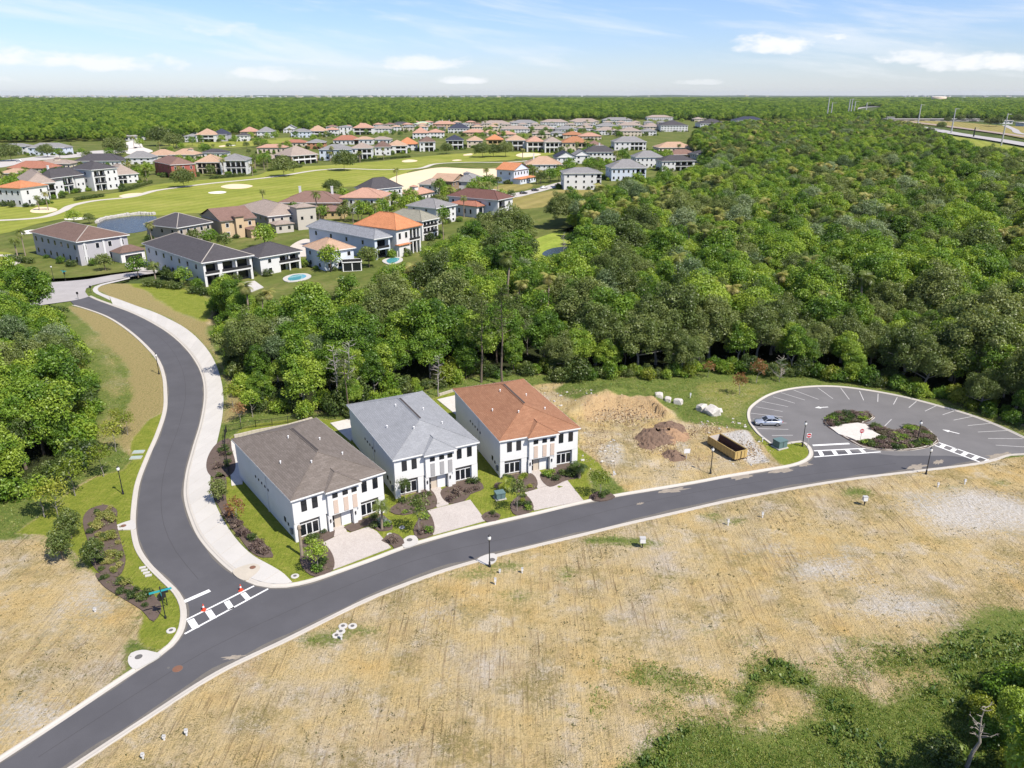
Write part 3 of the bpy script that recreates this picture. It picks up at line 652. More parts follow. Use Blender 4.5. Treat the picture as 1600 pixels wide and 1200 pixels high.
LM = dict(
    broad=leaf_mat('leaves_broad', (0.052, 0.115, 0.015), (0.138, 0.25, 0.024), (0.31, 0.41, 0.05)),
    oak=leaf_mat('leaves_oak', (0.07, 0.105, 0.025), (0.125, 0.175, 0.042), (0.21, 0.25, 0.075)),
    grey=leaf_mat('leaves_grey', (0.10, 0.16, 0.06), (0.18, 0.25, 0.11), (0.29, 0.35, 0.19)),
    pine=leaf_mat('leaves_pine', (0.05, 0.085, 0.018), (0.10, 0.145, 0.03), (0.16, 0.20, 0.05)),
    palm=leaf_mat('leaves_palm', (0.09, 0.13, 0.025), (0.18, 0.225, 0.05), (0.33, 0.31, 0.11)),
    goldpalm=leaf_mat('leaves_goldpalm', (0.15, 0.19, 0.035), (0.27, 0.29, 0.07), (0.42, 0.38, 0.13)),
    lime=leaf_mat('leaves_lime', (0.12, 0.17, 0.018), (0.20, 0.26, 0.025), (0.32, 0.34, 0.05)),
    rust=leaf_mat('leaves_rust', (0.19, 0.085, 0.03), (0.30, 0.15, 0.06), (0.40, 0.24, 0.11)),
    bluegrey=leaf_mat('leaves_bluegrey', (0.10, 0.15, 0.13), (0.20, 0.26, 0.24), (0.33, 0.38, 0.36)),
    plum=leaf_mat('leaves_plum', (0.075, 0.05, 0.045), (0.13, 0.09, 0.075), (0.20, 0.155, 0.12), 0.15),
    shrub=leaf_mat('leaves_shrub', (0.035, 0.065, 0.015), (0.075, 0.12, 0.025), (0.15, 0.19, 0.05)))
M_bark = mat('bark', (0.16, 0.125, 0.095), .95, .25, 2, .2, 14, .4, 16)
M_barkg = mat('bark_grey', (0.30, 0.27, 0.235), .95, .22, 2, .2, 14, .4, 16)
M_palmt = mat('palm_trunk', (0.30, 0.245, 0.185), .95, .2, 3, .2, 20, .4, 14)
def leaf_mesh(name, centers, radii, nper, size, m, seed, asp=0.6, low=-0.45, squash=0.9, fill=0.3, up=0.4, jit=0.62):
    r = np.random.default_rng(seed); C = []; T = []; N = []; S = []
    for c, rad, k in zip(centers, radii, nper if hasattr(nper, '__len__') else [nper]*len(centers)):
        d = r.normal(size=(k*2, 3)); d /= np.linalg.norm(d, axis=1)[:, None]; d = d[d[:, 2] > low][:k]; n = len(d)
        rr = rad*np.where(r.random(n) < fill, r.uniform(.35, .8, n), r.uniform(.8, 1.08, n))
        C.append(np.array(c)+d*rr[:, None]*np.array([1, 1, squash]))
        nn = d+np.array([0, 0, up])+r.normal(size=(n, 3))*jit; N.append(nn/np.linalg.norm(nn, axis=1)[:, None])
        T.append(np.clip(r.random()*0.75+r.random(n)*0.25, 0, 1)); S.append(size*r.uniform(.65, 1.3, n))
    C = np.concatenate(C); N = np.concatenate(N); T = np.concatenate(T); S = np.concatenate(S); n = len(C)
    a = np.cross(N, r.normal(size=(n, 3))); a /= np.linalg.norm(a, axis=1)[:, None]; b = np.cross(N, a)
    V = np.stack([C+a*S[:, None], C+b*(S*asp)[:, None]+N*(S*.18)[:, None], C-a*S[:, None], C-b*(S*asp)[:, None]+N*(S*.18)[:, None]], 1).reshape(-1, 3)
    return quads(name, V, T, m)
def quads(name, V, T, m):
    n = len(V)//4; me = bpy.data.meshes.new(name); me.vertices.add(4*n); me.vertices.foreach_set('co', np.ascontiguousarray(V, np.float32).ravel())
    me.loops.add(4*n); me.loops.foreach_set('vertex_index', np.arange(4*n, dtype=np.int32))
    me.polygons.add(n); me.polygons.foreach_set('loop_start', np.arange(0, 4*n, 4, dtype=np.int32)); me.polygons.foreach_set('loop_total', np.full(n, 4, np.int32))
    me.update(calc_edges=True)
    A = me.attributes.new('tint', 'FLOAT', 'FACE'); A.data.foreach_set('value', T.astype(np.float32)); me.materials.append(m); return me
def crown(name, R, zc, hz, seed, m, n=30, cr=(.30, .44), size=.27, dens=1.0, flat=.0, wild=.22, low=-.5):
    """a crown of leaf clumps set over an uneven ellipsoid"""
    r = np.random.default_rng(seed); P = []; Q = []
    g = math.pi*(3-math.sqrt(5)); lop = r.uniform(.75, 1.2, 6); ph = r.random()*6
    for i in range(n):
        y = 1-(i+.5)/n*1.55; y = max(-.75, min(.98, y+r.normal()*.08)); rad = math.sqrt(1-y*y); th = i*g+ph+r.normal()*.25
        k = lop[int(((th % 6.283)/6.284)*6)]*(1+r.normal()*wild*.5)
        P.append((R*.72*rad*k*math.cos(th), R*.72*rad*k*math.sin(th), zc+hz*.74*y*(1+r.normal()*wild*.4))); Q.append(R*r.uniform(*cr))
    for i in range(max(2, n//6)): P.append((r.normal()*R*.25, r.normal()*R*.25, zc+r.uniform(-.3, .4)*hz)); Q.append(R*.45)
    nper = [int(dens*2.1*(q/size)**2) for q in Q]
    return leaf_mesh(name, P, Q, nper, size, m, seed+1, low=low)
def trunk_mesh(name, h, r0, seed, m, limbs=5, spread=2.4, lean=.5, top=None):
    r = random.Random(seed); mb = MB(); p = [Vector((0, 0, -.4))]; k = 5
    for i in range(1, k+1): p.append(Vector((r.uniform(-lean, lean)*i/k, r.uniform(-lean, lean)*i/k, h*i/k)))
    mb.path(p, [r0*(1.35 if i == 0 else 1-.13*i) for i in range(k+1)], 7)
    for i in range(limbs):
        a = p[2+i % 3].lerp(p[3+i % 3], r.random()); t = r.uniform(0, 6.28); s = spread*r.uniform(.6, 1.2)
        b = a+Vector((math.cos(t)*s*.5, math.sin(t)*s*.5, h*.13)); c = b+Vector((math.cos(t+.3)*s*.6, math.sin(t+.3)*s*.6, h*.16))
        mb.path([a, b, c], [r0*.42, r0*.3, r0*.1], 5)
    return mb.mesh(name, m)
def branch_mesh(name, h, r0, seed, m, n=26, start=.35, reach=2.2):
    """bare tree: trunk with many thin twigs"""
    r = random.Random(seed); mb = MB(); p = [Vector((0, 0, -.3))]
    for i in range(1, 7): p.append(p[-1]+Vector((r.uniform(-.25, .25), r.uniform(-.25, .25), h/6)))
    mb.path(p, [r0*(1-.145*i) for i in range(7)], 7)
    for i in range(n):
        f = start+(1-start)*r.random(); j = min(5, int(f*6)); a = p[j].lerp(p[j+1], f*6-j); t = r.uniform(0, 6.28); s = reach*(1.15-f*.6)*r.uniform(.5, 1)
        b = a+Vector((math.cos(t)*s*.6, math.sin(t)*s*.6, s*r.uniform(.1, .5))); c = b+Vector((math.cos(t+.4)*s*.5, math.sin(t+.4)*s*.5, s*r.uniform(-.1, .5)))
        mb.path([a, b, c], [.055, .04, .015], 4)
        for q in range(2):
            d = b.lerp(c, .3+.4*q); t2 = t+r.uniform(-1.2, 1.2); mb.tube(d, d+Vector((math.cos(t2)*s*.35, math.sin(t2)*s*.35, s*.15)), .025, .01, 3)
    return mb.mesh(name, m)
def palm_crown(name, zc, m, seed, n=26, L=2.0, droop=.9, w=.17, dead=0):
    """fan or feather fronds: each a drooping rib carrying leaflets"""
    r = np.random.default_rng(seed); V = []; T = []
    for i in range(n):
        th = i*2.4+r.normal()*.2; el = r.uniform(-.55, 1.2) if i >= dead else r.uniform(-1.2, -.6); ln = L*r.uniform(.8, 1.1); t0 = r.random()
        d = np.array([math.cos(th), math.sin(th), 0]); s = np.array([-d[1], d[0], 0]); p = np.array([0, 0, zc]); K = 7; pts = []; e = el
        for k in range(K+1):
            pts.append(p.copy()); p = p+(d*math.cos(e)+np.array([0, 0, math.sin(e)]))*ln/K; e -= droop/K*(1+.6*k/K)
        for k in range(1, K):
            a, b = pts[k], pts[k+1]; tl = (b-a); wl = L*w*(1.0-abs(k-2.6)/5.5)*1.9
            for sg in (-1, 1):
                for j in range(3):
                    q = a+(b-a)*j/3; tip = q+s*sg*wl*r.uniform(.8, 1.15)+tl*1.1+np.array([0, 0, -wl*.35]); wd = tl*.2
                    V += [q-wd*.5, q+wd, tip+wd*.25, tip-wd*.1]; T.append(min(1, t0*.6+r.random()*.4))
    return quads(name, np.array(V), np.array(T), m)
def palm_trunk(name, h, r0, seed, bend=.5):
    r = random.Random(seed); mb = MB(); a = r.uniform(0, 6.28); p = []
    for i in range(8): t = i/7; p.append(Vector((math.cos(a)*bend*t*t, math.sin(a)*bend*t*t, -.3+(h+.3)*t)))
    mb.path(p, [r0*(1.25 if i == 0 else 1+.12*(i % 2)-.02*i) for i in range(8)], 8); mb.lathe([(r0*.8, -.5), (r0*1.5, -.25), (r0*1.2, .1), (.02, .35)], 8, p[-1])
    return mb.mesh(name, M_palmt)

def tree_thing(name, kind_meshes, loc, label, cat='tree', group=None, rz=None, s=1.0):
    """Empty at the base with a trunk and a crown sharing mesh data"""
    o = empty(name, loc, random.uniform(0, 6.28) if rz is None else rz); o.scale = (s, s, s*random.uniform(.94, 1.06))
    for nm, me in kind_meshes:
        if me is not None: link(nm, me, o)
    return tag(o, label, cat, group)
BROAD = []
for i in range(8):
    Rr = [4.2, 3.6, 4.6, 3.9, 3.2, 4.9, 3.5, 4.1][i]; ht = [12.5, 13.5, 12, 11, 12.8, 13, 10.5, 11.8][i]; hz = [5.2, 5.9, 4.9, 4.7, 5.6, 5.3, 4.6, 5.2][i]
    BROAD.append((trunk_mesh('trunk', ht-hz*1.0, .22, 100+i, M_bark if i % 2 else M_barkg, 6, Rr*.8),
                  crown('crown', Rr, ht-hz, hz, 200+i, LM['broad'], n=[40, 36, 44, 38, 34, 46, 34, 40][i], size=.19, dens=2.1, cr=(.24, .38), wild=.34, low=-.5)))
OAK = []
for i in range(3):
    OAK.append((trunk_mesh('trunk', 6.5, .32, 120+i, M_barkg, 7, 4.2, .9), crown('crown', 5.6, 7.4, 5.6, 230+i, LM['oak'], n=54, cr=(.18, .3), size=.18, dens=1.9, wild=.4)))
GREY = [(trunk_mesh('trunk', 8, .2, 140, M_barkg, 6, 3), crown('crown', 3.9, 9.0, 4.2, 240, LM['grey'], n=34, cr=(.2, .33), size=.17, dens=1.2, wild=.4))]
def pine_crown(name, seed, m, h, R=2.6, n=26, start=.55, dens=1.0):
    r = np.random.default_rng(seed); P = []; Q = []
    for i in range(n):
        f = start+(1-start)*((i+.5)/n)**.8; rad = R*(1.25-f)*1.5*r.uniform(.35, 1); th = r.random()*6.28
        P.append((rad*math.cos(th), rad*math.sin(th), h*f)); Q.append(r.uniform(.55, 1.05))
    return leaf_mesh(name, P, Q, [int(70*dens*q) for q in Q], .24, m, seed+1, asp=.35, jit=1.0)
PINE = [(branch_mesh('trunk', 20, .27, 150+i, M_bark, 22, .5, 2.6), pine_crown('crown', 160+i, LM['pine'], 20, 3.0, 34, .48)) for i in range(2)]
SABAL = [(palm_trunk('trunk', 11.5, .2, 170+i, .8), palm_crown('crown', 11.6, LM['goldpalm'] if i else LM['palm'], 180+i, 34, 2.1, 1.3, .26, 9)) for i in range(3)]

# ---------------------------------------------------------------- where the woods stand
CLEAR = [[(820, 392), (840, 370), (880, 360), (908, 372), (912, 410), (900, 455), (860, 466), (822, 455), (812, 420)]]
def scatter(poly_px, spacing, seed, clear=(), zfar=None):
    poly = [tuple(at(*p).xy) for p in poly_px]; r = np.random.default_rng(seed)
    xs = [p[0] for p in poly]; ys = [p[1] for p in poly]
    X, Y = np.meshgrid(np.arange(min(xs), max(xs), spacing), np.arange(min(ys), max(ys), spacing*.9))
    X = X+(np.arange(X.shape[0])[:, None] % 2)*spacing/2+r.uniform(-.36, .36, X.shape)*spacing; Y = Y+r.uniform(-.36, .36, Y.shape)*spacing
    X = X.ravel(); Y = Y.ravel(); k = in_poly(X, Y, poly)
    for c in clear: k &= ~in_poly(X, Y, [tuple(at(*p).xy) for p in c])
    return X[k], Y[k]
def gn_scatter(name, P, rot, scl, idx, sources, label):
    """one object of 'stuff': points that carry instances of existing crowns"""
    me = bpy.data.meshes.new(name); me.vertices.add(len(P)); me.vertices.foreach_set('co', np.ascontiguousarray(P, np.float32).ravel())
    for nm, typ, key, arr in (('rot', 'FLOAT', 'value', rot), ('scl', 'FLOAT_VECTOR', 'vector', scl), ('pick', 'INT', 'value', idx)):
        A = me.attributes.new(nm, typ, 'POINT'); A.data.foreach_set(key, np.ascontiguousarray(arr).ravel())
    ob = link(name, me); ng = bpy.data.node_groups.new(name, 'GeometryNodeTree')
    ng.interface.new_socket('Geometry', in_out='INPUT', socket_type='NodeSocketGeometry'); ng.interface.new_socket('Geometry', in_out='OUTPUT', socket_type='NodeSocketGeometry')
    N = ng.nodes; L = ng.links; gi = N.new('NodeGroupInput'); go = N.new('NodeGroupOutput'); iop = N.new('GeometryNodeInstanceOnPoints'); g2 = N.new('GeometryNodeGeometryToInstance')
    for s in reversed(sources):
        oi = N.new('GeometryNodeObjectInfo'); oi.inputs['Object'].default_value = s; oi.transform_space = 'ORIGINAL'; oi.inputs['As Instance'].default_value = False
        L.new(oi.outputs['Geometry'], g2.inputs[0]) if False else None
        one = N.new('GeometryNodeGeometryToInstance'); L.new(oi.outputs['Geometry'], one.inputs[0])
        if s is sources[-1]: jn = N.new('GeometryNodeJoinGeometry')
        L.new(one.outputs[0], jn.inputs[0])
    def attr(nm, dt):
        a = N.new('GeometryNodeInputNamedAttribute'); a.data_type = dt; a.inputs['Name'].default_value = nm
        return [o for o in a.outputs if o.enabled][0]
    cx = N.new('ShaderNodeCombineXYZ'); L.new(attr('rot', 'FLOAT'), cx.inputs[2])
    L.new(gi.outputs[0], iop.inputs['Points']); L.new(jn.outputs[0], iop.inputs['Instance']); iop.inputs['Pick Instance'].default_value = True
    L.new(attr('pick', 'INT'), iop.inputs['Instance Index']); L.new(cx.outputs[0], iop.inputs['Rotation']); L.new(attr('scl', 'FLOAT_VECTOR'), iop.inputs['Scale'])
    L.new(iop.outputs[0], go.inputs[0]); N.remove(g2)
    md = ob.modifiers.new('scatter', 'NODES'); md.node_group = ng
    return tag(ob, label, kind='stuff')
def woods():
    xr, yr = scatter(WOOD_R, 5.9, 11, CLEAR); xl, yl = scatter(WOOD_L, 5.0, 12)
    X = np.concatenate([xr, xl]); Y = np.concatenate([yr, yl]); left = np.concatenate([np.zeros(len(xr), bool), np.ones(len(xl), bool)])
    far = Y > 420; thin = ~far | (RNG.random(len(X)) < .72); X, Y, left = X[thin], Y[thin], left[thin]
    u, v = pix(X, Y, 6.0); D = np.hypot(X, Y)
    inv = (u > -30) & (u < 1630)
    keep = (np.abs(X) < .72*Y+60); X, Y, D, u, inv, left = X[keep], Y[keep], D[keep], u[keep], inv[keep], left[keep]
    pn = fbm(X, Y, 60, 71, 3); n = len(X)
    kind = RNG.integers(0, 8, n)                                    # 0-7 broadleaf
    rr = RNG.random(n)
    kind = np.where((pn > .54) & (rr < .34) & (D > 180) & ~left, 12+RNG.integers(0, 3, n), kind)   # palms 12-14
    kind = np.where((rr > .94) & (D > 120), 11, kind)               # pale grey-green
    edge = np.abs(sdist(X, Y, [tuple(at(*p).xy) for p in WOOD_R])) < 14
    kind = np.where(((rr > .80) & (rr <= .94)) | (edge & (rr > .45) & (X > 10) & (Y < 260)), 8+RNG.integers(0, 3, n), kind)
    order = np.argsort(np.where(inv, D, 1e9)); ind = np.zeros(n, bool); cnt = {'b': 0, 'p': 0, 'o': 0}
    lim = {'b': 300, 'p': 60, 'o': 90}
    meshes = [(a, b) for a, b in BROAD]+[(a, b) for a, b in OAK]+[(a, b) for a, b in GREY]+[(a, b) for a, b in SABAL]
    first = [None]*len(meshes)
    for i in order:
        k = int(kind[i]); c = 'b' if k < 8 or k == 11 else 'o' if k < 11 else 'p'
        if cnt[c] >= lim[c] or not inv[i]: continue
        if left[i] and c == 'p': continue
        cnt[c] += 1; ind[i] = True
        x, y = float(X[i]), float(Y[i]); s = random.choice((.68, .8, .9, 1.0, 1.08, 1.28))*random.uniform(.92, 1.08)*(.88 if left[i] else 1.0)
        e = float(sdist(np.array([x]), np.array([y]), WR_W)[0]) if not left[i] else 9
        if e < 6: s *= .72+.28*max(0, e)/6
        if left[i]: nm, lb, gp = 'woodland_tree', 'leafy green tree in the dense wood left of the avenue', 'trees of the left wood'
        elif c == 'b': nm, lb, gp = 'woodland_tree', 'leafy green tree in the dense wood behind the three houses', 'trees of the big wood'
        elif c == 'o': nm, lb, gp = 'oak_tree', 'darker spreading oak in the big wood right of the houses', 'oaks of the big wood'
        else: nm, lb, gp = 'sabal_palm', 'golden-green fan palm rising among the trees of the big wood', 'palms of the big wood'
        t = tree_thing(nm, [('trunk', meshes[k][0]), ('crown', meshes[k][1])], (x, y, gz(x, y)-.1), lb, 'palm' if c == 'p' else 'tree', gp, s=s)
        if first[k] is None: first[k] = [ch for ch in t.children if ch.name.startswith('crown')][0]
    # thing crowns that the wood behind repeats
    src = [i for i in range(len(meshes)) if first[i] is not None]; remap = {k: j for j, k in enumerate(src)}
    r = ~ind; m = int(r.sum()); P = np.stack([X[r], Y[r], np.zeros(m)], -1); s = RNG.choice(np.array([.66, .8, .92, 1.02, 1.15, 1.34]), m)*RNG.uniform(.92, 1.08, m)
    scl = np.stack([s*RNG.uniform(.95, 1.2, m), s*RNG.uniform(.95, 1.2, m), s], -1)
    gn_scatter('wood', P, RNG.uniform(0, 6.28, m), scl, np.array([remap.get(int(k), 0) for k in kind[r]], np.int32), [first[i] for i in src], 'mass of green treetops of the big wood filling the right')
    return [first[i] for i in src if i < 8]
WR_W = [tuple(at(*p).xy) for p in WOOD_R]
CROWN_SRC = woods()
def far_woods():
    def ring(d0, d1, sp, seed, sx, sz, front):
        r = np.random.default_rng(seed); xm = d1*.78
        X, Y = np.meshgrid(np.arange(-xm, xm, sp), np.arange(d0*.85, d1, sp)); X = (X+r.uniform(-.45, .45, X.shape)*sp).ravel(); Y = (Y+r.uniform(-.45, .45, Y.shape)*sp).ravel()
        fy = np.interp(X/Y, [p[0] for p in front], [p[1] for p in front])
        k = (np.abs(X) < .76*Y+40) & (Y > np.maximum(fy, d0*.9)) & (Y < d1)
        for c in FAR_CLEAR: k &= ~in_poly(X, Y, c)
        gap = fbm(X, Y, d0*.12, seed+5, 3); k &= gap < (.74 if d0 < 3000 else .66)
        X, Y = X[k], Y[k]; n = len(X); s = r.choice(np.array([.6, .8, .95, 1.1, 1.35]), n)*r.uniform(.9, 1.1, n)
        return np.stack([X, Y, np.full(n, -.6)], -1), np.stack([s*sx, s*sx, s*sz], -1)
    # nearest line of the far forest, as slope x/y -> distance
    front = [(-1.0, 960), (-.62, 960), (-.45, 1010), (-.38, 1120), (-.25, 1250), (-.1, 1500), (.0, 1780), (.15, 1850), (.28, 1750), (.36, 1600), (.42, 1500), (.5, 1500), (.6, 1450), (1.0, 1300)]
    A = [ring(900, 2400, 9.5, 41, 1.25, 1.1, front), ring(2400, 4200, 17, 42, 2.1, 1.15, front), ring(4200, 9500, 42, 43, 4.5, 1.3, front)]
    P = np.concatenate([a[0] for a in A]); S = np.concatenate([a[1] for a in A]); n = len(P)
    gn_scatter('far_forest', P, RNG.uniform(0, 6.28, n), S, RNG.integers(0, len(CROWN_SRC), n).astype(np.int32), CROWN_SRC, 'broad belt of forest reaching to the horizon')
FAR_CLEAR = [[tuple(at(*p).xy) for p in poly] for poly in (
    [(1330, 183), (1337, 170), (1352, 166), (1382, 167), (1376, 178), (1365, 184)],)]+[[tuple(at(*p).xy) for p in [(1360, 196), (1380, 186.5), (1640, 188), (1640, 235), (1560, 240), (1430, 205)]]]
far_woods()
# ================================================================ building materials
def roof_mat(name, c1, c2, c3, rows=.28, w=.9, vary=.5, rough=.9):
    m = bpy.data.materials.new(name); m.use_nodes = True; g = NT(m.node_tree); b = g.n['Principled BSDF']
    tc = g.node('ShaderNodeTexCoord'); br = g.node('ShaderNodeTexBrick'); g.put(br.inputs['Vector'], tc.outputs['UV'])
    br.inputs['Color1'].default_value = (*c1, 1); br.inputs['Color2'].default_value = (*c2, 1); br.inputs['Mortar'].default_value = (*[x*.6 for x in c1], 1)
    br.inputs['Scale'].default_value = 1.0; br.inputs['Mortar Size'].default_value = .012; br.inputs['Bias'].default_value = 0.0
    br.inputs['Brick Width'].default_value = w; br.inputs['Row Height'].default_value = rows; br.offset = .37
    n1 = g.noise(tc.outputs['Object'], .5, 5, .65); n2 = g.noise(tc.outputs['Object'], 5, 4, .7)
    c = g.mix(g.math('MULTIPLY', g.sstep(n2, .42, .72), vary), br.outputs['Color'], c3)
    k = g.math('MULTIPLY_ADD', n1, .34, .63); gv = g.node('ShaderNodeCombineXYZ')
    for i in range(3): g.put(gv.inputs[i], k)
    g.put(b.inputs['Base Color'], g.mix(1.0, c, gv.outputs[0], 'MULTIPLY')); b.inputs['Roughness'].default_value = rough; b.inputs['Specular IOR Level'].default_value = .2
    bp = g.node('ShaderNodeBump'); bp.inputs['Strength'].default_value = .5; bp.inputs['Distance'].default_value = .03
    g.put(bp.inputs['Height'], g.math('ADD', br.outputs['Fac'], n2)); bp.invert = True; g.put(b.inputs['Normal'], bp.outputs[0]); return m
RM = dict(brown=roof_mat('shingle_brown', (.168, .142, .122), (.215, .185, .162), (.125, .104, .088)),
          grey=roof_mat('shingle_grey', (.285, .295, .31), (.325, .335, .35), (.235, .245, .26)),
          rust=roof_mat('shingle_rust', (.31, .15, .085), (.365, .19, .11), (.235, .11, .062)))
def paver_mat():
    m = bpy.data.materials.new('pavers'); m.use_nodes = True; g = NT(m.node_tree); b = g.n['Principled BSDF']
    tc = g.node('ShaderNodeTexCoord'); br = g.node('ShaderNodeTexBrick'); g.put(br.inputs['Vector'], g.mapping(tc.outputs['Object'], rot=(0, 0, R_(31))))
    br.inputs['Color1'].default_value = (.55, .50, .46, 1); br.inputs['Color2'].default_value = (.44, .395, .36, 1); br.inputs['Mortar'].default_value = (.33, .28, .24, 1)
    br.inputs['Mortar Size'].default_value = .012; br.inputs['Brick Width'].default_value = .46; br.inputs['Row Height'].default_value = .3
    n = g.noise(tc.outputs['Object'], 2.6, 4, .7); n2 = g.noise(tc.outputs['Object'], .4, 3)
    c = g.mix(g.math('MULTIPLY', g.sstep(n, .45, .7), .45), br.outputs['Color'], (.58, .54, .50)); k = g.math('MULTIPLY_ADD', n2, .22, .69); gv = g.node('ShaderNodeCombineXYZ')
    for i in range(3): g.put(gv.inputs[i], k)
    g.put(b.inputs['Base Color'], g.mix(1.0, c, gv.outputs[0], 'MULTIPLY')); b.inputs['Roughness'].default_value = .9
    bp = g.node('ShaderNodeBump'); bp.inputs['Strength'].default_value = .3; bp.inputs['Distance'].default_value = .01; bp.invert = True
    g.put(bp.inputs['Height'], br.outputs['Fac']); g.put(b.inputs['Normal'], bp.outputs[0]); return m
M_pav = paver_mat()
def stone_mat(name, a, b2, mort):
    m = bpy.data.materials.new(name); m.use_nodes = True; g = NT(m.node_tree); b = g.n['Principled BSDF']
    tc = g.node('ShaderNodeTexCoord'); br = g.node('ShaderNodeTexBrick'); g.put(br.inputs['Vector'], tc.outputs['UV'])
    br.inputs['Color1'].default_value = (*a, 1); br.inputs['Color2'].default_value = (*b2, 1); br.inputs['Mortar'].default_value = (*mort, 1)
    br.inputs['Mortar Size'].default_value = .02; br.inputs['Brick Width'].default_value = .34; br.inputs['Row Height'].default_value = .16; br.inputs['Bias'].default_value = .1
    n = g.noise(tc.outputs['Object'], 5, 4, .7); g.put(b.inputs['Base Color'], g.mix(g.math('MULTIPLY', n, .5), br.outputs['Color'], tuple(x*.8 for x in mort))); b.inputs['Roughness'].default_value = .9; return m
M_stone = stone_mat('stone_brown', (.42, .27, .20), (.55, .42, .34), (.50, .44, .38))
M_stoneg = stone_mat('stone_grey', (.24, .24, .25), (.36, .35, .35), (.30, .30, .30))
M_stucco = mat('stucco_white', (.77, .77, .76), .9, .07, .5, .04, 9, .15, 50)
M_trim = mat('trim_white', (.82, .82, .81), .6, .02, 1, .02, 20)
M_tan_shade = mat('stucco_tan_shade', (.42, .34, .25), .9, .08, .8, .06, 12)  # tan base of the front, also the painted shade above its windows
M_beige = mat('stucco_beige', (.58, .50, .40), .9, .05, .8, .05, 12)
M_soffit = mat('soffit', (.55, .50, .44), .9, .05, 1, .05, 14)
M_dark = mat('dark_metal', (.022, .022, .024), .5, .1, 3, .1, 20, spec=.4)
M_mulch = mat('mulch', (.12, .088, .072), .98, .3, 1.2, .45, 16, .8, 14)
M_grav = mat('gravel_white', (.60, .57, .52), .95, .16, .9, .25, 9, .4, 20)
def glass_mat(name, col, rough=.08):
    m = bpy.data.materials.new(name); m.use_nodes = True; b = m.node_tree.nodes['Principled BSDF']
    b.inputs['Base Color'].default_value = (*col, 1); b.inputs['Roughness'].default_value = rough; b.inputs['Specular IOR Level'].default_value = .5; return m
M_glass = glass_mat('window_glass', (.012, .014, .018)); M_glassb = glass_mat('window_glass_bright', (.10, .13, .16))
def window(parent, x, y, z0, z1, w, face='front', fr=.07, mull=0, frame_m=None, glass=None, deep=.06):
    """window on a wall: face front looks to -y, left to -x, right to +x"""
    fm = frame_m or M_dark; mb = MB(); g = MB()
    h = w/2
    for (a, b, c, d) in ((-h-fr, -h, z0-fr, z1+fr), (h, h+fr, z0-fr, z1+fr), (-h, h, z0-fr, z0), (-h, h, z1, z1+fr)): mb.box(a, b, -deep, .02, c, d)
    for k in range(mull):
        q = -h+w*(k+1)/(mull+1); mb.box(q-fr*.6, q+fr*.6, -deep*.9, .02, z0, z1)
    g.box(-h, h, -deep*.35, .015, z0, z1)
    f = mb.build('window', fm, parent); p = g.build('pane', glass or M_glass, f)
    f.location = (x, y, 0); f.rotation_euler = (0, 0, {'front': 0, 'left': -math.pi/2, 'right': math.pi/2, 'back': math.pi}[face]); return f
def hip_planes(mb, x0, x1, y0, y1, z, rise, thick=.16):
    """hipped roof over a rectangle with a fascia edge; returns ridge"""
    w, d = x1-x0, y1-y0; zt = z+thick
    if d >= w: a = Vector(((x0+x1)/2, y0+w/2, zt+rise)); b = Vector(((x0+x1)/2, y1-w/2, zt+rise))
    else: a = Vector((x0+d/2, (y0+y1)/2, zt+rise)); b = Vector((x1-d/2, (y0+y1)/2, zt+rise))
    A, B, C, D = (Vector(p) for p in ((x0, y0, zt), (x1, y0, zt), (x1, y1, zt), (x0, y1, zt)))
    if d >= w: F = [[A, B, a], [B, C, b, a], [C, D, b], [D, A, a, b]]
    else: F = [[A, B, b, a], [B, C, b], [C, D, a, b], [D, A, a]]
    for f in F: mb.face(f)
    return a, b

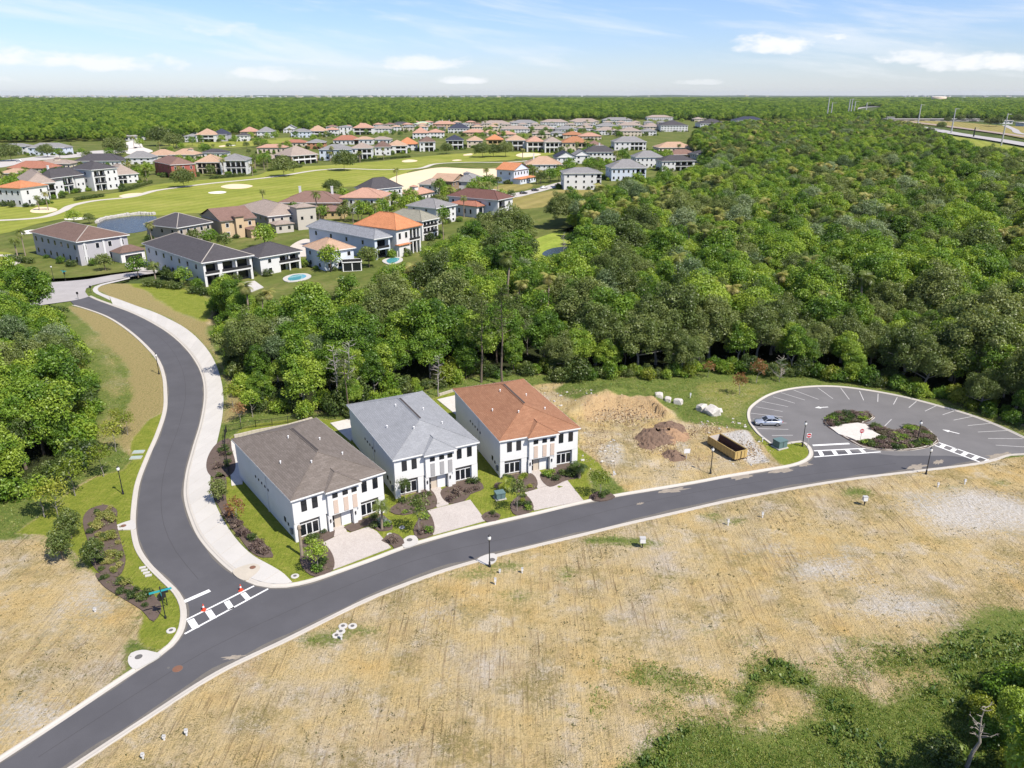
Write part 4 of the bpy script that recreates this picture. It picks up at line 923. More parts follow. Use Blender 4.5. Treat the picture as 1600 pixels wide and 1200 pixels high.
# ================================================================ the three new houses
def townhouse(i, roofm, stone, label):
    o, r = HOUSES[i]; H = empty('townhouse', (o.x, o.y, 0), r); tag(H, label, 'house')
    EZ = 6.25; fx, lx, rx, bx = .30, .30, HW-.3, HD-.35; cx0, cx1, cf = 4.85, 9.35, -.12
    # body: lower storey set back at the front, upper storey over it
    w = MB(); w.box(lx+.05, rx-.05, .85, bx, -.2, 2.8); w.box(lx, rx, fx, bx+.02, 2.8, EZ-.02); w.build('wall', M_stucco, H)
    c = MB(); c.box(cx0, cx1, cf, fx+.3, 2.5, EZ+.02); c.build('entrance_bay', M_stucco, H)
    p = MB()
    for (a, b) in ((lx-.06, .95), (3.72, 4.62), (8.95, 9.7), (12.35, rx+.06)): MB().box(a, b, fx+.04, 1.0, -.2, 2.797).build('pier', M_stucco, H)
    for (a, b) in ((4.75, 5.3), (8.35, 8.93)): MB().box(a, b, cf+.06, 1.0, -.2, 2.497).build('pier', M_stucco, H)
    s = MB(); s.box(lx+.1, rx-.1, fx+.08, .84, 2.74, 2.798); s.box(5.3, 8.35, .06, .84, 2.46, 2.498); s.build('soffit', M_soffit, H)
    # tan base below the ground-floor windows; strip above is overhang shade painted tan
    t = MB()
    for (a, b) in ((.95, 3.72), (9.7, 12.35)): t.box(a, b, .80, .86, -.2, .42); t.box(a, b, .80, .86, 2.22, 2.74)
    t.build('dado_shade_band', M_tan_shade, H)
    # entrance: beige return wall, dark doorway, white panel
    e = MB(); e.box(5.86, 6.75, .70, .86, -.1, 2.46); e.build('entrance_wall', M_beige, H)
    d = MB(); d.box(5.32, 5.84, .76, .86, 0, 2.2); dd = d.build('door', M_dark, H)
    h = MB(); h.box(5.72, 5.77, .70, .76, .95, 1.15); h.build('handle', M_trim, dd)
    d = MB(); d.box(6.85, 8.2, .62, .86, -.1, 1.95); d.box(6.85, 8.2, .60, .62, 1.95, 2.05); d.build('panel', M_trim, H)
    window(H, 7.5, .80, 2.12, 2.36, .8)
    for x in (5.02, 8.64):
        l = MB(); l.box(x-.08, x+.08, cf-.06, cf+.06, 1.55, 1.95); l.lathe([(.05, 0), (.13, .02), (.02, .14)], 8, (x, cf-.02, 1.95)); l.build('wall_lamp', M_dark, H)
    # upper windows and stone panels
    for x in (1.75, 3.25, 10.35, 12.0): window(H, x, fx, 4.35, 5.78, .62)
    for k, x in enumerate((5.92, 7.38, 8.68)):
        window(H, x, cf, 5.12, 5.62, .62); q = MB(); q.box(x-.33, x+.33, cf-.07, cf+.02, 2.68, 4.68); q.build('stone_panel', stone, H)
    for x in (2.33, 11.02): window(H, x, .80, .48, 2.12, 2.45, mull=2, frame_m=M_trim, fr=.12, deep=.1)
    # left and right sides
    for k in range(5): window(H, lx, 14.6-k*1.25, 3.62, 3.9, .26, 'left', .03)
    window(H, lx+.05, 4.0, 1.5, 2.1, .5, 'left', .05); window(H, lx+.05, 2.9, 1.4, 1.75, .3, 'left', .04)
    for k in range(4): window(H, rx, 6+k*4, 4.3, 5.6, .7, 'right', .06)
    for k in range(3): window(H, 3+k*3.8, bx+.02, .3, 2.3, 2.2, 'back', .08)
    for k in range(4): window(H, 2+k*3.1, bx+.02, 4.2, 5.6, 1.2, 'back', .08)
    g = MB()
    for y in (.42, 10.2): g.tube((lx-.07, y, .05), (lx-.07, y, EZ), .05, n=6)
    g.tube((lx-.05, fx-.05, 2.9), (lx-.05, fx-.05, EZ), .045, n=6); g.build('downpipe', M_trim, H)
    m = MB(); m.box(lx-.24, lx+.03, 1.3, 1.75, .8, 1.6); m.box(lx-.16, lx+.03, 1.85, 2.15, 1.0, 1.4); m.build('meter_box', mat('meter_grey', (.20, .22, .24), .6), H)
    # roof: long hip, with a small hip over the entrance bay
    e = MB(); e.box(0, HW, 0, HD, EZ, EZ+.03); e.build('eaves', M_soffit, H)
    f = MB(); T = .035; th = .20
    f.box(-T, HW+T, -T, 0, EZ-.02, EZ+th); f.box(-T, HW+T, HD, HD+T, EZ-.02, EZ+th); f.box(-T, 0, 0, HD, EZ-.02, EZ+th); f.box(HW, HW+T, 0, HD, EZ-.02, EZ+th)
    f.box(cx0-.35, cx1+.3, cf-.48, cf-.445, EZ-.10, EZ+th-.06); f.box(cx0-.385, cx0-.35, cf-.48, -T, EZ-.10, EZ+th-.06); f.box(cx1+.3, cx1+.335, cf-.48, -T, EZ-.10, EZ+th-.06)
    f.build('fascia', M_trim, H)
    q = MB(); rise = 2.32; a, b = hip_planes(q, -.02, HW+.02, -.02, HD+.02, EZ, rise, th)
    rf = q.build('roof', roofm, H)
    # entrance hip
    zc = EZ+th-.05; q = MB(); x0, x1, y0 = cx0-.38, cx1+.33, cf-.5; xm = (x0+x1)/2; pit = rise/(HW/2+.02)
    half = (x1-x0)/2; zr = zc+half*.46; yr = y0+half; ye = (zr-(EZ+th))/pit+.25
    A, B, Pk, Pe = Vector((x0, y0, zc)), Vector((x1, y0, zc)), Vector((xm, yr, zr)), Vector((xm, ye+1.6, zr))
    q.face([A, B, Pk]); q.face([B, Vector((x1, 1.2, zc)), Pe, Pk]); q.face([Vector((x0, 1.2, zc)), A, Pk, Pe])
    q.face([A, Vector((x0, 1.2, zc)), Vector((x0, 1.2, zc-.12)), Vector((x0, y0, zc-.12))]); q.build('entrance_roof', roofm, rf)
    # ridge caps, ridge vent, vent pipes
    c = MB(); zt = EZ+th
    c.tube(a+Vector((0, 0, .02)), b+Vector((0, 0, .02)), .09, n=6)
    for e0, e1 in ((Vector((0, 0, zt)), a), (Vector((HW, 0, zt)), a), (Vector((HW, HD, zt)), b), (Vector((0, HD, zt)), b), (A, Pk), (B, Pk), (Pk, Pe)): c.tube(e0, e1, .085, n=6)
    c.build('ridge_cap', roofm, rf)
    v = MB(); v.box(a.x+.12, a.x+.42, a.y+.6, b.y-.1, a.z-.03, a.z+.07); v.build('ridge_vent', mat('vent_dark', (.07, .06, .055), .8), rf)
    for (x, y) in ((2.4, 9.5), (5.6, 14.5), (10.2, 6.3), (9.4, 12.2), (5.2, 5.2)):
        zz = zt+pit*min(x, HW-x); v = MB(); v.tube((x, y, zz-.1), (x, y, zz+.34), .09, n=8); v.tube((x, y, zz+.34), (x, y, zz+.40), .14, .10, n=8); v.build('vent_pipe', M_trim, rf)
    return H
townhouse(0, RM['brown'], M_stone, 'white two-storey house with brown shingle roof, nearest the junction')
townhouse(1, RM['grey'], M_stoneg, 'white two-storey house with grey shingle roof, middle of the three')
townhouse(2, RM['rust'], M_stone, 'white two-storey house with rust-red shingle roof beside the building plot')

# ---------------------------------------------------------------- drives, paths, beds
def slab_px(name, pts, z0, z1, m, label=None, smooth=0, kind='structure', parent=None):
    P = gpx(pts)
    if smooth: P = catmull(P, smooth, True)
    a = sum(P[i][0]*P[(i+1) % len(P)][1]-P[(i+1) % len(P)][0]*P[i][1] for i in range(len(P)))
    mb = MB(); mb.poly(P if a > 0 else P[::-1], z0, z1); o = mb.build(name, m, parent)
    return tag(o, label, kind=kind) if parent is None else o
DR = [[(503.5, 849.5), (541, 831.5), (547, 833.6), (575.5, 824), (589, 831.5), (611, 856.5), (521, 891)], [(668, 798.7), (734.7, 781.9), (759, 814.5), (677, 837)], [(820, 770.7), (886.7, 751.5), (911.5, 783), (834.5, 798.5)]]
PT = [[(519, 818), (534, 815.5), (542, 831.2), (522, 840)], [(670.7, 758), (684, 754), (701.3, 789), (682.7, 794)], [(829.3, 737), (841.3, 733.5), (858, 759), (840, 764.5)]]
NMS = ['brown-roofed', 'grey-roofed', 'rust-roofed']
for k in range(3):
    slab_px('driveway', DR[k], -.1, .135, M_pav, 'pale paver driveway in front of the %s house' % NMS[k]); slab_px('garden_path', PT[k], -.1, .15, M_pav, 'paver path to the door of the %s house' % NMS[k])
slab_px('patio', [(361, 690), (374, 686), (381, 700), (379, 757), (362, 760), (360, 740)], -.1, .16, M_grav, 'pale patio behind the brown-roofed house')
slab_px('patio', [(516, 662), (548, 655), (556, 680), (548, 690)], -.1, .16, M_grav, 'pale patio between the brown and grey roofed houses')
slab_px('patio', [(683, 625), (714, 618), (722, 640), (716, 652)], -.1, .16, M_grav, 'pale patio between the grey and rust roofed houses')
BEDS = [[(470, 868), (502, 851), (520, 892), (492, 902)], [(474, 842), (519, 825), (522, 839), (504, 848), (480, 862)], [(537, 826), (575, 810), (592, 804), (606, 812), (613, 828), (592, 831), (576, 822), (548, 832)],
        [(608, 800), (635, 780), (669, 765), (681, 793), (655, 800), (630, 806)], [(689, 768), (742, 750), (756, 764), (735, 773), (726, 783), (703, 788)], [(646, 830), (667, 800), (676, 837), (655, 843)], [(596, 846), (615, 834), (632, 850), (616, 858), (612, 853)],
        [(772, 762), (786, 748), (828, 740), (839, 762), (819, 770), (800, 770)], [(798, 788), (818, 773), (833, 798), (806, 806)], [(844, 742), (892, 726), (908, 736), (898, 749), (887, 751), (859, 762)], [(920, 780), (934, 769), (955, 772), (961, 777), (938, 784)],
        [(752, 808), (765, 800), (782, 806), (775, 815), (762, 817)],
        [(334, 748), (346, 742), (356, 790), (380, 822), (415, 852), (426, 872), (408, 872), (372, 838), (346, 800)], [(140, 797), (162, 790), (182, 797), (182, 815), (190, 850), (196, 880), (184, 902), (156, 896), (138, 850)],
        [(150, 897), (184, 905), (215, 921), (247, 937), (252, 955), (240, 972), (222, 955), (190, 935), (160, 915)], [(344, 690), (356, 686), (362, 700), (358, 745), (336, 748)]]
BEDL = ['bed by the street corner tree', 'bed under the left windows of the brown-roofed house', 'bed right of the path of the brown-roofed house', 'bed left of the path of the grey-roofed house', 'bed right of the path of the grey-roofed house', 'bed round the street tree of the grey-roofed house', 'bed beside the white manhole slab',
        'bed left of the path of the rust-roofed house', 'bed left of the drive of the rust-roofed house', 'bed right of the path of the rust-roofed house', 'bed round the street tree by the building plot', 'small bed at the kerb left of the rust-roofed house', 'long bed along the pavement', 'bed on the verge left of the avenue', 'curved hedge bed by the street sign', 'bed inside the black fence']
for b, l in zip(BEDS, BEDL): slab_px('mulch_bed', b, -.1, .17, M_mulch, 'dark mulch '+l, 0.8)
slab_px('island_bed', [tuple(p) for p in ISL_px], -.1, .10, M_mulch, 'dark planted bed filling the car park island')
slab_px('island_paving', [(1296, 668), (1318, 664), (1340, 661.5), (1352, 664), (1366, 676), (1378, 682), (1362, 687), (1340, 690), (1326, 684), (1310, 679)], -.1, .16, M_grav, 'white paved patch in the car park island')
# aprons and slabs round inlets
for pts, lb in (([(200, 1034), (205, 1022), (222, 1017), (240, 1020), (252, 1024), (226, 1041), (212, 1047)], 'left of the street'), ([(179, 824), (192, 818), (207, 814), (211, 818), (211, 828), (195, 829), (182, 829)], 'on the avenue verge'),
                ([(364, 893), (385, 884), (398, 882), (407, 887), (402, 896), (390, 905), (384, 908)], 'in the pavement corner'), ([(629, 846), (640, 838), (648, 838), (653, 849), (632, 857)], 'between the first two drives'),
                ([(745, 876), (772, 866), (777, 872), (770, 882), (762, 884)], 'under the nearest lamp post')):
    slab_px('inlet_slab', pts, -.1, .15, M_walk if lb != 'in the pavement corner' else M_concd, 'concrete drain inlet slab '+lb, .4)
# ================================================================ the village round the golf course
UNIT = {}
def unit_box(m):
    if m.name not in UNIT:
        mb = MB(); mb.box(-.5, .5, -.5, .5, -.5, .5); UNIT[m.name] = mb.mesh('block', m)
    return UNIT[m.name]
def block(name, parent, m, x0, x1, y0, y1, z0, z1):
    o = link(name, unit_box(m), parent, ((x0+x1)/2, (y0+y1)/2, (z0+z1)/2)); o.scale = (x1-x0, y1-y0, z1-z0); return o
WALLC = dict(white=(.70, .70, .69), cream=(.66, .58, .46), tan=(.58, .44, .28), yellow=(.58, .44, .22), grey=(.46, .45, .47), blue=(.62, .68, .76), brick=(.38, .11, .085), taupe=(.44, .38, .31), brown=(.30, .21, .14), pale=(.68, .68, .68), navy=(.05, .07, .12), greige=(.52, .48, .42))
ROOFC = dict(charcoal=(.075, .07, .075), grey=(.23, .225, .225), brown=(.16, .105, .085), taupe=(.32, .26, .22), tan=(.43, .29, .20), salmon=(.44, .26, .19), orange=(.50, .21, .10), red=(.34, .15, .10), maroon=(.15, .075, .062), navy=(.045, .05, .075), mottled=(.26, .27, .29), olive=(.26, .25, .20), rust=(.36, .17, .09), green=(.42, .50, .36), umber=(.21, .13, .105))
def wm(k): return mat('wall_'+k, WALLC[k], .9, .06, .3, .04, 3)
RMC = {}
def rm(k):
    if k not in RMC:
        c = ROOFC[k]; RMC[k] = roof_mat('tiles_'+k, c, tuple(min(1, x*1.22) for x in c), tuple(x*(.5 if k == 'mottled' else .8) for x in c), .42, .6, .75 if k == 'mottled' else .55)
    return RMC[k]
M_rail = mat('railing', (.03, .03, .032), .5)
def gable(mb, x0, x1, y0, y1, z, rise, axis='x'):
    if axis == 'x':
        ym = (y0+y1)/2; A, B = Vector((x0, ym, z+rise)), Vector((x1, ym, z+rise))
        mb.face([(x0, y0, z), (x1, y0, z), B, A]); mb.face([(x1, y1, z), (x0, y1, z), A, B])
    else:
        xm = (x0+x1)/2; A, B = Vector((xm, y0, z+rise)), Vector((xm, y1, z+rise))
        mb.face([(x1, y0, z), (x1, y1, z), B, A]); mb.face([(x0, y1, z), (x0, y0, z), A, B])
    return A, B
def villa(u, vb, ve, R, wall, roof, label, d=None, L=None, rot=None, log=(), win=(1, 1), rise=None, kind='hip', side=None, name='house', group=None, over=.7, cap=None, storeys=None, wings=(), chim=(), cupola=None, arch=False, hmul=1.0):
    """u, vb: foot of the near left corner; ve: its eave; R: far end of the front (pixel u, or (u, v of the eave)); L: pixel u of the far end of the left side"""
    P = at(u, vb); zc0 = P.y*cp+HC*sp
    # eave height from the pixel rows
    a = (ve-600)/FPX; h = HC-P.y*(sp+a*cp)/(cp-a*sp); h *= hmul
    if isinstance(R, tuple): Q = at(R[0], R[1], h); rot = math.atan2(Q.y-P.y, Q.x-P.x); uR = R[0]
    else: rot = R_(rot or 0); uR = R
    def reach(uu, ang):
        cx, sy = math.cos(ang), math.sin(ang); k = (uu-800)/FPX
        return (k*(P.y*cp+(HC-h)*sp)-P.x)/(cx-k*sy*cp)
    w = reach(uR, rot)
    dd = reach(L, rot+math.pi/2) if L is not None else (d or w*.85)
    w = max(5, min(w, 60)); dd = max(6, min(dd, 45))
    H = empty(name, (P.x, P.y, 0), rot); tag(H, label, 'house', group)
    M = wm(wall); n = storeys or max(1, round(h/3.7)); fh = h/n; wt = M if wall not in ('navy', 'brown', 'brick') else wm('white')
    far = P.y > 650
    # body with loggias cut into the front
    segs = sorted(log); rec = 2.0 if segs else 0.0; x = 0.0; wb = MB(); wb.box(0, w, rec, dd, -.4, h)
    solid = []
    for (a0, a1, nb) in segs:
        if a0*w > x+.05: solid.append((x, a0*w))
        x = a1*w
    if x < w-.05: solid.append((x, w))
    if segs:
        for (a0, a1) in solid: wb.box(a0, a1, 0, rec+.01, -.4, h-.003)
    wb.build('wall', M, H)
    for (a0, a1, nb) in segs:
        X0, X1 = a0*w, a1*w; bw = (X1-X0)/nb; cw = .22 if not far else .3
        for k in range(nb+1):
            xc = min(max(X0+k*bw, X0+cw), X1-cw); block('column', H, wt, xc-cw, xc+cw, .02, .5, -.3, h-.05)
        for s in range(n):
            if s: block('balcony', H, wt, X0, X1, -.12, rec+.02, s*fh-.30, s*fh+.12); block('railing', H, M_rail if not far else wt, X0+.1, X1-.1, -.02, .04, s*fh+.12, s*fh+.95)
            for k in range(nb): block('window', H, M_glass, X0+k*bw+cw+.25, X0+(k+1)*bw-cw-.25, rec-.08, rec+.02, s*fh+(.15 if s else .05), s*fh+fh*.74)
        block('lintel', H, wt, X0, X1, -.05, .55, h-.55, h-.01)
    ww = 1.15 if not far else 1.7
    for (a0, a1) in (solid if segs else [(0, w)]):
        k = max(1, int((a1-a0)/(3.3 if not far else 4.4)*win[0])) if (a1-a0) > 2.2 else 0
        for s in range(n):
            for j in range(k):
                xc = a0+(a1-a0)*(j+.5)/k; z0 = s*fh+fh*.30
                if not far: block('window_trim', H, M_trim, xc-ww/2-.14, xc+ww/2+.14, -.07, .02, z0-.14, z0+fh*.42+.14)
                block('window', H, M_glass, xc-ww/2, xc+ww/2, -.10, .03, z0, z0+fh*.42)
    k = max(2, int(dd/4.2*win[1])) if win[1] else 0
    for fx, sg in ((0, -1), (w, 1)):
        for s in range(n):
            for j in range(k):
                yc = rec+(dd-rec)*(j+.5)/k; z0 = s*fh+fh*.32
                block('window', H, M_glass, min(fx, fx+sg*.09)-.01, max(fx, fx+sg*.09)+.01, yc-.5, yc+.5, z0, z0+fh*.38)
    # roof
    RMm = rm(roof); q = MB(); o = over; rs = rise if rise is not None else .36*min(w, dd)/2
    if kind == 'hip': a_, b_ = hip_planes(q, -o, w+o, -o, dd+o, h, rs, .22)
    else: a_, b_ = gable(q, -o, w+o, -o, dd+o, h+.2, rs, 'x' if kind == 'gx' else 'y')
    rf = q.build('roof', RMm, H)
    if kind != 'hip':
        g = MB()
        if kind == 'gx':
            for xx in (.05, w-.05): g.face([(xx, 0, h-.02), (xx, dd, h-.02), (xx, dd/2, h+.15+rs*(1-2*0/dd))])
        else:
            for yy in (.05, dd-.05): g.face([(0, yy, h-.02), (w, yy, h-.02), (w/2, yy, h+.15+rs)])
        g.build('gable_wall', M, H)
    f = MB(); f.box(-o, w+o, -o, dd+o, h-.06, h+.02); f.build('eaves', M_soffit if wall != 'white' else M_trim, H)
    if kind == 'hip':
        block('fascia', H, RMm if roof in ('salmon', 'orange', 'red', 'rust') else M_trim, -o-.03, w+o+.03, -o-.04, -o, h-.05, h+.22); block('fascia', H, RMm if roof in ('salmon', 'orange', 'red', 'rust') else M_trim, -o-.04, -o, -o, dd+o, h-.05, h+.22)
        if not far:
            c = MB(); zt = h+.22
            for e0, e1 in (((-o, -o, zt), a_), ((w+o, -o, zt), a_ if dd >= w else b_), ((w+o, dd+o, zt), b_), ((-o, dd+o, zt), b_ if dd >= w else a_), (a_, b_)): c.tube(e0, Vector(e1)+Vector((0, 0, .03)), .16, n=5)
            c.build('ridge_cap', mat('cap_pale', (.40, .36, .32), .9) if cap else RMm, rf)
    for (x0, x1, y0, y1, hh, rr, rk) in wings:            # lower or taller attached volumes: fractions of w, metres of depth
        X0, X1 = x0*w, x1*w; b = MB(); b.box(X0, X1, y0, y1, -.3, hh); wv = b.build('wing', M, H); q = MB(); hip_planes(q, X0-.5, X1+.5, y0-.5, y1+.5, hh, .34*min(X1-X0, y1-y0)/2, .2); q.box(X0-.5, X1+.5, y0-.5, y1+.5, hh-.04, hh+.2); q.build('wing_roof', rm(rk), wv)
        if hh > 3.6 or True:
            kk = max(1, int((X1-X0)/3)); 
            for j in range(kk): xc = X0+(X1-X0)*(j+.5)/kk; block('window', H, M_glass, xc-.55, xc+.55, y0-.08, y0+.02, hh*.5-.3, hh*.5+1.0)
    for (fx, fy) in chim:
        b = MB(); zz = h+rs*.5; b.box(-.5, .5, -.4, .4, 0, rs*.6+1.6); b.box(-.6, .6, -.5, .5, rs*.6+1.6, rs*.6+1.85); b.build('chimney', wm('white') if wall != 'brick' else M, rf, (fx*w, fy*dd, zz))
    if cupola:
        b = MB(); b.box(-1.7, 1.7, -1.7, 1.7, 0, 2.6); t = b.build('cupola', M, rf, (w*cupola[0], dd*cupola[1], h+rs*.45)); q = MB(); hip_planes(q, -2.1, 2.1, -2.1, 2.1, 2.6, .9, .15); q.build('cupola_roof', rm(roof), t)
    H['dims'] = '%.1f x %.1f x %.1f' % (w, dd, h); del H['dims']
    return H, w, dd, h

# ---- nearest houses, behind the wood and along the golf pond
H1, w1, d1, h1 = villa(128, 416, 378.5, (198, 367.5), 'grey', 'brown', 'grey stone villa with brown roof and pale ridge caps by the old road', L=50, log=(), cap=1, win=(.9, .9), storeys=2, rise=3.4)
g_ = MB(); g_.box(w1*.62, w1*1.12, -6.5, .1, -.3, 3.4); gw = g_.build('garage', wm('pale'), H1); q = MB(); hip_planes(q, w1*.62-.6, w1*1.12+.6, -7.1, -.05, 3.4, 1.9, .2); q.build('garage_roof', rm('brown'), gw)
block('garage_door', H1, M_dark, w1*.70, w1*1.05, -6.6, -6.45, 0, 2.5); block('garage_frame', H1, M_trim, w1*.68, w1*1.07, -6.56, -6.42, 0, 2.7)
for fx in (.12, .5, .86): block('pilaster', H1, wm('pale'), w1*fx-.35, w1*fx+.35, -.25, .05, -.2, h1-.1)
villa(322, 449, 411, (392.5, 399.5), 'white', 'charcoal', 'white villa with charcoal hip roof and two-storey loggia facing the wood', L=226, log=((0.02, .32, 1), (.36, .98, 2)), storeys=2, cap=1, rise=3.6, win=(1, .7))
villa(409, 431, 403, (468.5, 392.5), 'white', 'charcoal', 'white house with flat-fronted gable end and pool, right of the loggia villa', L=372, log=((.45, .98, 2),), storeys=2, rise=3.0, win=(.6, .5))
villa(281, 384, 356.5, (329, 347.5), 'taupe', 'charcoal', 'beige house with charcoal roof beside the pond', L=228, storeys=2, win=(1.1, .8), cap=1, rise=4.0)
villa(349, 374, 346, (398, 340.5), 'tan', 'umber', 'honey-coloured gabled house with arched entrance behind the charcoal roofs', L=314, storeys=2, kind='gx', rise=3.8, win=(.9, 0), wings=((.38, .62, -1.6, 1.0, 8.6, 0, 'umber'), (.66, 1.02, -6, .2, 3.4, 0, 'umber')))
villa(422, 362, 338.5, (486, 332), 'greige', 'taupe', 'wide greige house with taupe roof and corner tower left of the yellow house', L=371, storeys=2, rise=3.6, win=(.9, .8), wings=((.55, 1.0, -5, 2, 9.5, 0, 'taupe'), (.0, .4, -7, 0, 3.6, 0, 'taupe')))
villa(439, 338, 317, 530, 'yellow', 'umber', 'long yellow house under a low umber tile roof at the fairway edge', rot=0, d=20, storeys=2, rise=4.2, win=(.8, .6), wings=((.66, 1.12, -9, 2, 3.6, 0, 'umber'),), chim=((.25, .6), (.8, .6)))
villa(534, 334, 309, 597, 'white', 'salmon', 'white house with broad salmon tile roof behind the yellow house', rot=-4, d=18, storeys=2, rise=3.6, win=(1, .6))
villa(581, 322, 297, (628, 292), 'pale', 'charcoal', 'pale house with charcoal roof just behind the salmon roof', L=556, storeys=2, rise=5.0, win=(1, .8))
villa(621, 402, 359.5, (656.5, 352), 'white', 'orange', 'white house with the brightest orange roof and arched loggia', L=556, storeys=2, log=((.52, .98, 3),), rise=4.4, win=(1, .7), wings=((.02, .45, -.9, .2, 4.2, 0, 'orange'),))
villa(587, 407, 374, (609, 370), 'blue', 'mottled', 'pale blue-white house with mottled grey tile roof beside the orange roof', L=482, storeys=2, log=((.1, .95, 1),), rise=2.6, win=(1, .5))
villa(508, 424, 394, (552, 387.5), 'blue', 'tan', 'small white house with tan roof half hidden by a round tree', L=477, storeys=2, rise=3.0, win=(1, .8))
def screen_porch():
    c = at(536, 425); H = empty('screen_porch', (c.x, c.y, 0), R_(14)); tag(H, 'white framed screened porch with roof terrace below the tan-roofed house', 'porch')
    W = 6.2; block('terrace', H, M_trim, -.2, W+.2, -.2, 5, 3.0, 3.3); block('post', H, M_trim, 0, .3, 0, .3, -.2, 3); block('post', H, M_trim, W/2-.15, W/2+.15, 0, .3, -.2, 3); block('post', H, M_trim, W-.3, W, 0, .3, -.2, 3)
    block('screen', H, M_glass, .3, W/2-.15, .1, .16, .2, 2.9); block('screen', H, M_glass, W/2+.15, W-.3, .1, .16, .2, 2.9); block('sill', H, M_trim, .3, W-.3, .02, .28, -.2, .2); block('railing', H, M_rail, 0, W, -.1, -.06, 3.3, 4.2); block('back_wall', H, wm('blue'), 0, W, 4.6, 4.9, -.2, 3)
screen_porch()
villa(660, 377, 346, (684, 341), 'white', 'olive', 'white three-storey house with arcades and olive-grey roof right of the orange roof', L=604, storeys=3, log=((.08, .98, 4),), rise=3.2, win=(1, .6))
villa(682, 352, 326, (712, 320.5), 'pale', 'grey', 'pale grey house with broad grey hip roof behind the arcaded house', L=637, storeys=3, log=((.3, .7, 2),), rise=3.0, win=(1, .6))
villa(649, 316, 305, (676, 300), 'white', 'salmon', 'low white house with salmon roof and square cupola', L=629, storeys=1, rise=2.6, cupola=(.3, .5), win=(1, .6))
villa(678, 305, 289, (693, 285.5), 'white', 'taupe', 'white house with taupe roof next to the cupola house', L=655, storeys=2, rise=2.6)
villa(707, 303, 284, (729, 278.5), 'brown', 'tan', 'brown gabled house with twin dormers and tan roof', L=673, storeys=2, kind='gy', rise=3.4, win=(.8, .3))
villa(742, 301, 284, (757, 279), 'pale', 'grey', 'pale house with grey roof and small lantern by the bunker', L=711, storeys=2, rise=3.4, cupola=(.4, .6))
villa(803, 288, 266.5, (826, 263), 'blue', 'orange', 'white gabled house with orange roof beside the mown plot', L=776, storeys=2, kind='gy', rise=4.0, win=(1, .8), wings=((.0, 1.05, -5, .1, 3.4, 0, 'orange'),))
villa(823, 270, 257.5, 878, 'white', 'tan', 'long white house with pinkish tan roof and chimney', rot=3, d=20, storeys=2, rise=5.2, win=(1, .6), chim=((.22, .4),))
villa(778, 341, 313, (801, 308.5), 'pale', 'maroon', 'long house under a deep maroon roof at the wood edge', L=701, storeys=2, log=((.05, .5, 1),), rise=3.4, win=(1, .8))
villa(745, 341, 323, (770, 319), 'white', 'red', 'low wing with red tile roof in front of the maroon roof', L=704, storeys=1, rise=2.2, log=((.1, .95, 3),))
villa(881, 297, 271, 940, 'white', 'grey', 'tall plain white three-storey house beside the wood', rot=4, d=15, storeys=3, rise=2.6, win=(.8, .6), log=((.86, 1.0, 1),))
villa(955, 283, 263, 1010, 'blue', 'grey', 'grey-blue house with grey hip roof right of the tall white house', rot=6, d=18, storeys=2, rise=5, win=(1, .6), log=((.7, .98, 2),))
villa(993, 262, 246, 1036, 'white', 'grey', 'white house with grey roof and many windows behind the wood edge', rot=6, d=16, storeys=2, rise=4.4)
villa(1034, 268, 252, 1086, 'pale', 'charcoal', 'pale house with dark roof nearest the wood on the right', rot=8, d=15, storeys=2, rise=3.6, log=((.4, .95, 3),))
villa(914, 252, 238, 963, 'white', 'charcoal', 'white house with row of windows under a charcoal roof', rot=4, d=17, storeys=2, rise=5, win=(1.3, .6), chim=((.5, .5),))
villa(870, 259, 246, 900, 'white', 'navy', 'white gabled house with dark navy roof', rot=8, d=16, storeys=2, kind='gy', rise=4.4)
villa(898, 256, 243, 922, 'white', 'grey', 'small white gable right of the navy roof', rot=8, d=14, storeys=2, kind='gy', rise=4)
villa(1029, 238, 231, 1083, 'cream', 'tan', 'low sprawling house with tan roof by the wood', rot=5, d=22, storeys=1, rise=5)
villa(1047, 250, 242, 1090, 'brown', 'umber', 'brown house behind the dark-roofed house on the right', rot=8, d=16, storeys=1, rise=4)
villa(1088, 255, 241, 1119, 'grey', 'charcoal', 'grey house with solar-dark roof at the end of the row', rot=10, d=15, storeys=2, rise=3)
villa(960, 235, 222, 1010, 'pale', 'grey', 'large pale house with grey roof above the solar roof row', rot=4, d=20, storeys=2, rise=5, log=((.5, .9, 3),))
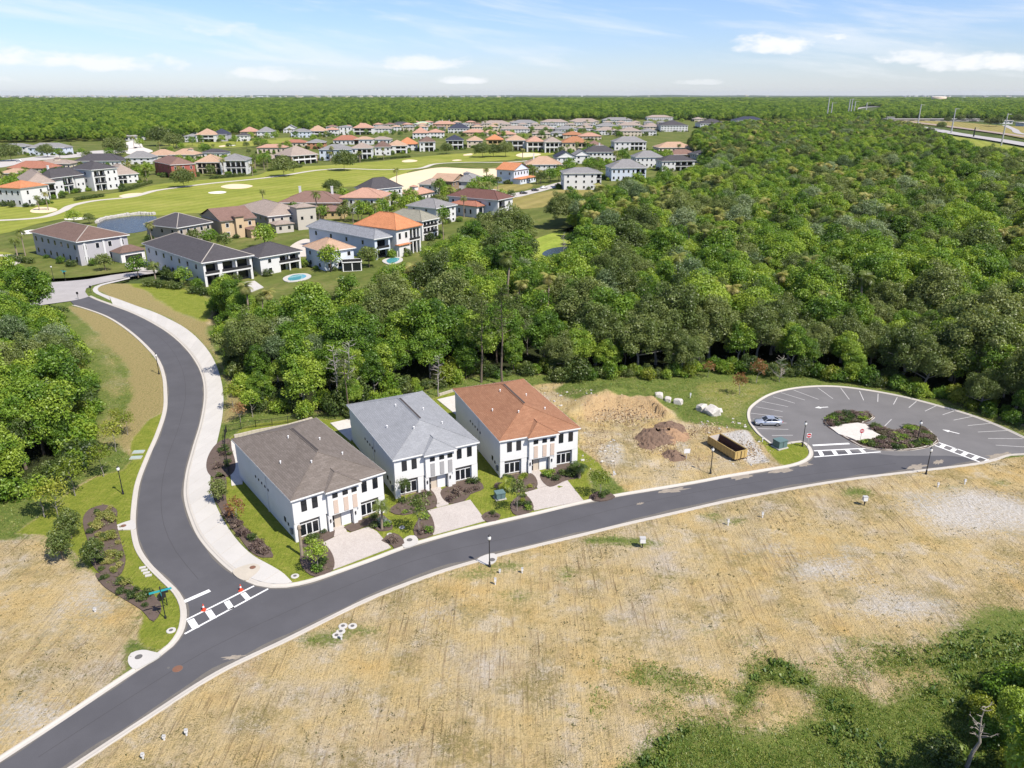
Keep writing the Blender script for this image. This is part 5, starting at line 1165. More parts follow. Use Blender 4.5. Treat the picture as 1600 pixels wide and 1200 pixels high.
# ---- houses along the far side of the fairway, left to right
FR = [  # u, vb, ve, uR, L/d, rot, wall, roof, storeys, loggia, label, extra
    (2, 322, 293, 31, 16, -18, 'white', 'orange', 2, (), 'white house with orange-red roof at the left edge', {}),
    (47, 313, 288, (86, 285.5), None, None, 'white', 'taupe', 2, ((.25, .98, 3),), 'white loggia house with big taupe roof second from the left edge', {'L': 24, 'rise': 5}),
    (85, 306, 279, (128, 273), None, None, 'white', 'charcoal', 2, ((.32, .68, 2),), 'white gabled house with charcoal roof and chimney on the fairway', {'L': 60, 'rise': 4.5, 'chim': ((.2, .6),), 'wings': ((.0, .3, -1.2, 4, 8.6, 0, 'charcoal'), (.7, 1.0, -1.2, 4, 8.6, 0, 'charcoal'))}),
    (149, 299, 266, (182, 262.5), None, None, 'white', 'charcoal', 3, ((.05, .52, 2),), 'white three-storey block house with charcoal roof on the fairway', {'L': 110, 'rise': 4, 'win': (1, .6)}),
    (183, 288, 274, (215, 271.5), None, None, 'white', 'taupe', 2, ((.1, .5, 2),), 'white house with steep taupe roof left of the palms', {'L': 160, 'rise': 6}),
    (270, 279, 258, (304, 256), None, None, 'brick', 'umber', 2, (), 'brick-red house with reddish brown roof behind a round oak', {'L': 241, 'rise': 4.2, 'win': (.8, .4)}),
    (308, 272, 254, 345, 18, 6, 'cream', 'tan', 2, ((.05, .95, 5),), 'cream loggia house with tan roof right of the brick house', {'rise': 5}),
    (346, 273, 251, 384, 18, 6, 'white', 'grey', 2, ((.2, .98, 4),), 'white arcaded house with grey roof and garden palms', {'rise': 4}),
    (456, 258, 244, (496, 241), None, None, 'brown', 'taupe', 2, ((.05, .95, 4),), 'big brown house with peaked grey-brown roof between two fairway oaks', {'L': 429, 'rise': 6.5}),
    (410, 255, 248, 428, 14, 0, 'brown', 'taupe', 1, (), 'small brown outbuilding left of the big brown house', {'rise': 3}),
    (500, 251, 234, 548, 20, 4, 'blue', 'grey', 2, (), 'pale blue house with grey roof and row of upper windows', {'rise': 4}),
    (549, 249, 232, 581, 20, 6, 'white', 'taupe', 2, ((.3, .98, 3),), 'white loggia house with taupe roof right of the pale blue house', {'rise': 4.5}),
    (586, 243, 230, 610, 22, 8, 'white', 'brown', 2, (), 'white house with dark brown roof and two tall windows', {'rise': 5}),
    (606, 240, 228, 636, 20, 8, 'white', 'tan', 2, ((.4, .95, 2),), 'white house with pinkish tan roof left of the bright orange one', {'rise': 5}),
    (622, 235, 225.5, 652, 20, 6, 'white', 'orange', 2, (), 'white house with bright orange roof across the fairway', {'rise': 6.5}),
    (656, 237, 222, 680, 22, 8, 'white', 'brown', 2, ((.3, .9, 2),), 'white house with dark roof left of the navy house', {'rise': 5}),
    (698, 234, 219.5, 724, 26, 5, 'navy', 'navy', 2, ((.08, .98, 3),), 'dark navy house with white loggia across the fairway', {'rise': 5}),
    (730, 231, 220, 754, 20, 3, 'cream', 'tan', 2, (), 'cream house with tan roof right of the navy house', {'rise': 4.5}),
    (760, 233, 218.5, 786, 20, 2, 'yellow', 'orange', 2, ((.1, .95, 3),), 'yellow house with orange roof behind the dark fairway trees', {'rise': 5}),
    (791, 236, 219.5, 821, 24, 2, 'pale', 'tan', 2, ((.05, .9, 3),), 'pale loggia house with tan roof right of the dark fairway trees', {'rise': 5}),
    (823, 238, 221.5, 850, 24, 2, 'white', 'salmon', 2, ((.05, .98, 3),), 'white loggia house with salmon-tan roof', {'rise': 5}),
    (851, 239, 222, 877, 22, 2, 'white', 'taupe', 2, ((.05, .85, 3),), 'white house with dark loggia and taupe roof', {'rise': 4.6}),
    (878, 239, 223, 921, 22, 2, 'cream', 'rust', 2, ((.5, .95, 2),), 'cream house with broad rust-brown roof', {'rise': 5.5}),
    (918, 240, 227, 942, 16, 4, 'white', 'umber', 2, (), 'white house with umber roof at the right end of the fairway row', {'rise': 4}),
    # behind the fairway row, left
    (0, 280, 271, 38, 14, 4, 'yellow', 'tan', 1, (), 'low yellow house with tan roof at the left edge', {}),
    (14, 268, 263, 75, 18, 0, 'cream', 'red', 1, (), 'house with broad red-brown roof in the left second row', {'rise': 4.5}),
    (56, 264, 256, 110, 14, 0, 'cream', 'taupe', 1, (), 'low house with grey roof and small square tower', {'cupola': (.55, .4)}),
    (118, 260, 252, 186, 18, 4, 'white', 'charcoal', 1, (), 'long charcoal roof of a low house behind the white block', {'rise': 5}),
    (0, 241, 229, 40, 14, 0, 'pale', 'grey', 2, (), 'pale house with grey roof at far left by the wood', {}),
    (46, 243, 231, 100, 16, 2, 'blue', 'grey', 2, (), 'light blue house with grey roof by the far left wood', {'rise': 4}),
    (196, 257, 247, 236, 16, 6, 'white', 'grey', 2, (), 'white house with grey roof left of the tan roofs', {'rise': 5}),
    (231, 250, 243, 268, 18, 0, 'cream', 'tan', 1, (), 'house with orange-tan roof behind the brick house', {'rise': 4.6}),
    (266, 250, 242, 304, 18, 0, 'cream', 'tan', 1, (), 'house with orange-tan roof and white cupola', {'rise': 4.6, 'cupola': (.75, .4)}),
    (314, 247, 239, 352, 16, 4, 'white', 'charcoal', 1, (), 'white and dark roofed house behind the arcaded house', {}),
    (402, 240, 231, 446, 16, 4, 'cream', 'salmon', 1, (), 'cream house with pale salmon roof behind the big brown house', {}),
    (442, 229, 223, 478, 16, 2, 'cream', 'red', 1, (), 'house with red roof left of the orange-brick house', {}),
    (480, 233, 223, 508, 18, 8, 'rust_', 'grey', 2, (), 'orange-brick house with grey roof', {}),
    (521, 226, 219, 560, 18, 0, 'white', 'red', 1, (), 'house with salmon-red roof in the second row', {'rise': 5}),
    (554, 226, 218, 582, 16, 0, 'pale', 'tan', 1, (), 'house with pinkish roof in the middle second row', {}),
    (581, 225, 218, 610, 16, 0, 'pale', 'taupe', 1, (), 'house with taupe roof in the middle second row', {}),
    # far row against the forest
    (272, 213, 206, 301, 18, 2, 'white', 'tan', 2, (), 'white house with tan roof at the left of the far row', {}),
    (289, 222, 213, 307, 16, 4, 'white', 'grey', 2, (), 'small white house with grey roof in the left of the far row', {}),
    (307, 222, 211, 335, 22, 2, 'white', 'tan', 2, ((.05, .95, 3),), 'white loggia house with peaked salmon-tan roof in the far row', {'rise': 7}),
    (333, 221, 210, 354, 24, 6, 'grey', 'navy', 2, (), 'grey house with slate-blue roof in the far row', {'rise': 6}),
    (370, 221, 212, 387, 18, 8, 'white', 'charcoal', 2, (), 'white house with dark roof beside the far fairway', {'rise': 3}),
    (376, 215, 206, 400, 20, 2, 'tan', 'salmon', 2, (), 'tan house with orange roof in the far row', {'rise': 6}),
    (402, 215, 206, 427, 20, 6, 'pale', 'grey', 2, (), 'pale house with blue-grey roof beside the far fairway', {'rise': 6}),
    (443, 208, 202, 465, 18, 10, 'pale', 'grey', 2, (), 'pale gabled house in the far row', {'kind': 'gy', 'rise': 6}),
    (455, 215, 206, 485, 20, 4, 'blue', 'grey', 2, (), 'bluish house with grey roof in the far row', {}),
    (482, 214, 205, 508, 22, 2, 'white', 'tan', 2, ((.05, .95, 3),), 'white loggia house with orange-tan roof in the far row', {'rise': 7}),
    (508, 212, 203, 527, 20, 4, 'white', 'salmon', 2, (), 'white house with salmon roof right of the loggia house in the far row', {}),
    (531, 211, 198, 549, 16, 6, 'white', 'grey', 2, (), 'tall white modern house in the far row', {'rise': 1.5}),
    (552, 211, 200, 582, 22, 2, 'white', 'salmon', 2, ((.05, .95, 3),), 'white loggia house with salmon-red roof in the far row', {'rise': 6}),
    (582, 208, 201, 612, 20, 0, 'pale', 'taupe', 2, (), 'house with grey-tan roof in the far row', {}),
    (612, 200, 194, 640, 20, 0, 'white', 'charcoal', 2, (), 'white house with charcoal roof against the forest', {}),
    (645, 217, 208, 668, 22, 2, 'white', 'salmon', 2, (), 'house with large salmon roof behind the fairway row', {'rise': 7}),
    (667, 216, 207, 694, 22, 4, 'white', 'salmon', 2, (), 'white house with salmon roof left of the navy one behind', {'rise': 4}),
    (648, 198, 193.5, 671, 20, 0, 'pale', 'green', 2, (), 'house with pale green roof against the forest', {}),
    (676, 201, 194, 712, 26, 0, 'tan', 'salmon', 2, (), 'salmon-roofed house with two chimneys against the forest', {'chim': ((.4, .5), (.7, .5))}),
    (700, 208, 201, 733, 24, 2, 'white', 'navy', 2, (), 'house with wide navy roof in the far centre', {'rise': 7}),
    (723, 213, 207, 760, 22, 0, 'tan', 'salmon', 2, (), 'tan house with salmon roof in the centre', {}),
    (752, 213, 208, 778, 22, 0, 'cream', 'tan', 2, (), 'cream house with salmon-tan roof in the centre', {}),
    (776, 216, 210, 806, 22, 0, 'cream', 'salmon', 2, (), 'cream house with pale salmon roof behind the loggia row', {}),
    (880, 217, 211, 912, 22, 0, 'cream', 'rust', 2, (), 'house with rust roof behind the loggia row', {}),
    (905, 219, 213, 940, 22, 0, 'cream', 'salmon', 2, (), 'house with faded orange roof behind the loggia row', {}),
]
WALLC['rust_'] = (.44, .22, .12)
for (u, vb, ve, uR, dl, rot, wl, rfk, st, lg, lb, ex) in FR:
    ex = dict(ex); villa(u, vb, ve, uR, wl, rfk, lb, d=dl, rot=rot, log=lg, storeys=st, win=ex.pop('win', (1, .5)), **ex)
# ---- rows of alike grey-roofed houses further back
ROWS = [(753, 199, 193, 796), (799, 198, 192, 840), (845, 197, 191, 888), (891, 195, 189.5, 936), (942, 192, 187.5, 990), (782, 208, 202, 828), (831, 207, 201.5, 868), (868, 208, 202, 902), (903, 205, 200, 930), (832, 216, 209, 860), (862, 214, 208, 882),
        (930, 211, 204, 966), (968, 213, 205, 1003), (932, 202, 197, 965), (966, 201, 196, 1004), (1005, 205, 198, 1031), (1004, 212, 205, 1026), (1011, 188, 183.5, 1052), (1054, 187, 183, 1084), (1086, 186, 182, 1108), (1108, 185, 181, 1146), (1085, 190, 186, 1100)]
for k, (u, vb, ve, uR) in enumerate(ROWS):
    villa(u, vb, ve, uR, ('cream', 'white', 'pale')[k % 3], ('taupe', 'grey', 'taupe')[k % 3], 'grey-brown roofed terrace house in the far rows right of centre', d=26, rot=0, storeys=2, win=(1, .3), group='grey-brown roofed terraces in the far rows')
for (u, vb, ve, uR, lb) in [(1032, 206, 196, 1075, 'large white block with charcoal roof in front of the far woods'), (1094, 201, 193, 1136, 'broad dark roof of a large building above the wood'), (1150, 192, 188, 1206, 'white low building with dark roof above the right wood'), (1231, 187, 184.5, 1261, 'small dark-roofed building far right above the wood'), (1262, 192, 187.5, 1316, 'long dark-roofed white building left of the pylons')]:
    villa(u, vb, ve, uR, 'white', 'navy' if u > 1100 else 'charcoal', lb, d=40, rot=0, storeys=2 if u > 1040 else 3, rise=7, win=(1, .3))

# ---- further houses filling the packed middle of the village
def filler():
    r = random.Random(31); fair = [tuple(at(*p).xy) for p in [(255, 228), (300, 231), (350, 233), (400, 230), (450, 224), (457, 213), (400, 217), (330, 220)]]
    boxes = []
    for o in bpy.data.objects:
        if o.get('category') == 'house':
            wl = [c for c in o.children if c.name.startswith('wall')][0]; boxes.append((o.matrix_basis.inverted(), max(v.co.x for v in wl.data.vertices), max(v.co.y for v in wl.data.vertices)))
    n = 0
    for v in (197, 201, 205, 209, 213.5, 218, 223, 228):
        u = 430 if v < 222 else 520
        while u < (1020 if v < 215 else 870):
            u += r.uniform(7, 13); p = at(u, v); w = r.uniform(15, 19); d = r.uniform(12, 15); ok = True
            for (x, y) in ((0, 0), (w, 0), (0, d), (w, d), (w/2, d/2)):
                q = p+Vector((x, y, 0))
                if any(-3 < (k := M @ q).x < W+3 and -3 < k.y < D+3 for M, W, D in boxes) or in_poly(np.array([q.x]), np.array([q.y]), fair)[0]: ok = False; break
            if not ok: continue
            uR = pix(p.x+w, p.y, 6.5)[0]; ve = pix(p.x, p.y, 6.6)[1]; rf = r.choice(('taupe', 'salmon', 'tan', 'grey', 'taupe', 'umber') if u < 780 else ('taupe', 'grey', 'taupe')); wl = r.choice(('white', 'cream', 'pale'))
            H, W, D, h = villa(u, v, ve, uR, wl, rf, '%s-roofed house packed between others in the village centre' % rf, d=d, rot=0, storeys=2, win=(1, .3), group='%s-roofed houses in the village centre' % rf)
            boxes.append((H.matrix_basis.inverted(), W, D)); n += 1; u += 8
            if n > 60: return
filler()
# ================================================================ golf course and village ground
def turf_mat(name, a, b2, c, s1, s2):
    m = bpy.data.materials.new(name); m.use_nodes = True; g = NT(m.node_tree); b = g.n['Principled BSDF']
    P = g.node('ShaderNodeTexCoord').outputs['Object']; n1 = g.noise(P, s1, 5, .6); n2 = g.noise(P, s2, 4, .65)
    col = g.ramp(g.math('MULTIPLY_ADD', n1, .6, g.math('MULTIPLY', n2, .4)), [(.34, a), (.5, b2), (.66, c)])
    wv = g.node('ShaderNodeTexWave'); g.put(wv.inputs['Vector'], g.mapping(P, rot=(0, 0, R_(25)))); wv.inputs['Scale'].default_value = .035; wv.inputs['Distortion'].default_value = 1.5; wv.inputs['Detail'].default_value = 2
    k = g.math('MULTIPLY_ADD', wv.outputs['Fac'], .16, .92); gv = g.node('ShaderNodeCombineXYZ')
    for i in range(3): g.put(gv.inputs[i], k)
    g.put(b.inputs['Base Color'], g.mix(1.0, col, gv.outputs[0], 'MULTIPLY')); b.inputs['Roughness'].default_value = 1; b.inputs['Specular IOR Level'].default_value = .05; return m
M_fair = turf_mat('fairway_turf', (.145, .175, .028), (.20, .22, .04), (.26, .255, .065), .035, .4)
M_rough = turf_mat('rough_turf', (.06, .085, .02), (.10, .12, .03), (.16, .15, .055), .05, .5)
M_plot = turf_mat('plot_turf', (.17, .155, .045), (.22, .19, .065), (.27, .22, .09), .06, .5)
M_bunk = mat('bunker_sand', (.74, .60, .40), .95, .08, .05, .05, .6)
M_bunkp = mat('bunker_sand_pale', (.80, .76, .66), .95, .05, .05, .05, .6)
M_cart = mat('cart_path', (.56, .52, .45), .95, .08, .05, .05, 1)
M_street = mat('village_street', (.50, .47, .44), .95, .08, .05, .05, 1)
def water_mat():
    m = bpy.data.materials.new('pond_water'); m.use_nodes = True; g = NT(m.node_tree); b = g.n['Principled BSDF']
    b.inputs['Base Color'].default_value = (.02, .032, .042, 1); b.inputs['Roughness'].default_value = .2; b.inputs['Specular IOR Level'].default_value = .18
    P = g.node('ShaderNodeTexCoord').outputs['Object']; bp = g.node('ShaderNodeBump'); bp.inputs['Strength'].default_value = .6; bp.inputs['Distance'].default_value = .3
    g.put(bp.inputs['Height'], g.noise(P, 1.2, 4)); g.put(b.inputs['Normal'], bp.outputs[0]); return m
M_water = water_mat()
def gsheet(name, px, z, m, label, step=4.0, smooth=True):
    P = gpx(px); P = [tuple(p) for p in (catmull(P, step, True) if smooth else P)]; return sheet(name, P, z, m, label=label)
# (the near terrain ends at y = 232 m; everything here lies on the flat land beyond or just above it)
gsheet('village_lawn', [(-250, 500), (-60, 462), (60, 437), (110, 434.5), (200, 424), (262, 417), (290, 448), (330, 458), (480, 470), (600, 458), (700, 430), (790, 398), (880, 360), (990, 320), (1130, 268), (1150, 235), (1080, 215), (1160, 190), (1000, 179), (760, 186), (600, 190), (430, 194), (260, 200), (100, 208), (-120, 210), (-350, 260)], .10, M_rough, 'lawns and gardens between the village houses')
gsheet('fairway', [(-90, 372), (0, 366), (60, 350), (110, 341), (170, 341), (236, 338), (300, 334), (380, 328), (430, 318), (500, 300), (545, 292), (610, 290), (640, 268), (690, 256), (770, 252), (850, 244), (862, 238), (800, 238), (720, 240), (650, 246), (585, 253), (500, 259), (440, 262), (390, 276), (310, 282), (250, 288), (200, 299), (150, 306), (95, 312), (40, 318), (-90, 330)], .16, M_fair, 'long bright green fairway sweeping past the village')
gsheet('fairway', [(255, 226), (300, 229), (350, 231), (400, 228), (448, 222), (455, 215), (400, 219), (330, 222)], .16, M_fair, 'strip of distant fairway in front of the far row')
gsheet('fairway', [(-60, 402), (0, 394), (22, 398), (28, 404), (10, 412), (-60, 420)], .16, M_fair, 'patch of green beside the looping path at the left edge')
gsheet('mown_plot', [(782, 318), (830, 304), (880, 297), (930, 298), (945, 303), (900, 316), (830, 326), (795, 328)], .16, M_plot, 'dry mown plot in front of the tall white house')
gsheet('mown_plot', [(778, 300), (785, 289), (825, 287), (832, 292), (805, 299)], .16, M_plot, 'small mown plot beside the orange gabled house')
gsheet('meadow', [(812, 400), (835, 375), (880, 362), (908, 376), (900, 402), (868, 415)], .14, turf_mat('meadow_turf', (.14, .19, .03), (.22, .27, .045), (.29, .31, .07), .1, .8), 'light green clearing inside the wood')
gsheet('bunker', [(600, 296), (615, 277), (650, 268), (690, 262), (740, 264), (790, 264), (800, 272), (770, 280), (740, 290), (690, 296), (640, 302)], .20, M_bunk, 'huge sandy waste bunker right of the salmon roof')
for px, lb in (([(326, 301), (345, 299), (354, 300.5), (346, 303), (330, 303)], 'small white bunker below the round oak'), ([(345, 292), (362, 288), (378, 288), (395, 291), (380, 295), (362, 295.5), (350, 294)], 'double bunker in the middle of the fairway'), ([(100, 342.5), (118, 340.5), (138, 341), (130, 343.5), (108, 344.5)], 'thin white bunker near the pond'),
               ([(28, 365), (45, 360), (62, 359), (58, 364), (38, 367)], 'white bunker left of the stone villa'), ([(628, 252), (640, 249.5), (652, 251), (645, 253.5), (634, 254)], 'small bunker below the orange roof'), ([(706, 251), (715, 249.5), (722, 250.5), (712, 252)], 'tiny sand patch right of the path'), ([(806, 243), (822, 239), (842, 240), (838, 244), (818, 246)], 'tan bunker below the loggia houses'),
               ([(342, 228.5), (350, 227.2), (352, 229), (346, 230)], 'far bunker on the distant fairway'), ([(356, 227.5), (364, 226.5), (368, 227.5), (362, 228.3)], 'farthest pale bunker on the distant fairway'), ([(724, 242), (736, 240), (735, 243), (727, 243.5)], 'sand patch left of the dark trees')):
    gsheet('bunker', px, .20, M_bunkp if 'white' in lb or 'pale' in lb else M_bunk, lb, 2)
for px, lb in (([(48, 329), (62, 324), (82, 325), (88, 330), (70, 333.5), (52, 333)], 'sandy bed of palms on the left fairway'), ([(186, 307), (205, 302.5), (222, 302), (218, 306), (200, 309.5)], 'sandy bed of shrubs beside the path')): gsheet('sandy_bed', px, .22, M_bunk, lb, 2)
def ribbon(name, px, w, z, m, label):
    c = catmull(gpx(px), 3.0); V = []; F = []
    for i, p in enumerate(c):
        t = (c[min(i+1, len(c)-1)]-c[max(i-1, 0)]).normalized(); n = Vector((-t.y, t.x))*w/2; V += [(p.x-n.x, p.y-n.y, z), (p.x+n.x, p.y+n.y, z)]
    for i in range(len(c)-1): F.append((2*i, 2*i+2, 2*i+3, 2*i+1))
    me = bpy.data.meshes.new(name); me.from_pydata(V, [], F); me.materials.append(m); me.update()
    for p in me.polygons:
        if p.normal.z < 0: p.flip()
    return tag(link(name, me), label, kind='structure')
ribbon('cart_path', [(-60, 346), (0, 345), (60, 341), (95, 331), (115, 321), (150, 314), (200, 309), (245, 298), (270, 294.5), (330, 287), (400, 280), (440, 275), (500, 266), (530, 264), (600, 265.5), (650, 264), (685, 256), (730, 254), (790, 254), (850, 249)], 4.6, .24, M_cart, 'pale cart path winding along the fairway')
ribbon('cart_path', [(-40, 426), (0, 421), (22, 413), (28, 405), (10, 400), (-40, 402)], 3.4, .24, M_cart, 'pale path looping at the left edge')
gsheet('village_street', [(740, 302), (762, 300), (800, 309), (840, 301), (885, 289), (915, 284), (912, 280), (880, 284), (830, 297), (800, 302), (770, 296), (740, 297)], .2, M_street, 'pale street beside the mown plot', 4)
gsheet('village_street', [(0, 262), (60, 251), (120, 246), (200, 236), (165, 235), (100, 240), (40, 247), (-20, 254)], .2, M_street, 'street between the far left houses', 4)
gsheet('driveway', [(196, 412), (214, 406), (240, 412), (262, 419), (262, 425), (220, 424)], .2, M_street, 'pale drive of the grey stone villa', 2)
gsheet('forecourt', [(452, 388), (478, 374), (500, 382), (492, 400), (470, 402)], .2, mat('forecourt_pale', (.58, .52, .45), .9), 'pale paved forecourt behind the white houses', 2)
gsheet('pond', [(152, 352), (160, 345), (186, 341), (215, 337.5), (240, 338), (236, 350), (225, 362), (195, 366), (160, 362)], .22, M_water, 'dark blue golf pond behind the stone villa', 3)
gsheet('pond', [(848, 399), (856, 391), (872, 387), (890, 386), (893, 391), (880, 398), (862, 403)], .22, M_water, 'small blue pond in the clearing of the wood', 2)
# boulders edging the golf pond
M_rock = mat('rock_pale', (.48, .46, .42), .95, .15, 1.5, .2, 8, .4, 10)
def rock_mesh(seed, m=M_rock):
    r = random.Random(seed); bm = bmesh.new(); bmesh.ops.create_icosphere(bm, subdivisions=2, radius=1)
    for v in bm.verts:
        d = v.co.normalized(); k = .75+.5*r.random()*.5
        v.co = Vector((max(-.72, min(.72, d.x*k*1.2)), max(-.7, min(.7, d.y*k*1.2)), max(-.5, min(.62, d.z*k))))
    me = bpy.data.meshes.new('rock'); bm.to_mesh(me); bm.free(); me.materials.append(m); return me
ROCKS = [rock_mesh(i) for i in range(4)]
for k, p in enumerate(resample(gpx([(152, 349), (162, 343.5), (186, 339.5), (215, 336), (240, 336)]), 26)):
    o = link('boulder', ROCKS[k % 4], None, (p.x, p.y, .5)); o.scale = (1.3, 1.0, random.uniform(1.2, 1.9)); o.rotation_euler = (0, 0, random.uniform(0, 6)); tag(o, 'pale boulder in the row edging the golf pond', 'rock', 'boulders edging the golf pond')
# pool behind the white house
M_pool = glass_mat('pool_water', (.07, .27, .31), .06)
def pool(px, label, deck=1.6):
    P = catmull(gpx(px), 1.0, True); a = sum(P[i].x*P[(i+1) % len(P)].y-P[(i+1) % len(P)].x*P[i].y for i in range(len(P))); P = P if a > 0 else P[::-1]
    c = sum(P, Vector((0, 0)))/len(P); H = empty('swimming_pool', (c.x, c.y, 0)); tag(H, label, 'pool')
    D = [c+(p-c)*(1+deck/max((p-c).length, .1)) for p in P]; m = MB(); m.poly([p-c for p in D], -.3, .3); m.build('deck', M_walk, H); m = MB(); m.poly([p-c for p in P], 0, .33); m.build('water', M_pool, H)
pool([(450, 436), (460, 431), (473, 430), (479, 433), (469, 438), (454, 440)], 'turquoise swimming pool behind the flat-fronted white house')
pool([(604, 408), (614, 404), (622, 404), (620, 410), (610, 413)], 'small turquoise pool below the bright orange roof', 1.5)
slab_px('terrace', [(330, 452), (350, 446), (398, 440), (412, 450), (380, 462), (345, 464)], -.1, .3, M_walk, 'pale terrace behind the loggia villa')

# ---------------------------------------------------------------- trees of the village
def small_tree(i, R, ht, hz, m, n=22, size=.30): return (trunk_mesh('trunk', ht-hz*.7, .16, 300+i, M_bark, 5, R*.7), crown('crown', R, ht-hz, hz, 310+i, m, n=n, size=size))
GT = [small_tree(0, 3.4, 6.8, 2.9, LM['broad']), small_tree(1, 2.7, 5.6, 2.4, LM['oak']), small_tree(2, 3.0, 7.5, 3.2, LM['broad'])]
FO = [small_tree(5, 6.4, 10.5, 4.4, LM['oak'], 40, .36), small_tree(6, 6.0, 9.5, 4.2, LM['oak'], 36, .36)]
PALM = [(palm_trunk('trunk', 8, .17, 330, .6), palm_crown('crown', 8.1, LM['palm'], 331, 24, 2.3, 1.4, .16)), (palm_trunk('trunk', 5.5, .2, 332, .3), palm_crown('crown', 5.6, LM['palm'], 333, 26, 2.2, 1.5, .18))]
for (u, v, s, k, lb) in [(288, 293, 1.0, 0, 'round dark oak on the fairway in front of the brick house'), (444, 276, 1.15, 1, 'largest round oak standing on the fairway left of the brown house'), (538, 267, 1.0, 0, 'round oak with its shadow on the fairway below the pale blue house'), (519, 302, .85, 1, 'dark round tree at the fairway edge behind the salmon roof'),
                         (754, 246, 1.05, 0, 'leftmost of the three dark trees on the far fairway'), (771, 245, 1.0, 1, 'middle of the three dark trees on the far fairway'), (790, 245, 1.0, 0, 'rightmost of the three dark trees on the far fairway'), (698, 241, .85, 1, 'round green tree left of the three dark trees'),
                         (181, 243, 1.3, 0, 'dark spreading tree beyond the charcoal roof on the left'), (272, 232, 1.2, 1, 'dark oak leaning in front of the far row'), (252, 228, 1.3, 0, 'large dark tree left of the far row'), (18, 252, 1.2, 0, 'broad dark tree at the left edge by the far street'), (75, 246, 1.0, 1, 'flat-topped tree in front of the light blue house')]:
    p = at(u, v); tree_thing('oak_tree', [('trunk', FO[k][0]), ('crown', FO[k][1])], p, lb, 'tree', s=s*p.y/460*(1.0 if v > 260 else .75))
GTL = [(517, 425, 1.25, 2, 'tall round green tree in front of the tan-roofed house'), (577, 418, 1.3, 1, 'dark magnolia left of the orange-roofed house'), (415, 388, 1.3, 0, 'bushy green tree between the honey house and white house'), (330, 385, 1.0, 0, 'green tree beside the beige pond house'), (352, 390, 1.1, 1, 'dark tree in front of the honey-coloured house'), (305, 382, 1.0, 1, 'dark tree at the corner of the beige pond house'),
       (165, 423, 1.0, 1, 'round dark tree in front of the stone villa garage'), (216, 432, .95, 0, 'small tree at the old road by the stone villa'), (288, 446, .8, 0, 'small tree against the loggia villa'), (572, 335, 1.2, 1, 'dark tree between the yellow and orange roofed houses'), (612, 322, 1.0, 0, 'green tree right of the salmon roof'),
       (748, 303, 1.3, 0, 'left of two green trees beside the pale street'), (765, 300, 1.3, 2, 'right of two green trees beside the pale street'), (700, 315, 1.1, 0, 'green tree left of the maroon roof'), (860, 286, 1.3, 0, 'green tree in front of the pinkish tan roof'), (845, 288, 1.2, 1, 'dark tree by the street below the pinkish tan roof'), (875, 284, 1.2, 2, 'green tree left of the tall white house'),
       (72, 301, .9, 1, 'dark garden tree in front of the taupe loggia house'), (96, 303, .9, 0, 'garden tree in front of the white gabled house'), (330, 275, 1.2, 1, 'dark tree between the brick and arcaded houses'), (140, 350, .9, 1, 'round bush-like tree at the pond edge'), (116, 349, .9, 0, 'round shrub tree behind the stone villa'), (690, 350, 1.2, 0, 'tree beside the low red-roofed wing')]
for (u, v, s, k, lb) in GTL: tree_thing('garden_tree', [('trunk', GT[k][0]), ('crown', GT[k][1])], at(u, v), lb, 'tree', s=s*(1 if v > 330 else 1.15))
PL = [(240, 388, 'leaning golden palm at the pond edge'), (541, 335, 'palm in front of the yellow house wing'), (560, 345, 'palm right of the yellow house'), (603, 338, 'tall palm in front of the charcoal roof'), (588, 350, 'bushy palm behind the orange roof'), (28, 402, 'left palm of the pair beside the stone villa'), (40, 400, 'right palm of the pair beside the stone villa'), (412, 318, 'small palm at the fairway edge behind the greige house'),
      (620, 292, 'palm beside the waste bunker'), (760, 284, 'palm left of the orange gabled house'), (205, 282, 'palm by the taupe roof on the left fairway'), (230, 284, 'yellowish palm left of the brick house'), (350, 274, 'palm in front of the arcaded house'), (395, 275, 'palm right of the arcaded house'), (693, 375, 'palm below the arcaded three-storey house'), (62, 329, 'left palm in the sandy fairway bed'), (76, 329, 'right palm in the sandy fairway bed'), (245, 446, 'palm beside the loggia villa wall'), (725, 340, 'palm in front of the red-roofed wing'),
      (990, 279, 'palm beside the grey-blue house'), (965, 281, 'palm left of the grey-blue house'), (1060, 240, 'palm by the low tan roof')]
for k, (u, v, lb) in enumerate(PL): tree_thing('palm_tree', [('trunk', PALM[k % 2][0]), ('crown', PALM[k % 2][1])], at(u, v), lb, 'palm', s=1.1 if v > 300 else 1.4)
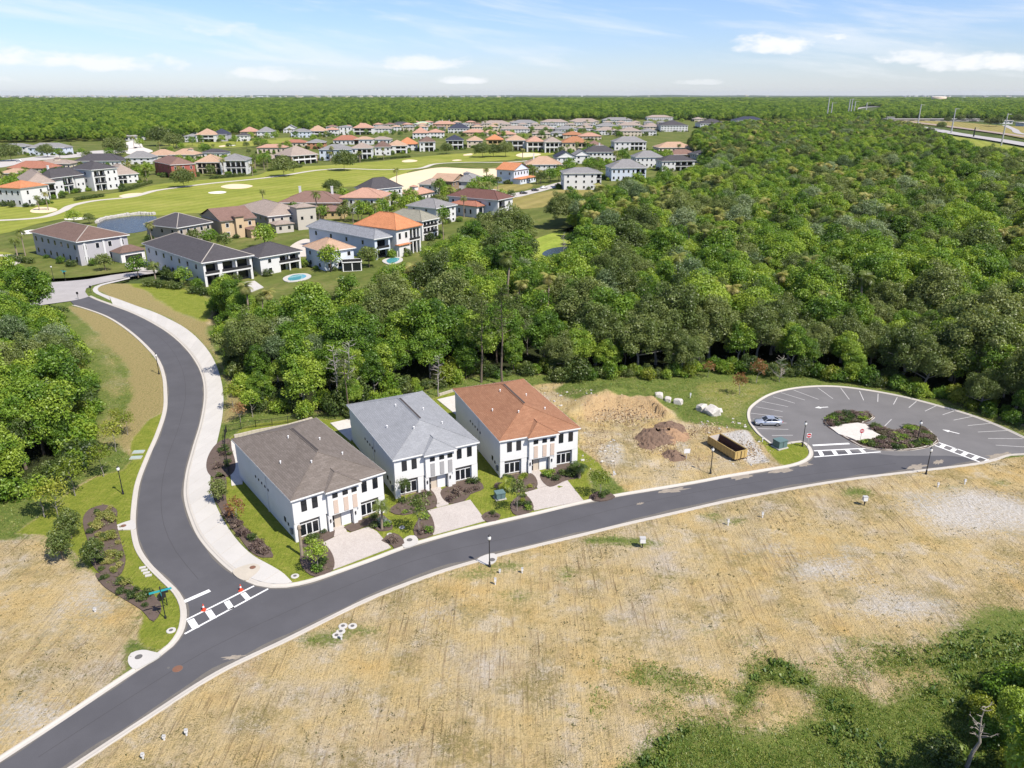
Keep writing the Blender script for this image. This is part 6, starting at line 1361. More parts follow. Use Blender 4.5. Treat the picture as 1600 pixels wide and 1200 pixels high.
# loose planting between the houses
HB = [(o.location.x, o.location.y) for o in bpy.data.objects if o.get('category') == 'house']
def planting():
    r = random.Random(5); fair = [tuple(at(*p).xy) for p in [(-90, 372), (60, 352), (236, 340), (380, 330), (500, 303), (610, 290), (690, 258), (850, 246), (862, 238), (720, 240), (585, 253), (440, 262), (310, 283), (200, 300), (40, 320), (-90, 332)]]
    boxes = []
    for o in bpy.data.objects:
        if o.get('category') == 'house':
            for c in o.children:
                if c.name.startswith('wall'):
                    V = [o.matrix_basis @ v.co for v in c.data.vertices]; boxes.append((o.matrix_basis.inverted(), max(v.co.x for v in c.data.vertices), max(v.co.y for v in c.data.vertices)))
    n = 0
    rows = [((0, 245), (520, 232), 10), ((500, 255), (940, 243), 4), ((270, 219), (780, 206), 7), ((740, 216), (1020, 208), 7), ((0, 300), (300, 268), 10), ((280, 268), (420, 262), 6), ((430, 350), (800, 300), 16), ((820, 280), (1110, 246), 10), ((740, 199), (1150, 186), 5)]
    for (a, b, sp_) in rows:
        for i in range(58):
            t = r.random(); u = a[0]+(b[0]-a[0])*t; v = a[1]+(b[1]-a[1])*t+r.uniform(-sp_, sp_); p = at(u, v)
            if in_poly(np.array([p.x]), np.array([p.y]), fair)[0]: continue
            if any(-2.5 < (q := M @ p).x < w+2.5 and -2.5 < q.y < d+2.5 for M, w, d in boxes): continue
            k = r.randrange(8); s = r.uniform(.85, 1.45)*(1.0 if v > 260 else 1.1)
            if k < 6: tree_thing('garden_tree', [('trunk', GT[k % 3][0]), ('crown', GT[k % 3][1])], p, 'small green garden tree standing among the village houses', 'tree', 'garden trees among the village houses', s=s)
            else: tree_thing('palm_tree', [('trunk', PALM[k % 2][0]), ('crown', PALM[k % 2][1])], p, 'small palm standing among the village houses', 'palm', 'palms among the village houses', s=s)
            n += 1
planting()
HEDGE = crown('hedge_leaves', 1.0, .0, 1.0, 400, LM['shrub'], n=14, size=.14, cr=(.4, .6))
for k, (u0, v0, u1, v1) in enumerate([(230, 447, 280, 452), (300, 458, 345, 464), (120, 314, 160, 308), (190, 300, 235, 287), (420, 268, 470, 262), (560, 253, 640, 246), (330, 280, 380, 275), (800, 285, 825, 286), (20, 408, 48, 412)]):
    A, B = at(u0, v0), at(u1, v1); n = max(3, int((B-A).length/2.2)); H = empty('hedge', A); tag(H, ['clipped hedge along the loggia villa wall', 'low hedge on the terrace of the loggia villa', 'hedge in front of the white gabled house', 'dark hedge beside the left palms', 'hedge below the big brown house', 'long hedge below the row of loggia houses', 'hedge below the cream and arcaded houses', 'dark hedge below the orange gabled house', 'hedge left of the stone villa'][k], 'hedge')
    for i in range(n+1):
        o = link('hedge_bush', HEDGE, H, (B-A)*i/n+Vector((0, 0, .9))); o.scale = (1.7, 1.7, 1.3); o.rotation_euler = (0, 0, i*1.7)

# ================================================================ far right: road, poles, tank; distant town
M_hwy = mat('highway', (.42, .40, .39), .95, .06, .02, .05, .5)
ribbon('highway', [(1345, 182), (1334, 176), (1338, 170), (1358, 167.3), (1400, 165.5)], 26, .4, M_hwy, 'pale curve of the distant highway')
ribbon('highway', [(1372, 183), (1378, 176), (1376, 171), (1384, 166.5)], 22, .4, M_hwy, 'second carriageway of the distant highway curve')
ribbon('highway', [(1405, 194), (1450, 201), (1500, 210), (1560, 219), (1660, 236)], 24, .4, M_hwy, 'highway lanes beyond the right end of the wood')
ribbon('highway', [(1420, 190), (1500, 200), (1560, 208), (1660, 222)], 16, .4, mat('highway_brown', (.36, .28, .24), .95), 'brownish far lanes of the highway')
gsheet('verge', [(1485, 213), (1560, 225), (1640, 242), (1640, 262), (1560, 243), (1495, 222)], .3, M_fair, 'bright green verge beside the highway', 8)
gsheet('verge', [(1400, 188), (1480, 190), (1560, 196), (1640, 200), (1640, 222), (1540, 206), (1440, 194)], .2, M_plot, 'dry verge of the interchange', 8)
M_pole = mat('pole_grey', (.46, .46, .45), .8)
PO = [(1291, 190, 152, 'leftmost slender grey pylon above the wood'), (1297, 189, 160, 'second slender pylon from the left'), (1324, 186, 155, 'tall pylon left of the highway curve'), (1328, 185, 154, 'pylon just left of the highway curve'), (1333, 184, 158, 'short pylon at the highway curve'), (1352, 180, 160, 'far pylon behind the highway curve'), (1433, 200, 163, 'tall pole left of the interchange'), (1486, 208, 169, 'pole with arm beside the highway lanes'), (1564, 228, 177, 'tallest pole with arm on the right verge'), (1521, 214, 199, 'short dark pole on the highway verge')]
for k, (u, vb, vt, lb) in enumerate(PO):
    p = at(u, vb); a = (vt-600)/FPX; h = HC-p.y*(sp+a*cp)/(cp-a*sp); H = empty('pylon', p); tag(H, lb, 'pole'); s = p.y/1000
    m = MB(); m.tube((0, 0, -1), (0, 0, h), .75*s+.2, .45*s+.15, 8); m.build('shaft', M_pole if k < 9 else M_dark, H); m = MB(); m.box(-.1, 5*s, -.2*s, .2*s, h-1.2, h-.7); m.build('arm', M_pole, H)
def far_box(name, u0, u1, vb, vt, d, m, label, cat='building', roofm=None):
    p = at(u0, vb); q = at(u1, vb); a = (vt-600)/FPX; h = HC-p.y*(sp+a*cp)/(cp-a*sp); w = (q-p).length; H = empty(name, p); tag(H, label, cat)
    MB().box(0, w, 0, d, -1, h).build('wall', m, H); MB().box(-1, w+1, -1, d+1, h, h+1.2).build('roof', roofm or M_street, H)
    for k in range(max(3, int(w/22))):
        kk = max(3, int(w/22)); block('window', H, M_glass, w*(k+.25)/kk, w*(k+.75)/kk, -.3, .05, h*.35, h*.7)
def tank():
    p = at(1466, 158.5); H = empty('water_tank', p); tag(H, 'large round beige storage tank far right near the horizon', 'tank'); r = 34*p.y/2900
    s = p.y/FPX; R = 10*s; h = 6.5*s
    MB().lathe([(R, -2), (R, h)], 28).build('shell', mat('tank_beige', (.66, .52, .40), .8), H, None, True); MB().lathe([(R*1.01, h), (R*.5, h+.6*s), (.1, h+.9*s)], 28).build('dome', mat('tank_dome', (.72, .66, .58), .8), H)
tank()
WH = wm('white')
far_box('warehouse', 1418, 1500, 163, 160, 60, WH, 'long low white building below the beige tank'); far_box('overpass', 1384, 1530, 189, 186.5, 16, mat('bridge_concrete', (.44, .40, .36), .9), 'long flat highway overpass right of the wood', 'bridge'); far_box('warehouse', 1534, 1552, 181, 175, 40, mat('shed_blue', (.30, .36, .42), .8), 'bluish shed by the interchange'); far_box('warehouse', 1582, 1640, 182, 176, 60, mat('shed_blue', (.3, .3, .3), .8), 'pale blue shed at the right edge')
far_box('gatehouse', 196, 214, 220, 213, 26, WH, 'white building at the end of the far left drive'); far_box('truck_trailer', 1386, 1397, 187, 183.5, 10, WH, 'white trailer parked by the overpass', 'trailer')
def hills():
    r = np.random.default_rng(4); V = []; F = []; n = 160; hx = np.linspace(-17500, 17500, n); y = 21000.0
    hz = 12+55*np.clip(fbm(hx, hx*0, 4200, 12, 4)-.35, 0, 1)*1.6
    for x, h in zip(hx, hz): V += [(x, y, -1.0), (x, y+900, h)]
    for i in range(n-1): F.append((2*i, 2*i+2, 2*i+3, 2*i+1))
    me = bpy.data.meshes.new('hills'); me.from_pydata(V, [], F); me.materials.append(mat('hill_woods', (.055, .08, .05), 1, .3, .002, .2, .02)); me.update(); tag(link('hills', me), 'low wooded rise along the horizon', kind='structure')
hills()
for (u, v, s, lb) in [(1556, 198, 1.1, 'dark tree on the interchange verge'), (1545, 197, .9, 'smaller dark tree left of the one on the interchange verge'), (1500, 190, .9, 'tree beyond the overpass, left'), (1515, 190, 1.0, 'tree beyond the overpass, right'), (1480, 192, .7, 'small tree under the tall pole'), (1590, 190, 1.0, 'tree by the pale blue shed'), (1470, 203, .8, 'dark round tree between wood and highway')]:
    p = at(u, v); tree_thing('oak_tree', [('trunk', FO[0][0]), ('crown', FO[0][1])], p, lb, 'tree', s=s*1.5)
far_box('warehouse', 1562, 1582, 193, 189, 30, WH, 'white low building on the interchange'); far_box('warehouse', 1600, 1622, 197, 193, 26, wm('pale'), 'pale low building right of the interchange'); far_box('warehouse', 1395, 1412, 166, 163, 40, WH, 'white building left below the beige tank'); far_box('warehouse', 1510, 1530, 168, 164.5, 40, wm('pale'), 'pale building right of the beige tank')
ribbon('highway', [(1400, 186.6), (1480, 188), (1560, 190), (1660, 192)], 14, .5, M_hwy, 'thin far road behind the interchange'); ribbon('highway', [(1570, 196), (1585, 203), (1600, 210), (1660, 216)], 10, .5, M_hwy, 'slip road curving down to the highway')
def town():
    """specks of a distant town along the horizon"""
    r = np.random.default_rng(9); mb = MB(); n = 0
    for (u0, u1, v0, v1, k) in [(0, 420, 150, 153, 190), (420, 800, 149.5, 152.5, 90), (800, 1200, 149.5, 151, 25), (1395, 1640, 153, 170, 160), (1400, 1640, 149.6, 152, 50)]:
        for i in range(k):
            p = at(r.uniform(u0, u1), r.uniform(v0, v1)); s = p.y/FPX; w = s*r.uniform(1.2, 5); h = min(30, s*r.uniform(.5, 1.1))+8; mb.cur = int(r.integers(0, 3)); mb.box(p.x, p.x+w, p.y, p.y+s*3, 0, h)
    me = mb.mesh('town', [WH, wm('cream'), wm('grey')], uv=False); tag(link('distant_town', me), 'specks of a pale distant town strung along the horizon', kind='stuff')
town()
gsheet('drive', [(188, 226), (214, 219), (224, 230), (232, 239), (208, 241), (200, 232)], .2, mat('drive_pale', (.66, .62, .56), .9), 'pale drive in front of the far left white building', 4)
# ================================================================ street furniture
M_lens = mat('lamp_glass', (.80, .80, .76), .3, .02, 2, .02, 10)
def lamp_parts():
    p = MB(); p.lathe([(.17, -.2), (.17, .25), (.12, .35), (.12, .7), (.075, .8), (.055, 3.7), (.09, 3.75), (.06, 3.85)], 10)
    l = MB(); l.lathe([(.10, 3.85), (.21, 3.98), (.23, 4.2), (.16, 4.38), (.03, 4.44)], 10)
    c = MB(); c.lathe([(.12, 4.40), (.20, 4.42), (.06, 4.55), (.02, 4.68)], 10); c.tube((0, 0, 3.8), (0, 0, 3.9), .13, n=8)
    return p.mesh('pole', M_dark), l.mesh('globe', M_lens), c.mesh('cap', M_dark)
LP_ = lamp_parts()
for (u, v, lb) in [(765, 886, 'black lamp post on the sandy kerb opposite the grey-roofed house'), (192.5, 772.5, 'black lamp post on the left verge above the planted bed'), (248.7, 585, 'black lamp post on the dry verge at the avenue bend'), (1110, 739.5, 'black lamp post in front of the skip on the building plot'), (1253.5, 698, 'black lamp post beside the left no-entry sign'), (1432, 694.8, 'black lamp post standing in the car park island'), (1446.6, 741.5, 'black lamp post on the sandy kerb below the car park'), (84, 437, 'slim lamp post on the lawn by the old road')]:
    p = gpt(u, v); o = empty('street_lamp', p, random.uniform(0, 6)); tag(o, lb, 'street lamp', 'black street lamps')
    for nm, me in zip(('pole', 'globe', 'cap'), LP_): link(nm, me, o)
M_teal = mat('sign_teal', (.03, .36, .40), .5, .05); M_red = mat('sign_red', (.55, .03, .035), .5, .05); M_signw = mat('sign_white', (.80, .80, .80), .5, .03); M_orange = mat('cone_orange', (.72, .075, .03), .6, .08)
def octagon(mb, r, y0, y1, z):
    pts = [(r*math.cos(math.pi/8+k*math.pi/4), r*math.sin(math.pi/8+k*math.pi/4)) for k in range(8)]
    mb.face([(x, y0, z+q) for x, q in pts]); mb.face([(x, y1, z+q) for x, q in pts[::-1]])
    for k in range(8):
        a, b = pts[k], pts[(k+1) % 8]; mb.face([(a[0], y0, z+a[1]), (a[0], y1, z+a[1]), (b[0], y1, z+b[1]), (b[0], y0, z+b[1])])
def street_sign(u, v, rz, label, h=3.7, blades=True):
    o = empty('street_sign', gpt(u, v), rz); tag(o, label, 'sign'); m = MB(); m.tube((0, 0, -.2), (0, 0, h+.35), .055, n=8); m.lathe([(.12, -.1), (.12, .3), (.06, .45)], 8); m.lathe([(.07, h+.3), (.10, h+.4), (.02, h+.6)], 8); m.build('pole', M_dark, o)
    m = MB(); octagon(m, .46, .07, .10, h-.75); s = m.build('sign_frame', M_dark, o); m = MB(); octagon(m, .40, .102, .115, h-.75); m.build('sign_face', M_red, s)
    if blades:
        for k, (a, z) in enumerate(((.0, h), (math.pi/2*1.02, h-.26))):
            m = MB(); m.box(-1.15, 1.15, -.02, .02, z-.12, z+.12); b = m.build('name_blade', M_teal, o); b.rotation_euler = (0, 0, a)
            if k: b.scale = (.45, 1, 1)
    return o
street_sign(259, 967, R_(28), 'black sign pole with teal street name blades at the junction')
o = empty('sign_post', gpt(261.7, 946.6), R_(20)); tag(o, 'short black post with back-facing plate behind the junction sign', 'sign'); MB().tube((0, 0, -.2), (0, 0, 2.3), .05, n=8).build('pole', M_dark, o); MB().box(-.36, .36, -.03, .03, 1.75, 2.35).build('plate', M_dark, o)
street_sign(102.5, 439, R_(-20), 'dark sign pole with teal blades on the lawn by the old road', 3.2)
for (u, v, lb) in ((122.4, 467.5, 'small dark sign where the new avenue meets the old road'), (142.7, 458.5, 'thin sign post on the dry corner by the narrow path')):
    o = empty('sign_post', gpt(u, v)); tag(o, lb, 'sign'); MB().tube((0, 0, -.2), (0, 0, 2.2), .05, n=6).build('pole', M_dark, o); MB().box(-.3, .3, -.04, .04, 1.6, 2.3).build('plate', M_dark, o)
def no_entry(u, v, rz, label, h=2.6):
    o = empty('no_entry_sign', gpt(u, v), rz); tag(o, label, 'sign'); MB().box(-.03, .03, -.03, .03, -.2, h+.1).build('post', M_pole, o)
    p = MB().box(-.40, .40, -.07, -.05, h-.72, h+.08).build('plate', M_signw, o); m = MB(); n = 24; c = h-.32
    m.face([(.37*math.cos(2*math.pi*k/n), -.076, c+.37*math.sin(2*math.pi*k/n)) for k in range(n)]); m.build('disc', M_red, p); MB().box(-.28, .28, -.085, -.078, c-.07, c+.07).build('bar', M_signw, p)
no_entry(1261, 700, R_(4), 'red and white no-entry sign at the left entrance of the car park'); no_entry(1343.5, 691, R_(4), 'red and white no-entry sign on the car park island')
o = empty('notice_board', gpt(1072.5, 716), R_(8)); tag(o, 'small white notice board on a post on the building plot', 'sign'); MB().box(-.04, .04, -.04, .04, -.2, 1.7).build('post', M_pole, o); MB().box(-.5, .5, -.07, -.04, 1.0, 1.75).build('board', M_signw, o)
def cone(u, v, label):
    o = empty('traffic_cone', at(u, v, .004)); tag(o, label, 'traffic cone'); MB().box(-.24, .24, -.24, .24, .006, .05).build('base', M_orange, o); MB().lathe([(.18, .05), (.035, .86)], 14).build('body', M_orange, o); MB().lathe([(.118, .42), (.083, .62)], 14).build('collar', M_signw, o)
cone(318.5, 953.5, 'orange traffic cone with white collar on the left of the crosswalk'); cone(376.5, 922.5, 'orange traffic cone on the right end of the crosswalk')
# covers
M_iron = mat('iron_rust', (.20, .10, .065), .9, .2, 6, .2, 30); M_irong = mat('iron_grey', (.13, .125, .12), .8, .2, 6, .2, 30)
def disc(name, u, v, r, m, label, z, ring=None, cat='cover', group=None):
    p = at(u, v); zz = gz(p.x, p.y) if z is None else z; o = empty(name, (p.x, p.y, zz)); tag(o, label, cat, group)
    if ring: MB().lathe([(r, -.15), (r, .06), (r*.93, .085), (r*.45, .085)], 18).build('ring', ring, o); MB().lathe([(r*.44, 0), (r*.44, .095)], 14).build('lid', m, o)
    else: MB().lathe([(r, -.1), (r, .012), (r*.9, .018)], 18).build('lid', m, o); MB().lathe([(r*1.06, -.1), (r*1.06, .009), (r*1.0, .010)], 18).build('frame', M_irong, o)
disc('manhole_cover', 277.5, 1045, .50, M_iron, 'rusty manhole cover in the street below the junction', 0.003); disc('valve_cover', 263, 1043.5, .14, M_irong, 'tiny dark valve cover left of the manhole', 0.003)
for (u, v, lb) in ((217, 1028, 'round grey cover in the drain slab left of the street'), (193, 823, 'round brown cover in the drain slab on the avenue verge'), (395, 888, 'round rusty cover in the pavement corner'), (640, 845, 'round dark cover in the slab between the drives'), (769, 876, 'round cover in the slab under the nearest lamp')): disc('drain_cover', u, v, .36, M_iron if 'rust' in lb or 'brown' in lb else M_irong, lb, .148)
for (u, v, lb) in ((536, 979, 'white concrete ring cover, top one of the group of four on the sandy lot'), (550.8, 979, 'white concrete ring cover, rightmost of the group of four on the sandy lot'), (532.5, 987.5, 'white concrete ring cover in the middle of the group of four'), (526, 993.8, 'white concrete ring cover, lowest of the group of four'), (267.5, 986, 'white concrete ring cover on the lawn at the street corner'), (461, 901, 'white concrete ring cover on the lawn below the brown-roofed house'), (609, 836, 'white cover beside the first driveway'), (636.8, 799, 'white cover on the lawn below the grey-roofed house'), (628, 825, 'white cover beside the street tree bed')): disc('ring_cover', u, v, .50 if v > 850 else .4, M_irong, lb, None, M_walk)
def post_box(u, v, h, label, w=.32, stub=True, m=None):
    o = empty('utility_post', gpt(u, v)); tag(o, label, 'utility post'); MB().box(-.06, .06, -.06, .06, -.2, h*.6).build('post', M_dark if not stub else M_trim, o)
    MB().box(-w*.5, w*.5, -w*.4, w*.4, h*.55, h).build('box', m or M_trim, o); MB().box(-w*.55, w*.55, -w*.45, w*.45, h, h+.05).build('cap', M_pole, o)
post_box(1003.5, 856, 1.5, 'white utility box on a post on the sandy kerb in the middle', .7, False); post_box(1350, 790, 1.4, 'white utility box on a post right of the sandy lot weeds', .6, False)
for (u, v, h, lb) in [(774, 914, .9, 'short white stub post below the nearest lamp'), (781, 896, .5, 'small white-topped stub beside the nearest lamp'), (816, 896, .7, 'thin white stub right of the nearest lamp'), (1137.5, 821, .9, 'white stub post, left of the pair near the kerb'), (1191, 810, .8, 'white stub post, right of the pair near the kerb'), (1465, 762, .7, 'white stub left of the pair below the car park'), (1507, 757, .8, 'white stub right of the pair below the car park'), (292, 1150, .7, 'white pipe stub in the lower left of the sandy lot'), (257, 1157, .5, 'grey pipe stub beside the green weeds lower left'), (224, 1186, .6, 'white pipe end at the bottom edge'), (533.7, 1000, .7, 'dark and white valve post beside the ring covers'), (959, 742, .7, 'white stub post by the building plot'), (1191, 691, .9, 'thin white stake by the car park kerb'), (1078.5, 622, 1.0, 'thin white stake on the grass by the boulders'), (149, 957, .5, 'white stub on the left sandy lot')]:
    post_box(u, v, h, lb, .26)
M_tfm = mat('transformer_green', (.12, .19, .19), .6, .08, 1, .05, 8); 
def transformer(u, v, rz, label, s=1.0):
    o = empty('transformer', gpt(u, v), rz); tag(o, label, 'utility box'); MB().box(-.85*s, .85*s, -.75*s, .75*s, -.2, .12).build('pad', M_conc, o); MB().box(-.7*s, .7*s, -.6*s, .6*s, .12, 1.0*s).build('cabinet', M_tfm, o); MB().box(-.75*s, .75*s, -.65*s, .65*s, 1.0*s, 1.12*s).build('lid', M_tfm, o); MB().box(-.02, .02, -.63*s, -.6*s, .2, .95*s).build('door_seam', M_dark, o)
transformer(1218, 699, R_(25), 'grey-green transformer box on the grass tip by the car park', 1.25); transformer(781, 779, R_(20), 'grey-green transformer on the lawn left of the third driveway', .95)
for (u, v, lb) in ((216.6, 707, 'upper of two flat grey-green utility pads on the verge'), (212.7, 716, 'lower of two flat grey-green utility pads on the verge')):
    o = empty('utility_pad', gpt(u, v), R_(8)); tag(o, lb, 'utility box'); MB().box(-.9, .9, -.55, .55, -.1, .10).build('base', M_conc, o); MB().box(-.82, .82, -.48, .48, .10, .16).build('lid', mat('pad_green', (.36, .43, .40), .8), o)
for k in range(4):
    p = gpt(223+k*3.1, 888+k*4.1); o = link('paving_stone', unit_box(M_walk), None, (p.x, p.y, p.z+.06)); o.scale = (.75, .38, .14); o.rotation_euler = (0, 0, R_(20)); tag(o, 'white stepping stone, one of four in a row on the verge', 'paving stone', 'four stepping stones on the verge')

# ================================================================ car
def car(loc, rz, label, pname, pcol):
    o = empty('parked_car', loc, rz); tag(o, label, 'car')
    M_car = mat(pname, pcol, .28, .02, 1, .01, 10, spec=.5, metal=.55, coat=.6); M_tyre = mat('tyre', (.02, .02, .02), .9); M_rim = mat('rim', (.45, .45, .46), .35, metal=.8)
    # body: cross sections along x (front at +x): (x, half width, z bottom, z belt, z top)
    sec = [(2.40, .62, .38, .60, .66), (2.32, .80, .26, .66, .74), (1.9, .88, .22, .74, .84), (1.0, .90, .20, .82, .93), (.2, .91, .20, .86, .95), (-1.0, .91, .20, .88, .97), (-1.8, .90, .22, .88, 1.0), (-2.25, .82, .28, .84, .98), (-2.40, .66, .42, .74, .88)]
    V = []; F = []
    for (x, w, zb, zm, zt) in sec:
        V += [(x, -w*.9, zb), (x, -w, zb+.15), (x, -w, zm), (x, -w*.88, zt), (x, 0, zt+.03), (x, w*.88, zt), (x, w, zm), (x, w, zb+.15), (x, w*.9, zb)]
    n = 9
    for i in range(len(sec)-1):
        for j in range(n): F.append((i*n+j, i*n+(j+1) % n, (i+1)*n+(j+1) % n, (i+1)*n+j))
    F += [tuple(range(n))[::-1], tuple(range((len(sec)-1)*n, len(sec)*n))]
    me = bpy.data.meshes.new('body'); me.from_pydata(V, [], F); me.materials.append(M_car); me.polygons.foreach_set('use_smooth', [True]*len(F)); me.update(); b = link('body', me, o)
    cab = [(1.0, .78, .92), (.25, .66, 1.38), (-.35, .65, 1.45), (-1.0, .65, 1.41), (-1.85, .74, 1.0)]
    V = []; F = []
    for (x, w, z) in cab: V += [(x, -w if z > 1.1 else -w, z), (x, w, z)]
    base = [(1.0, .80, .90), (.25, .83, .93), (-.35, .83, .94), (-1.0, .83, .95), (-1.85, .80, .97)]
    for (x, w, z) in base: V += [(x, -w, z), (x, w, z)]
    m = MB(); m.v = V; m.f = [(0, 1, 3, 2), (6, 7, 9, 8)]+[(10, 0, 2, 12), (12, 2, 4, 14), (14, 4, 6, 16), (16, 6, 8, 18)]+[(1, 11, 13, 3), (3, 13, 15, 5), (5, 15, 17, 7), (7, 17, 19, 9)]; m.m = [0]*len(m.f); m.build('glasshouse', M_glass, o)
    r = MB(); r.v = [V[2], V[3], V[4], V[5], V[6], V[7]]; r.v = [(x, y*1.02, z+.015) for x, y, z in r.v]; r.f = [(0, 1, 3, 2), (2, 3, 5, 4)]; r.m = [0, 0]; r.build('roof', M_car, o)
    for sg in (-1, 1):
        p = MB()
        for (a, b2) in (((1.0, .80, .91), (.25, .675, 1.385)), ((-.38, .835, .94), (-.40, .665, 1.45)), ((-1.85, .79, .98), (-1.0, .665, 1.41)), ((.25, .675, 1.385), (-1.0, .665, 1.415))): p.tube((a[0], sg*a[1], a[2]), (b2[0], sg*b2[1], b2[2]), .05, n=5)
        p.build('pillar', M_car, o); MB().box(.55, .8, sg*.9 if sg > 0 else -1.08, sg*1.08 if sg > 0 else -.9, .95, 1.08).build('mirror', M_car, o)
        MB().box(2.15, 2.36, sg*.68-.16, sg*.68+.16, .60, .72).build('headlight', M_lens, o); MB().box(-2.40, -2.22, sg*.62-.2, sg*.62+.2, .74, .88).build('tail_light', M_red, o)
        MB().box(-.2, .0, sg*.915-.015, sg*.915+.015, .76, .80).build('handle', M_dark, o)
        for x in (1.45, -1.42):
            t = MB(); t.tube((x, sg*.70, .33), (x, sg*.93, .33), .33, n=18); w = t.build('wheel', M_tyre, o); q = MB(); q.tube((x, sg*.925, .33), (x, sg*.945, .33), .22, n=14); q.build('rim', M_rim, w)
    MB().box(2.33, 2.42, -.45, .45, .34, .56).build('grille', M_dark, o); MB().box(-2.42, -2.36, -.25, .25, .56, .68).build('number_plate', M_signw, o)
car((*at(1199.5, 663.2).xy, .004), R_(179), 'silver sedan parked alone in a bay of the loop car park', 'car_silver', (.56, .60, .66))
for (u, v, a, lb, pn, pc) in [(818, 303.5, 20, 'black car, left of the row parked on the pale village street', 'car_black', (.02, .02, .022)), (836, 299, 22, 'black car, middle of the row on the pale village street', 'car_black', (.02, .02, .022)), (850, 295, 20, 'white car at the upper end of the pale village street', 'car_white', (.8, .8, .8)), (218, 418, 14, 'dark car on the drive of the grey stone villa', 'car_black', (.02, .02, .022)), (30, 253, 10, 'white car on the far left street', 'car_white', (.8, .8, .8)), (150, 243, 0, 'dark car on the far left street', 'car_black', (.02, .02, .022)), (212, 232, 80, 'dark car on the pale far left drive', 'car_black', (.02, .02, .022))]: car((*at(u, v).xy, .25), R_(a), lb, pn, pc)

# ================================================================ building plot
def skip():
    A = at(1147.5, 721.8).xy; B = at(1104.8, 695.5).xy; rz = math.atan2(B.y-A.y, B.x-A.x)+math.pi   # x axis from far left end to near right end
    L = (B-A).length; W = 2.45; h = 1.55; o = empty('waste_skip', (B.x, B.y, gz(B.x, B.y)), rz); tag(o, 'long tan open-top steel skip on the building plot', 'skip')
    Mt = mat('skip_tan', (.52, .37, .14), .6, .12, .8, .12, 6); Mi = mat('skip_rust', (.10, .05, .04), .9, .25, 1.5, .2, 8); z0 = .18; t = .06
    m = MB(); m.box(0, L, 0, W, z0, z0+.1); m.build('floor', Mi, o)
    for nm, bx in (('side_panel', (0, L, 0, t, z0+.1, h)), ('side_panel', (0, L, W-t, W, z0+.1, h)), ('end_panel', (0, t, t, W-t, z0+.1, h)), ('door', (L-t, L, t, W-t, z0+.1, h))): MB().box(*bx).build(nm, Mt, o)
    for nm, bx in (('liner', (t, L-t, W-t-.02, W-t-.002, z0+.12, h-.05)), ('liner', (t, L-t, t+.002, t+.02, z0+.12, h-.05)), ('liner', (t+.002, t+.02, t+.03, W-t-.03, z0+.12, h-.05))): MB().box(*bx).build(nm, Mi if nm == 'liner' and bx[2] != t+.03 else mat('skip_inner_white', (.6, .55, .5), .9), o)
    for k in range(int(L/.75)):
        x = .4+k*.75; MB().box(x-.05, x+.05, -.07, .0, z0, h).build('rib', Mt, o); MB().box(x-.05, x+.05, W, W+.07, z0, h).build('rib', Mt, o)
    for bx in ((-.03, L+.03, -.09, .01, h, h+.09), (-.03, L+.03, W-.01, W+.09, h, h+.09), (-.03, .06, .01, W-.01, h, h+.09), (L-.06, L+.03, .01, W-.01, h, h+.09)): MB().box(*bx).build('rim', Mt, o)
    for y in (.5, 1.2, 1.95): MB().box(L, L+.07, y-.05, y+.05, z0, h).build('door_rib', Mt if y != 1.2 else M_dark, o)
    for x in (.8, L-.8):
        m = MB(); m.tube((x, .25, .09), (x, W-.25, .09), .12, n=10); m.build('roller', M_dark, o)
    r = random.Random(3)
    for k in range(14):
        q = link('rubbish', ROCKS[k % 4], o, (L*r.uniform(.2, .9), W*r.uniform(.25, .6), .42)); q.scale = (r.uniform(.2, .5), r.uniform(.15, .3), r.uniform(.15, .3)); q.rotation_euler = (r.random(), r.random(), r.random()*6)
skip()
M_dirt = mat('spoil_dark', (.18, .12, .085), .98, .3, 1.2, .4, 7, .9, 6); M_dirt2 = mat('spoil_tan', (.33, .21, .125), .98, .3, 1.2, .35, 7, .9, 6)
def mound(u, v, rx, ry, h, m, label, seed, rz=0.0):
    p = gpt(u, v); N = 44; X, Y = np.meshgrid(np.linspace(-1.25, 1.25, N), np.linspace(-1.25, 1.25, N)); r2 = np.hypot(X, Y)+.35*(fbm(X*3+seed*7, Y*3, 1.3, 90+seed, 3)-.5)
    Z = h*np.clip(1-r2**1.5, -.25, 1)*(1+.9*(fbm(X*4+seed, Y*4, 1.0, 95+seed, 3)-.5))+.35*h*(fbm(X*9+seed, Y*9, 1.0, 97+seed, 2)-.5); V = np.stack([X*rx, Y*ry, Z], -1).reshape(-1, 3)
    F = [(i*N+j, i*N+j+1, (i+1)*N+j+1, (i+1)*N+j) for i in range(N-1) for j in range(N-1)]; me = bpy.data.meshes.new('mound'); me.from_pydata(V.tolist(), [], F); me.materials.append(m); me.update()
    o = link('spoil_heap', me, None, p); o.rotation_euler = (0, 0, rz); tag(o, label, 'dirt heap')
mound(1028, 684, 3.6, 3.0, 1.5, M_dirt, 'largest dark brown spoil heap on the building plot', 1); mound(1044, 683, 3.0, 2.6, 1.2, M_dirt2, 'tan spoil heap right of the largest dark one', 2); mound(1009, 697, 1.7, 1.5, .9, M_dirt, 'small dark spoil heap on the left', 3); mound(1051, 713, 2.2, 1.9, 1.1, M_dirt, 'small dark spoil heap nearest the street', 4); mound(1046, 669, 2.6, 2.2, 1.0, M_dirt, 'dark spoil heap behind the tan one', 5)
M_blk = mat('block_white', (.56, .53, .48), .95, .25, 1, .3, 4, .6, 6)
BLK = [rock_mesh(40+i, M_blk) for i in range(3)]
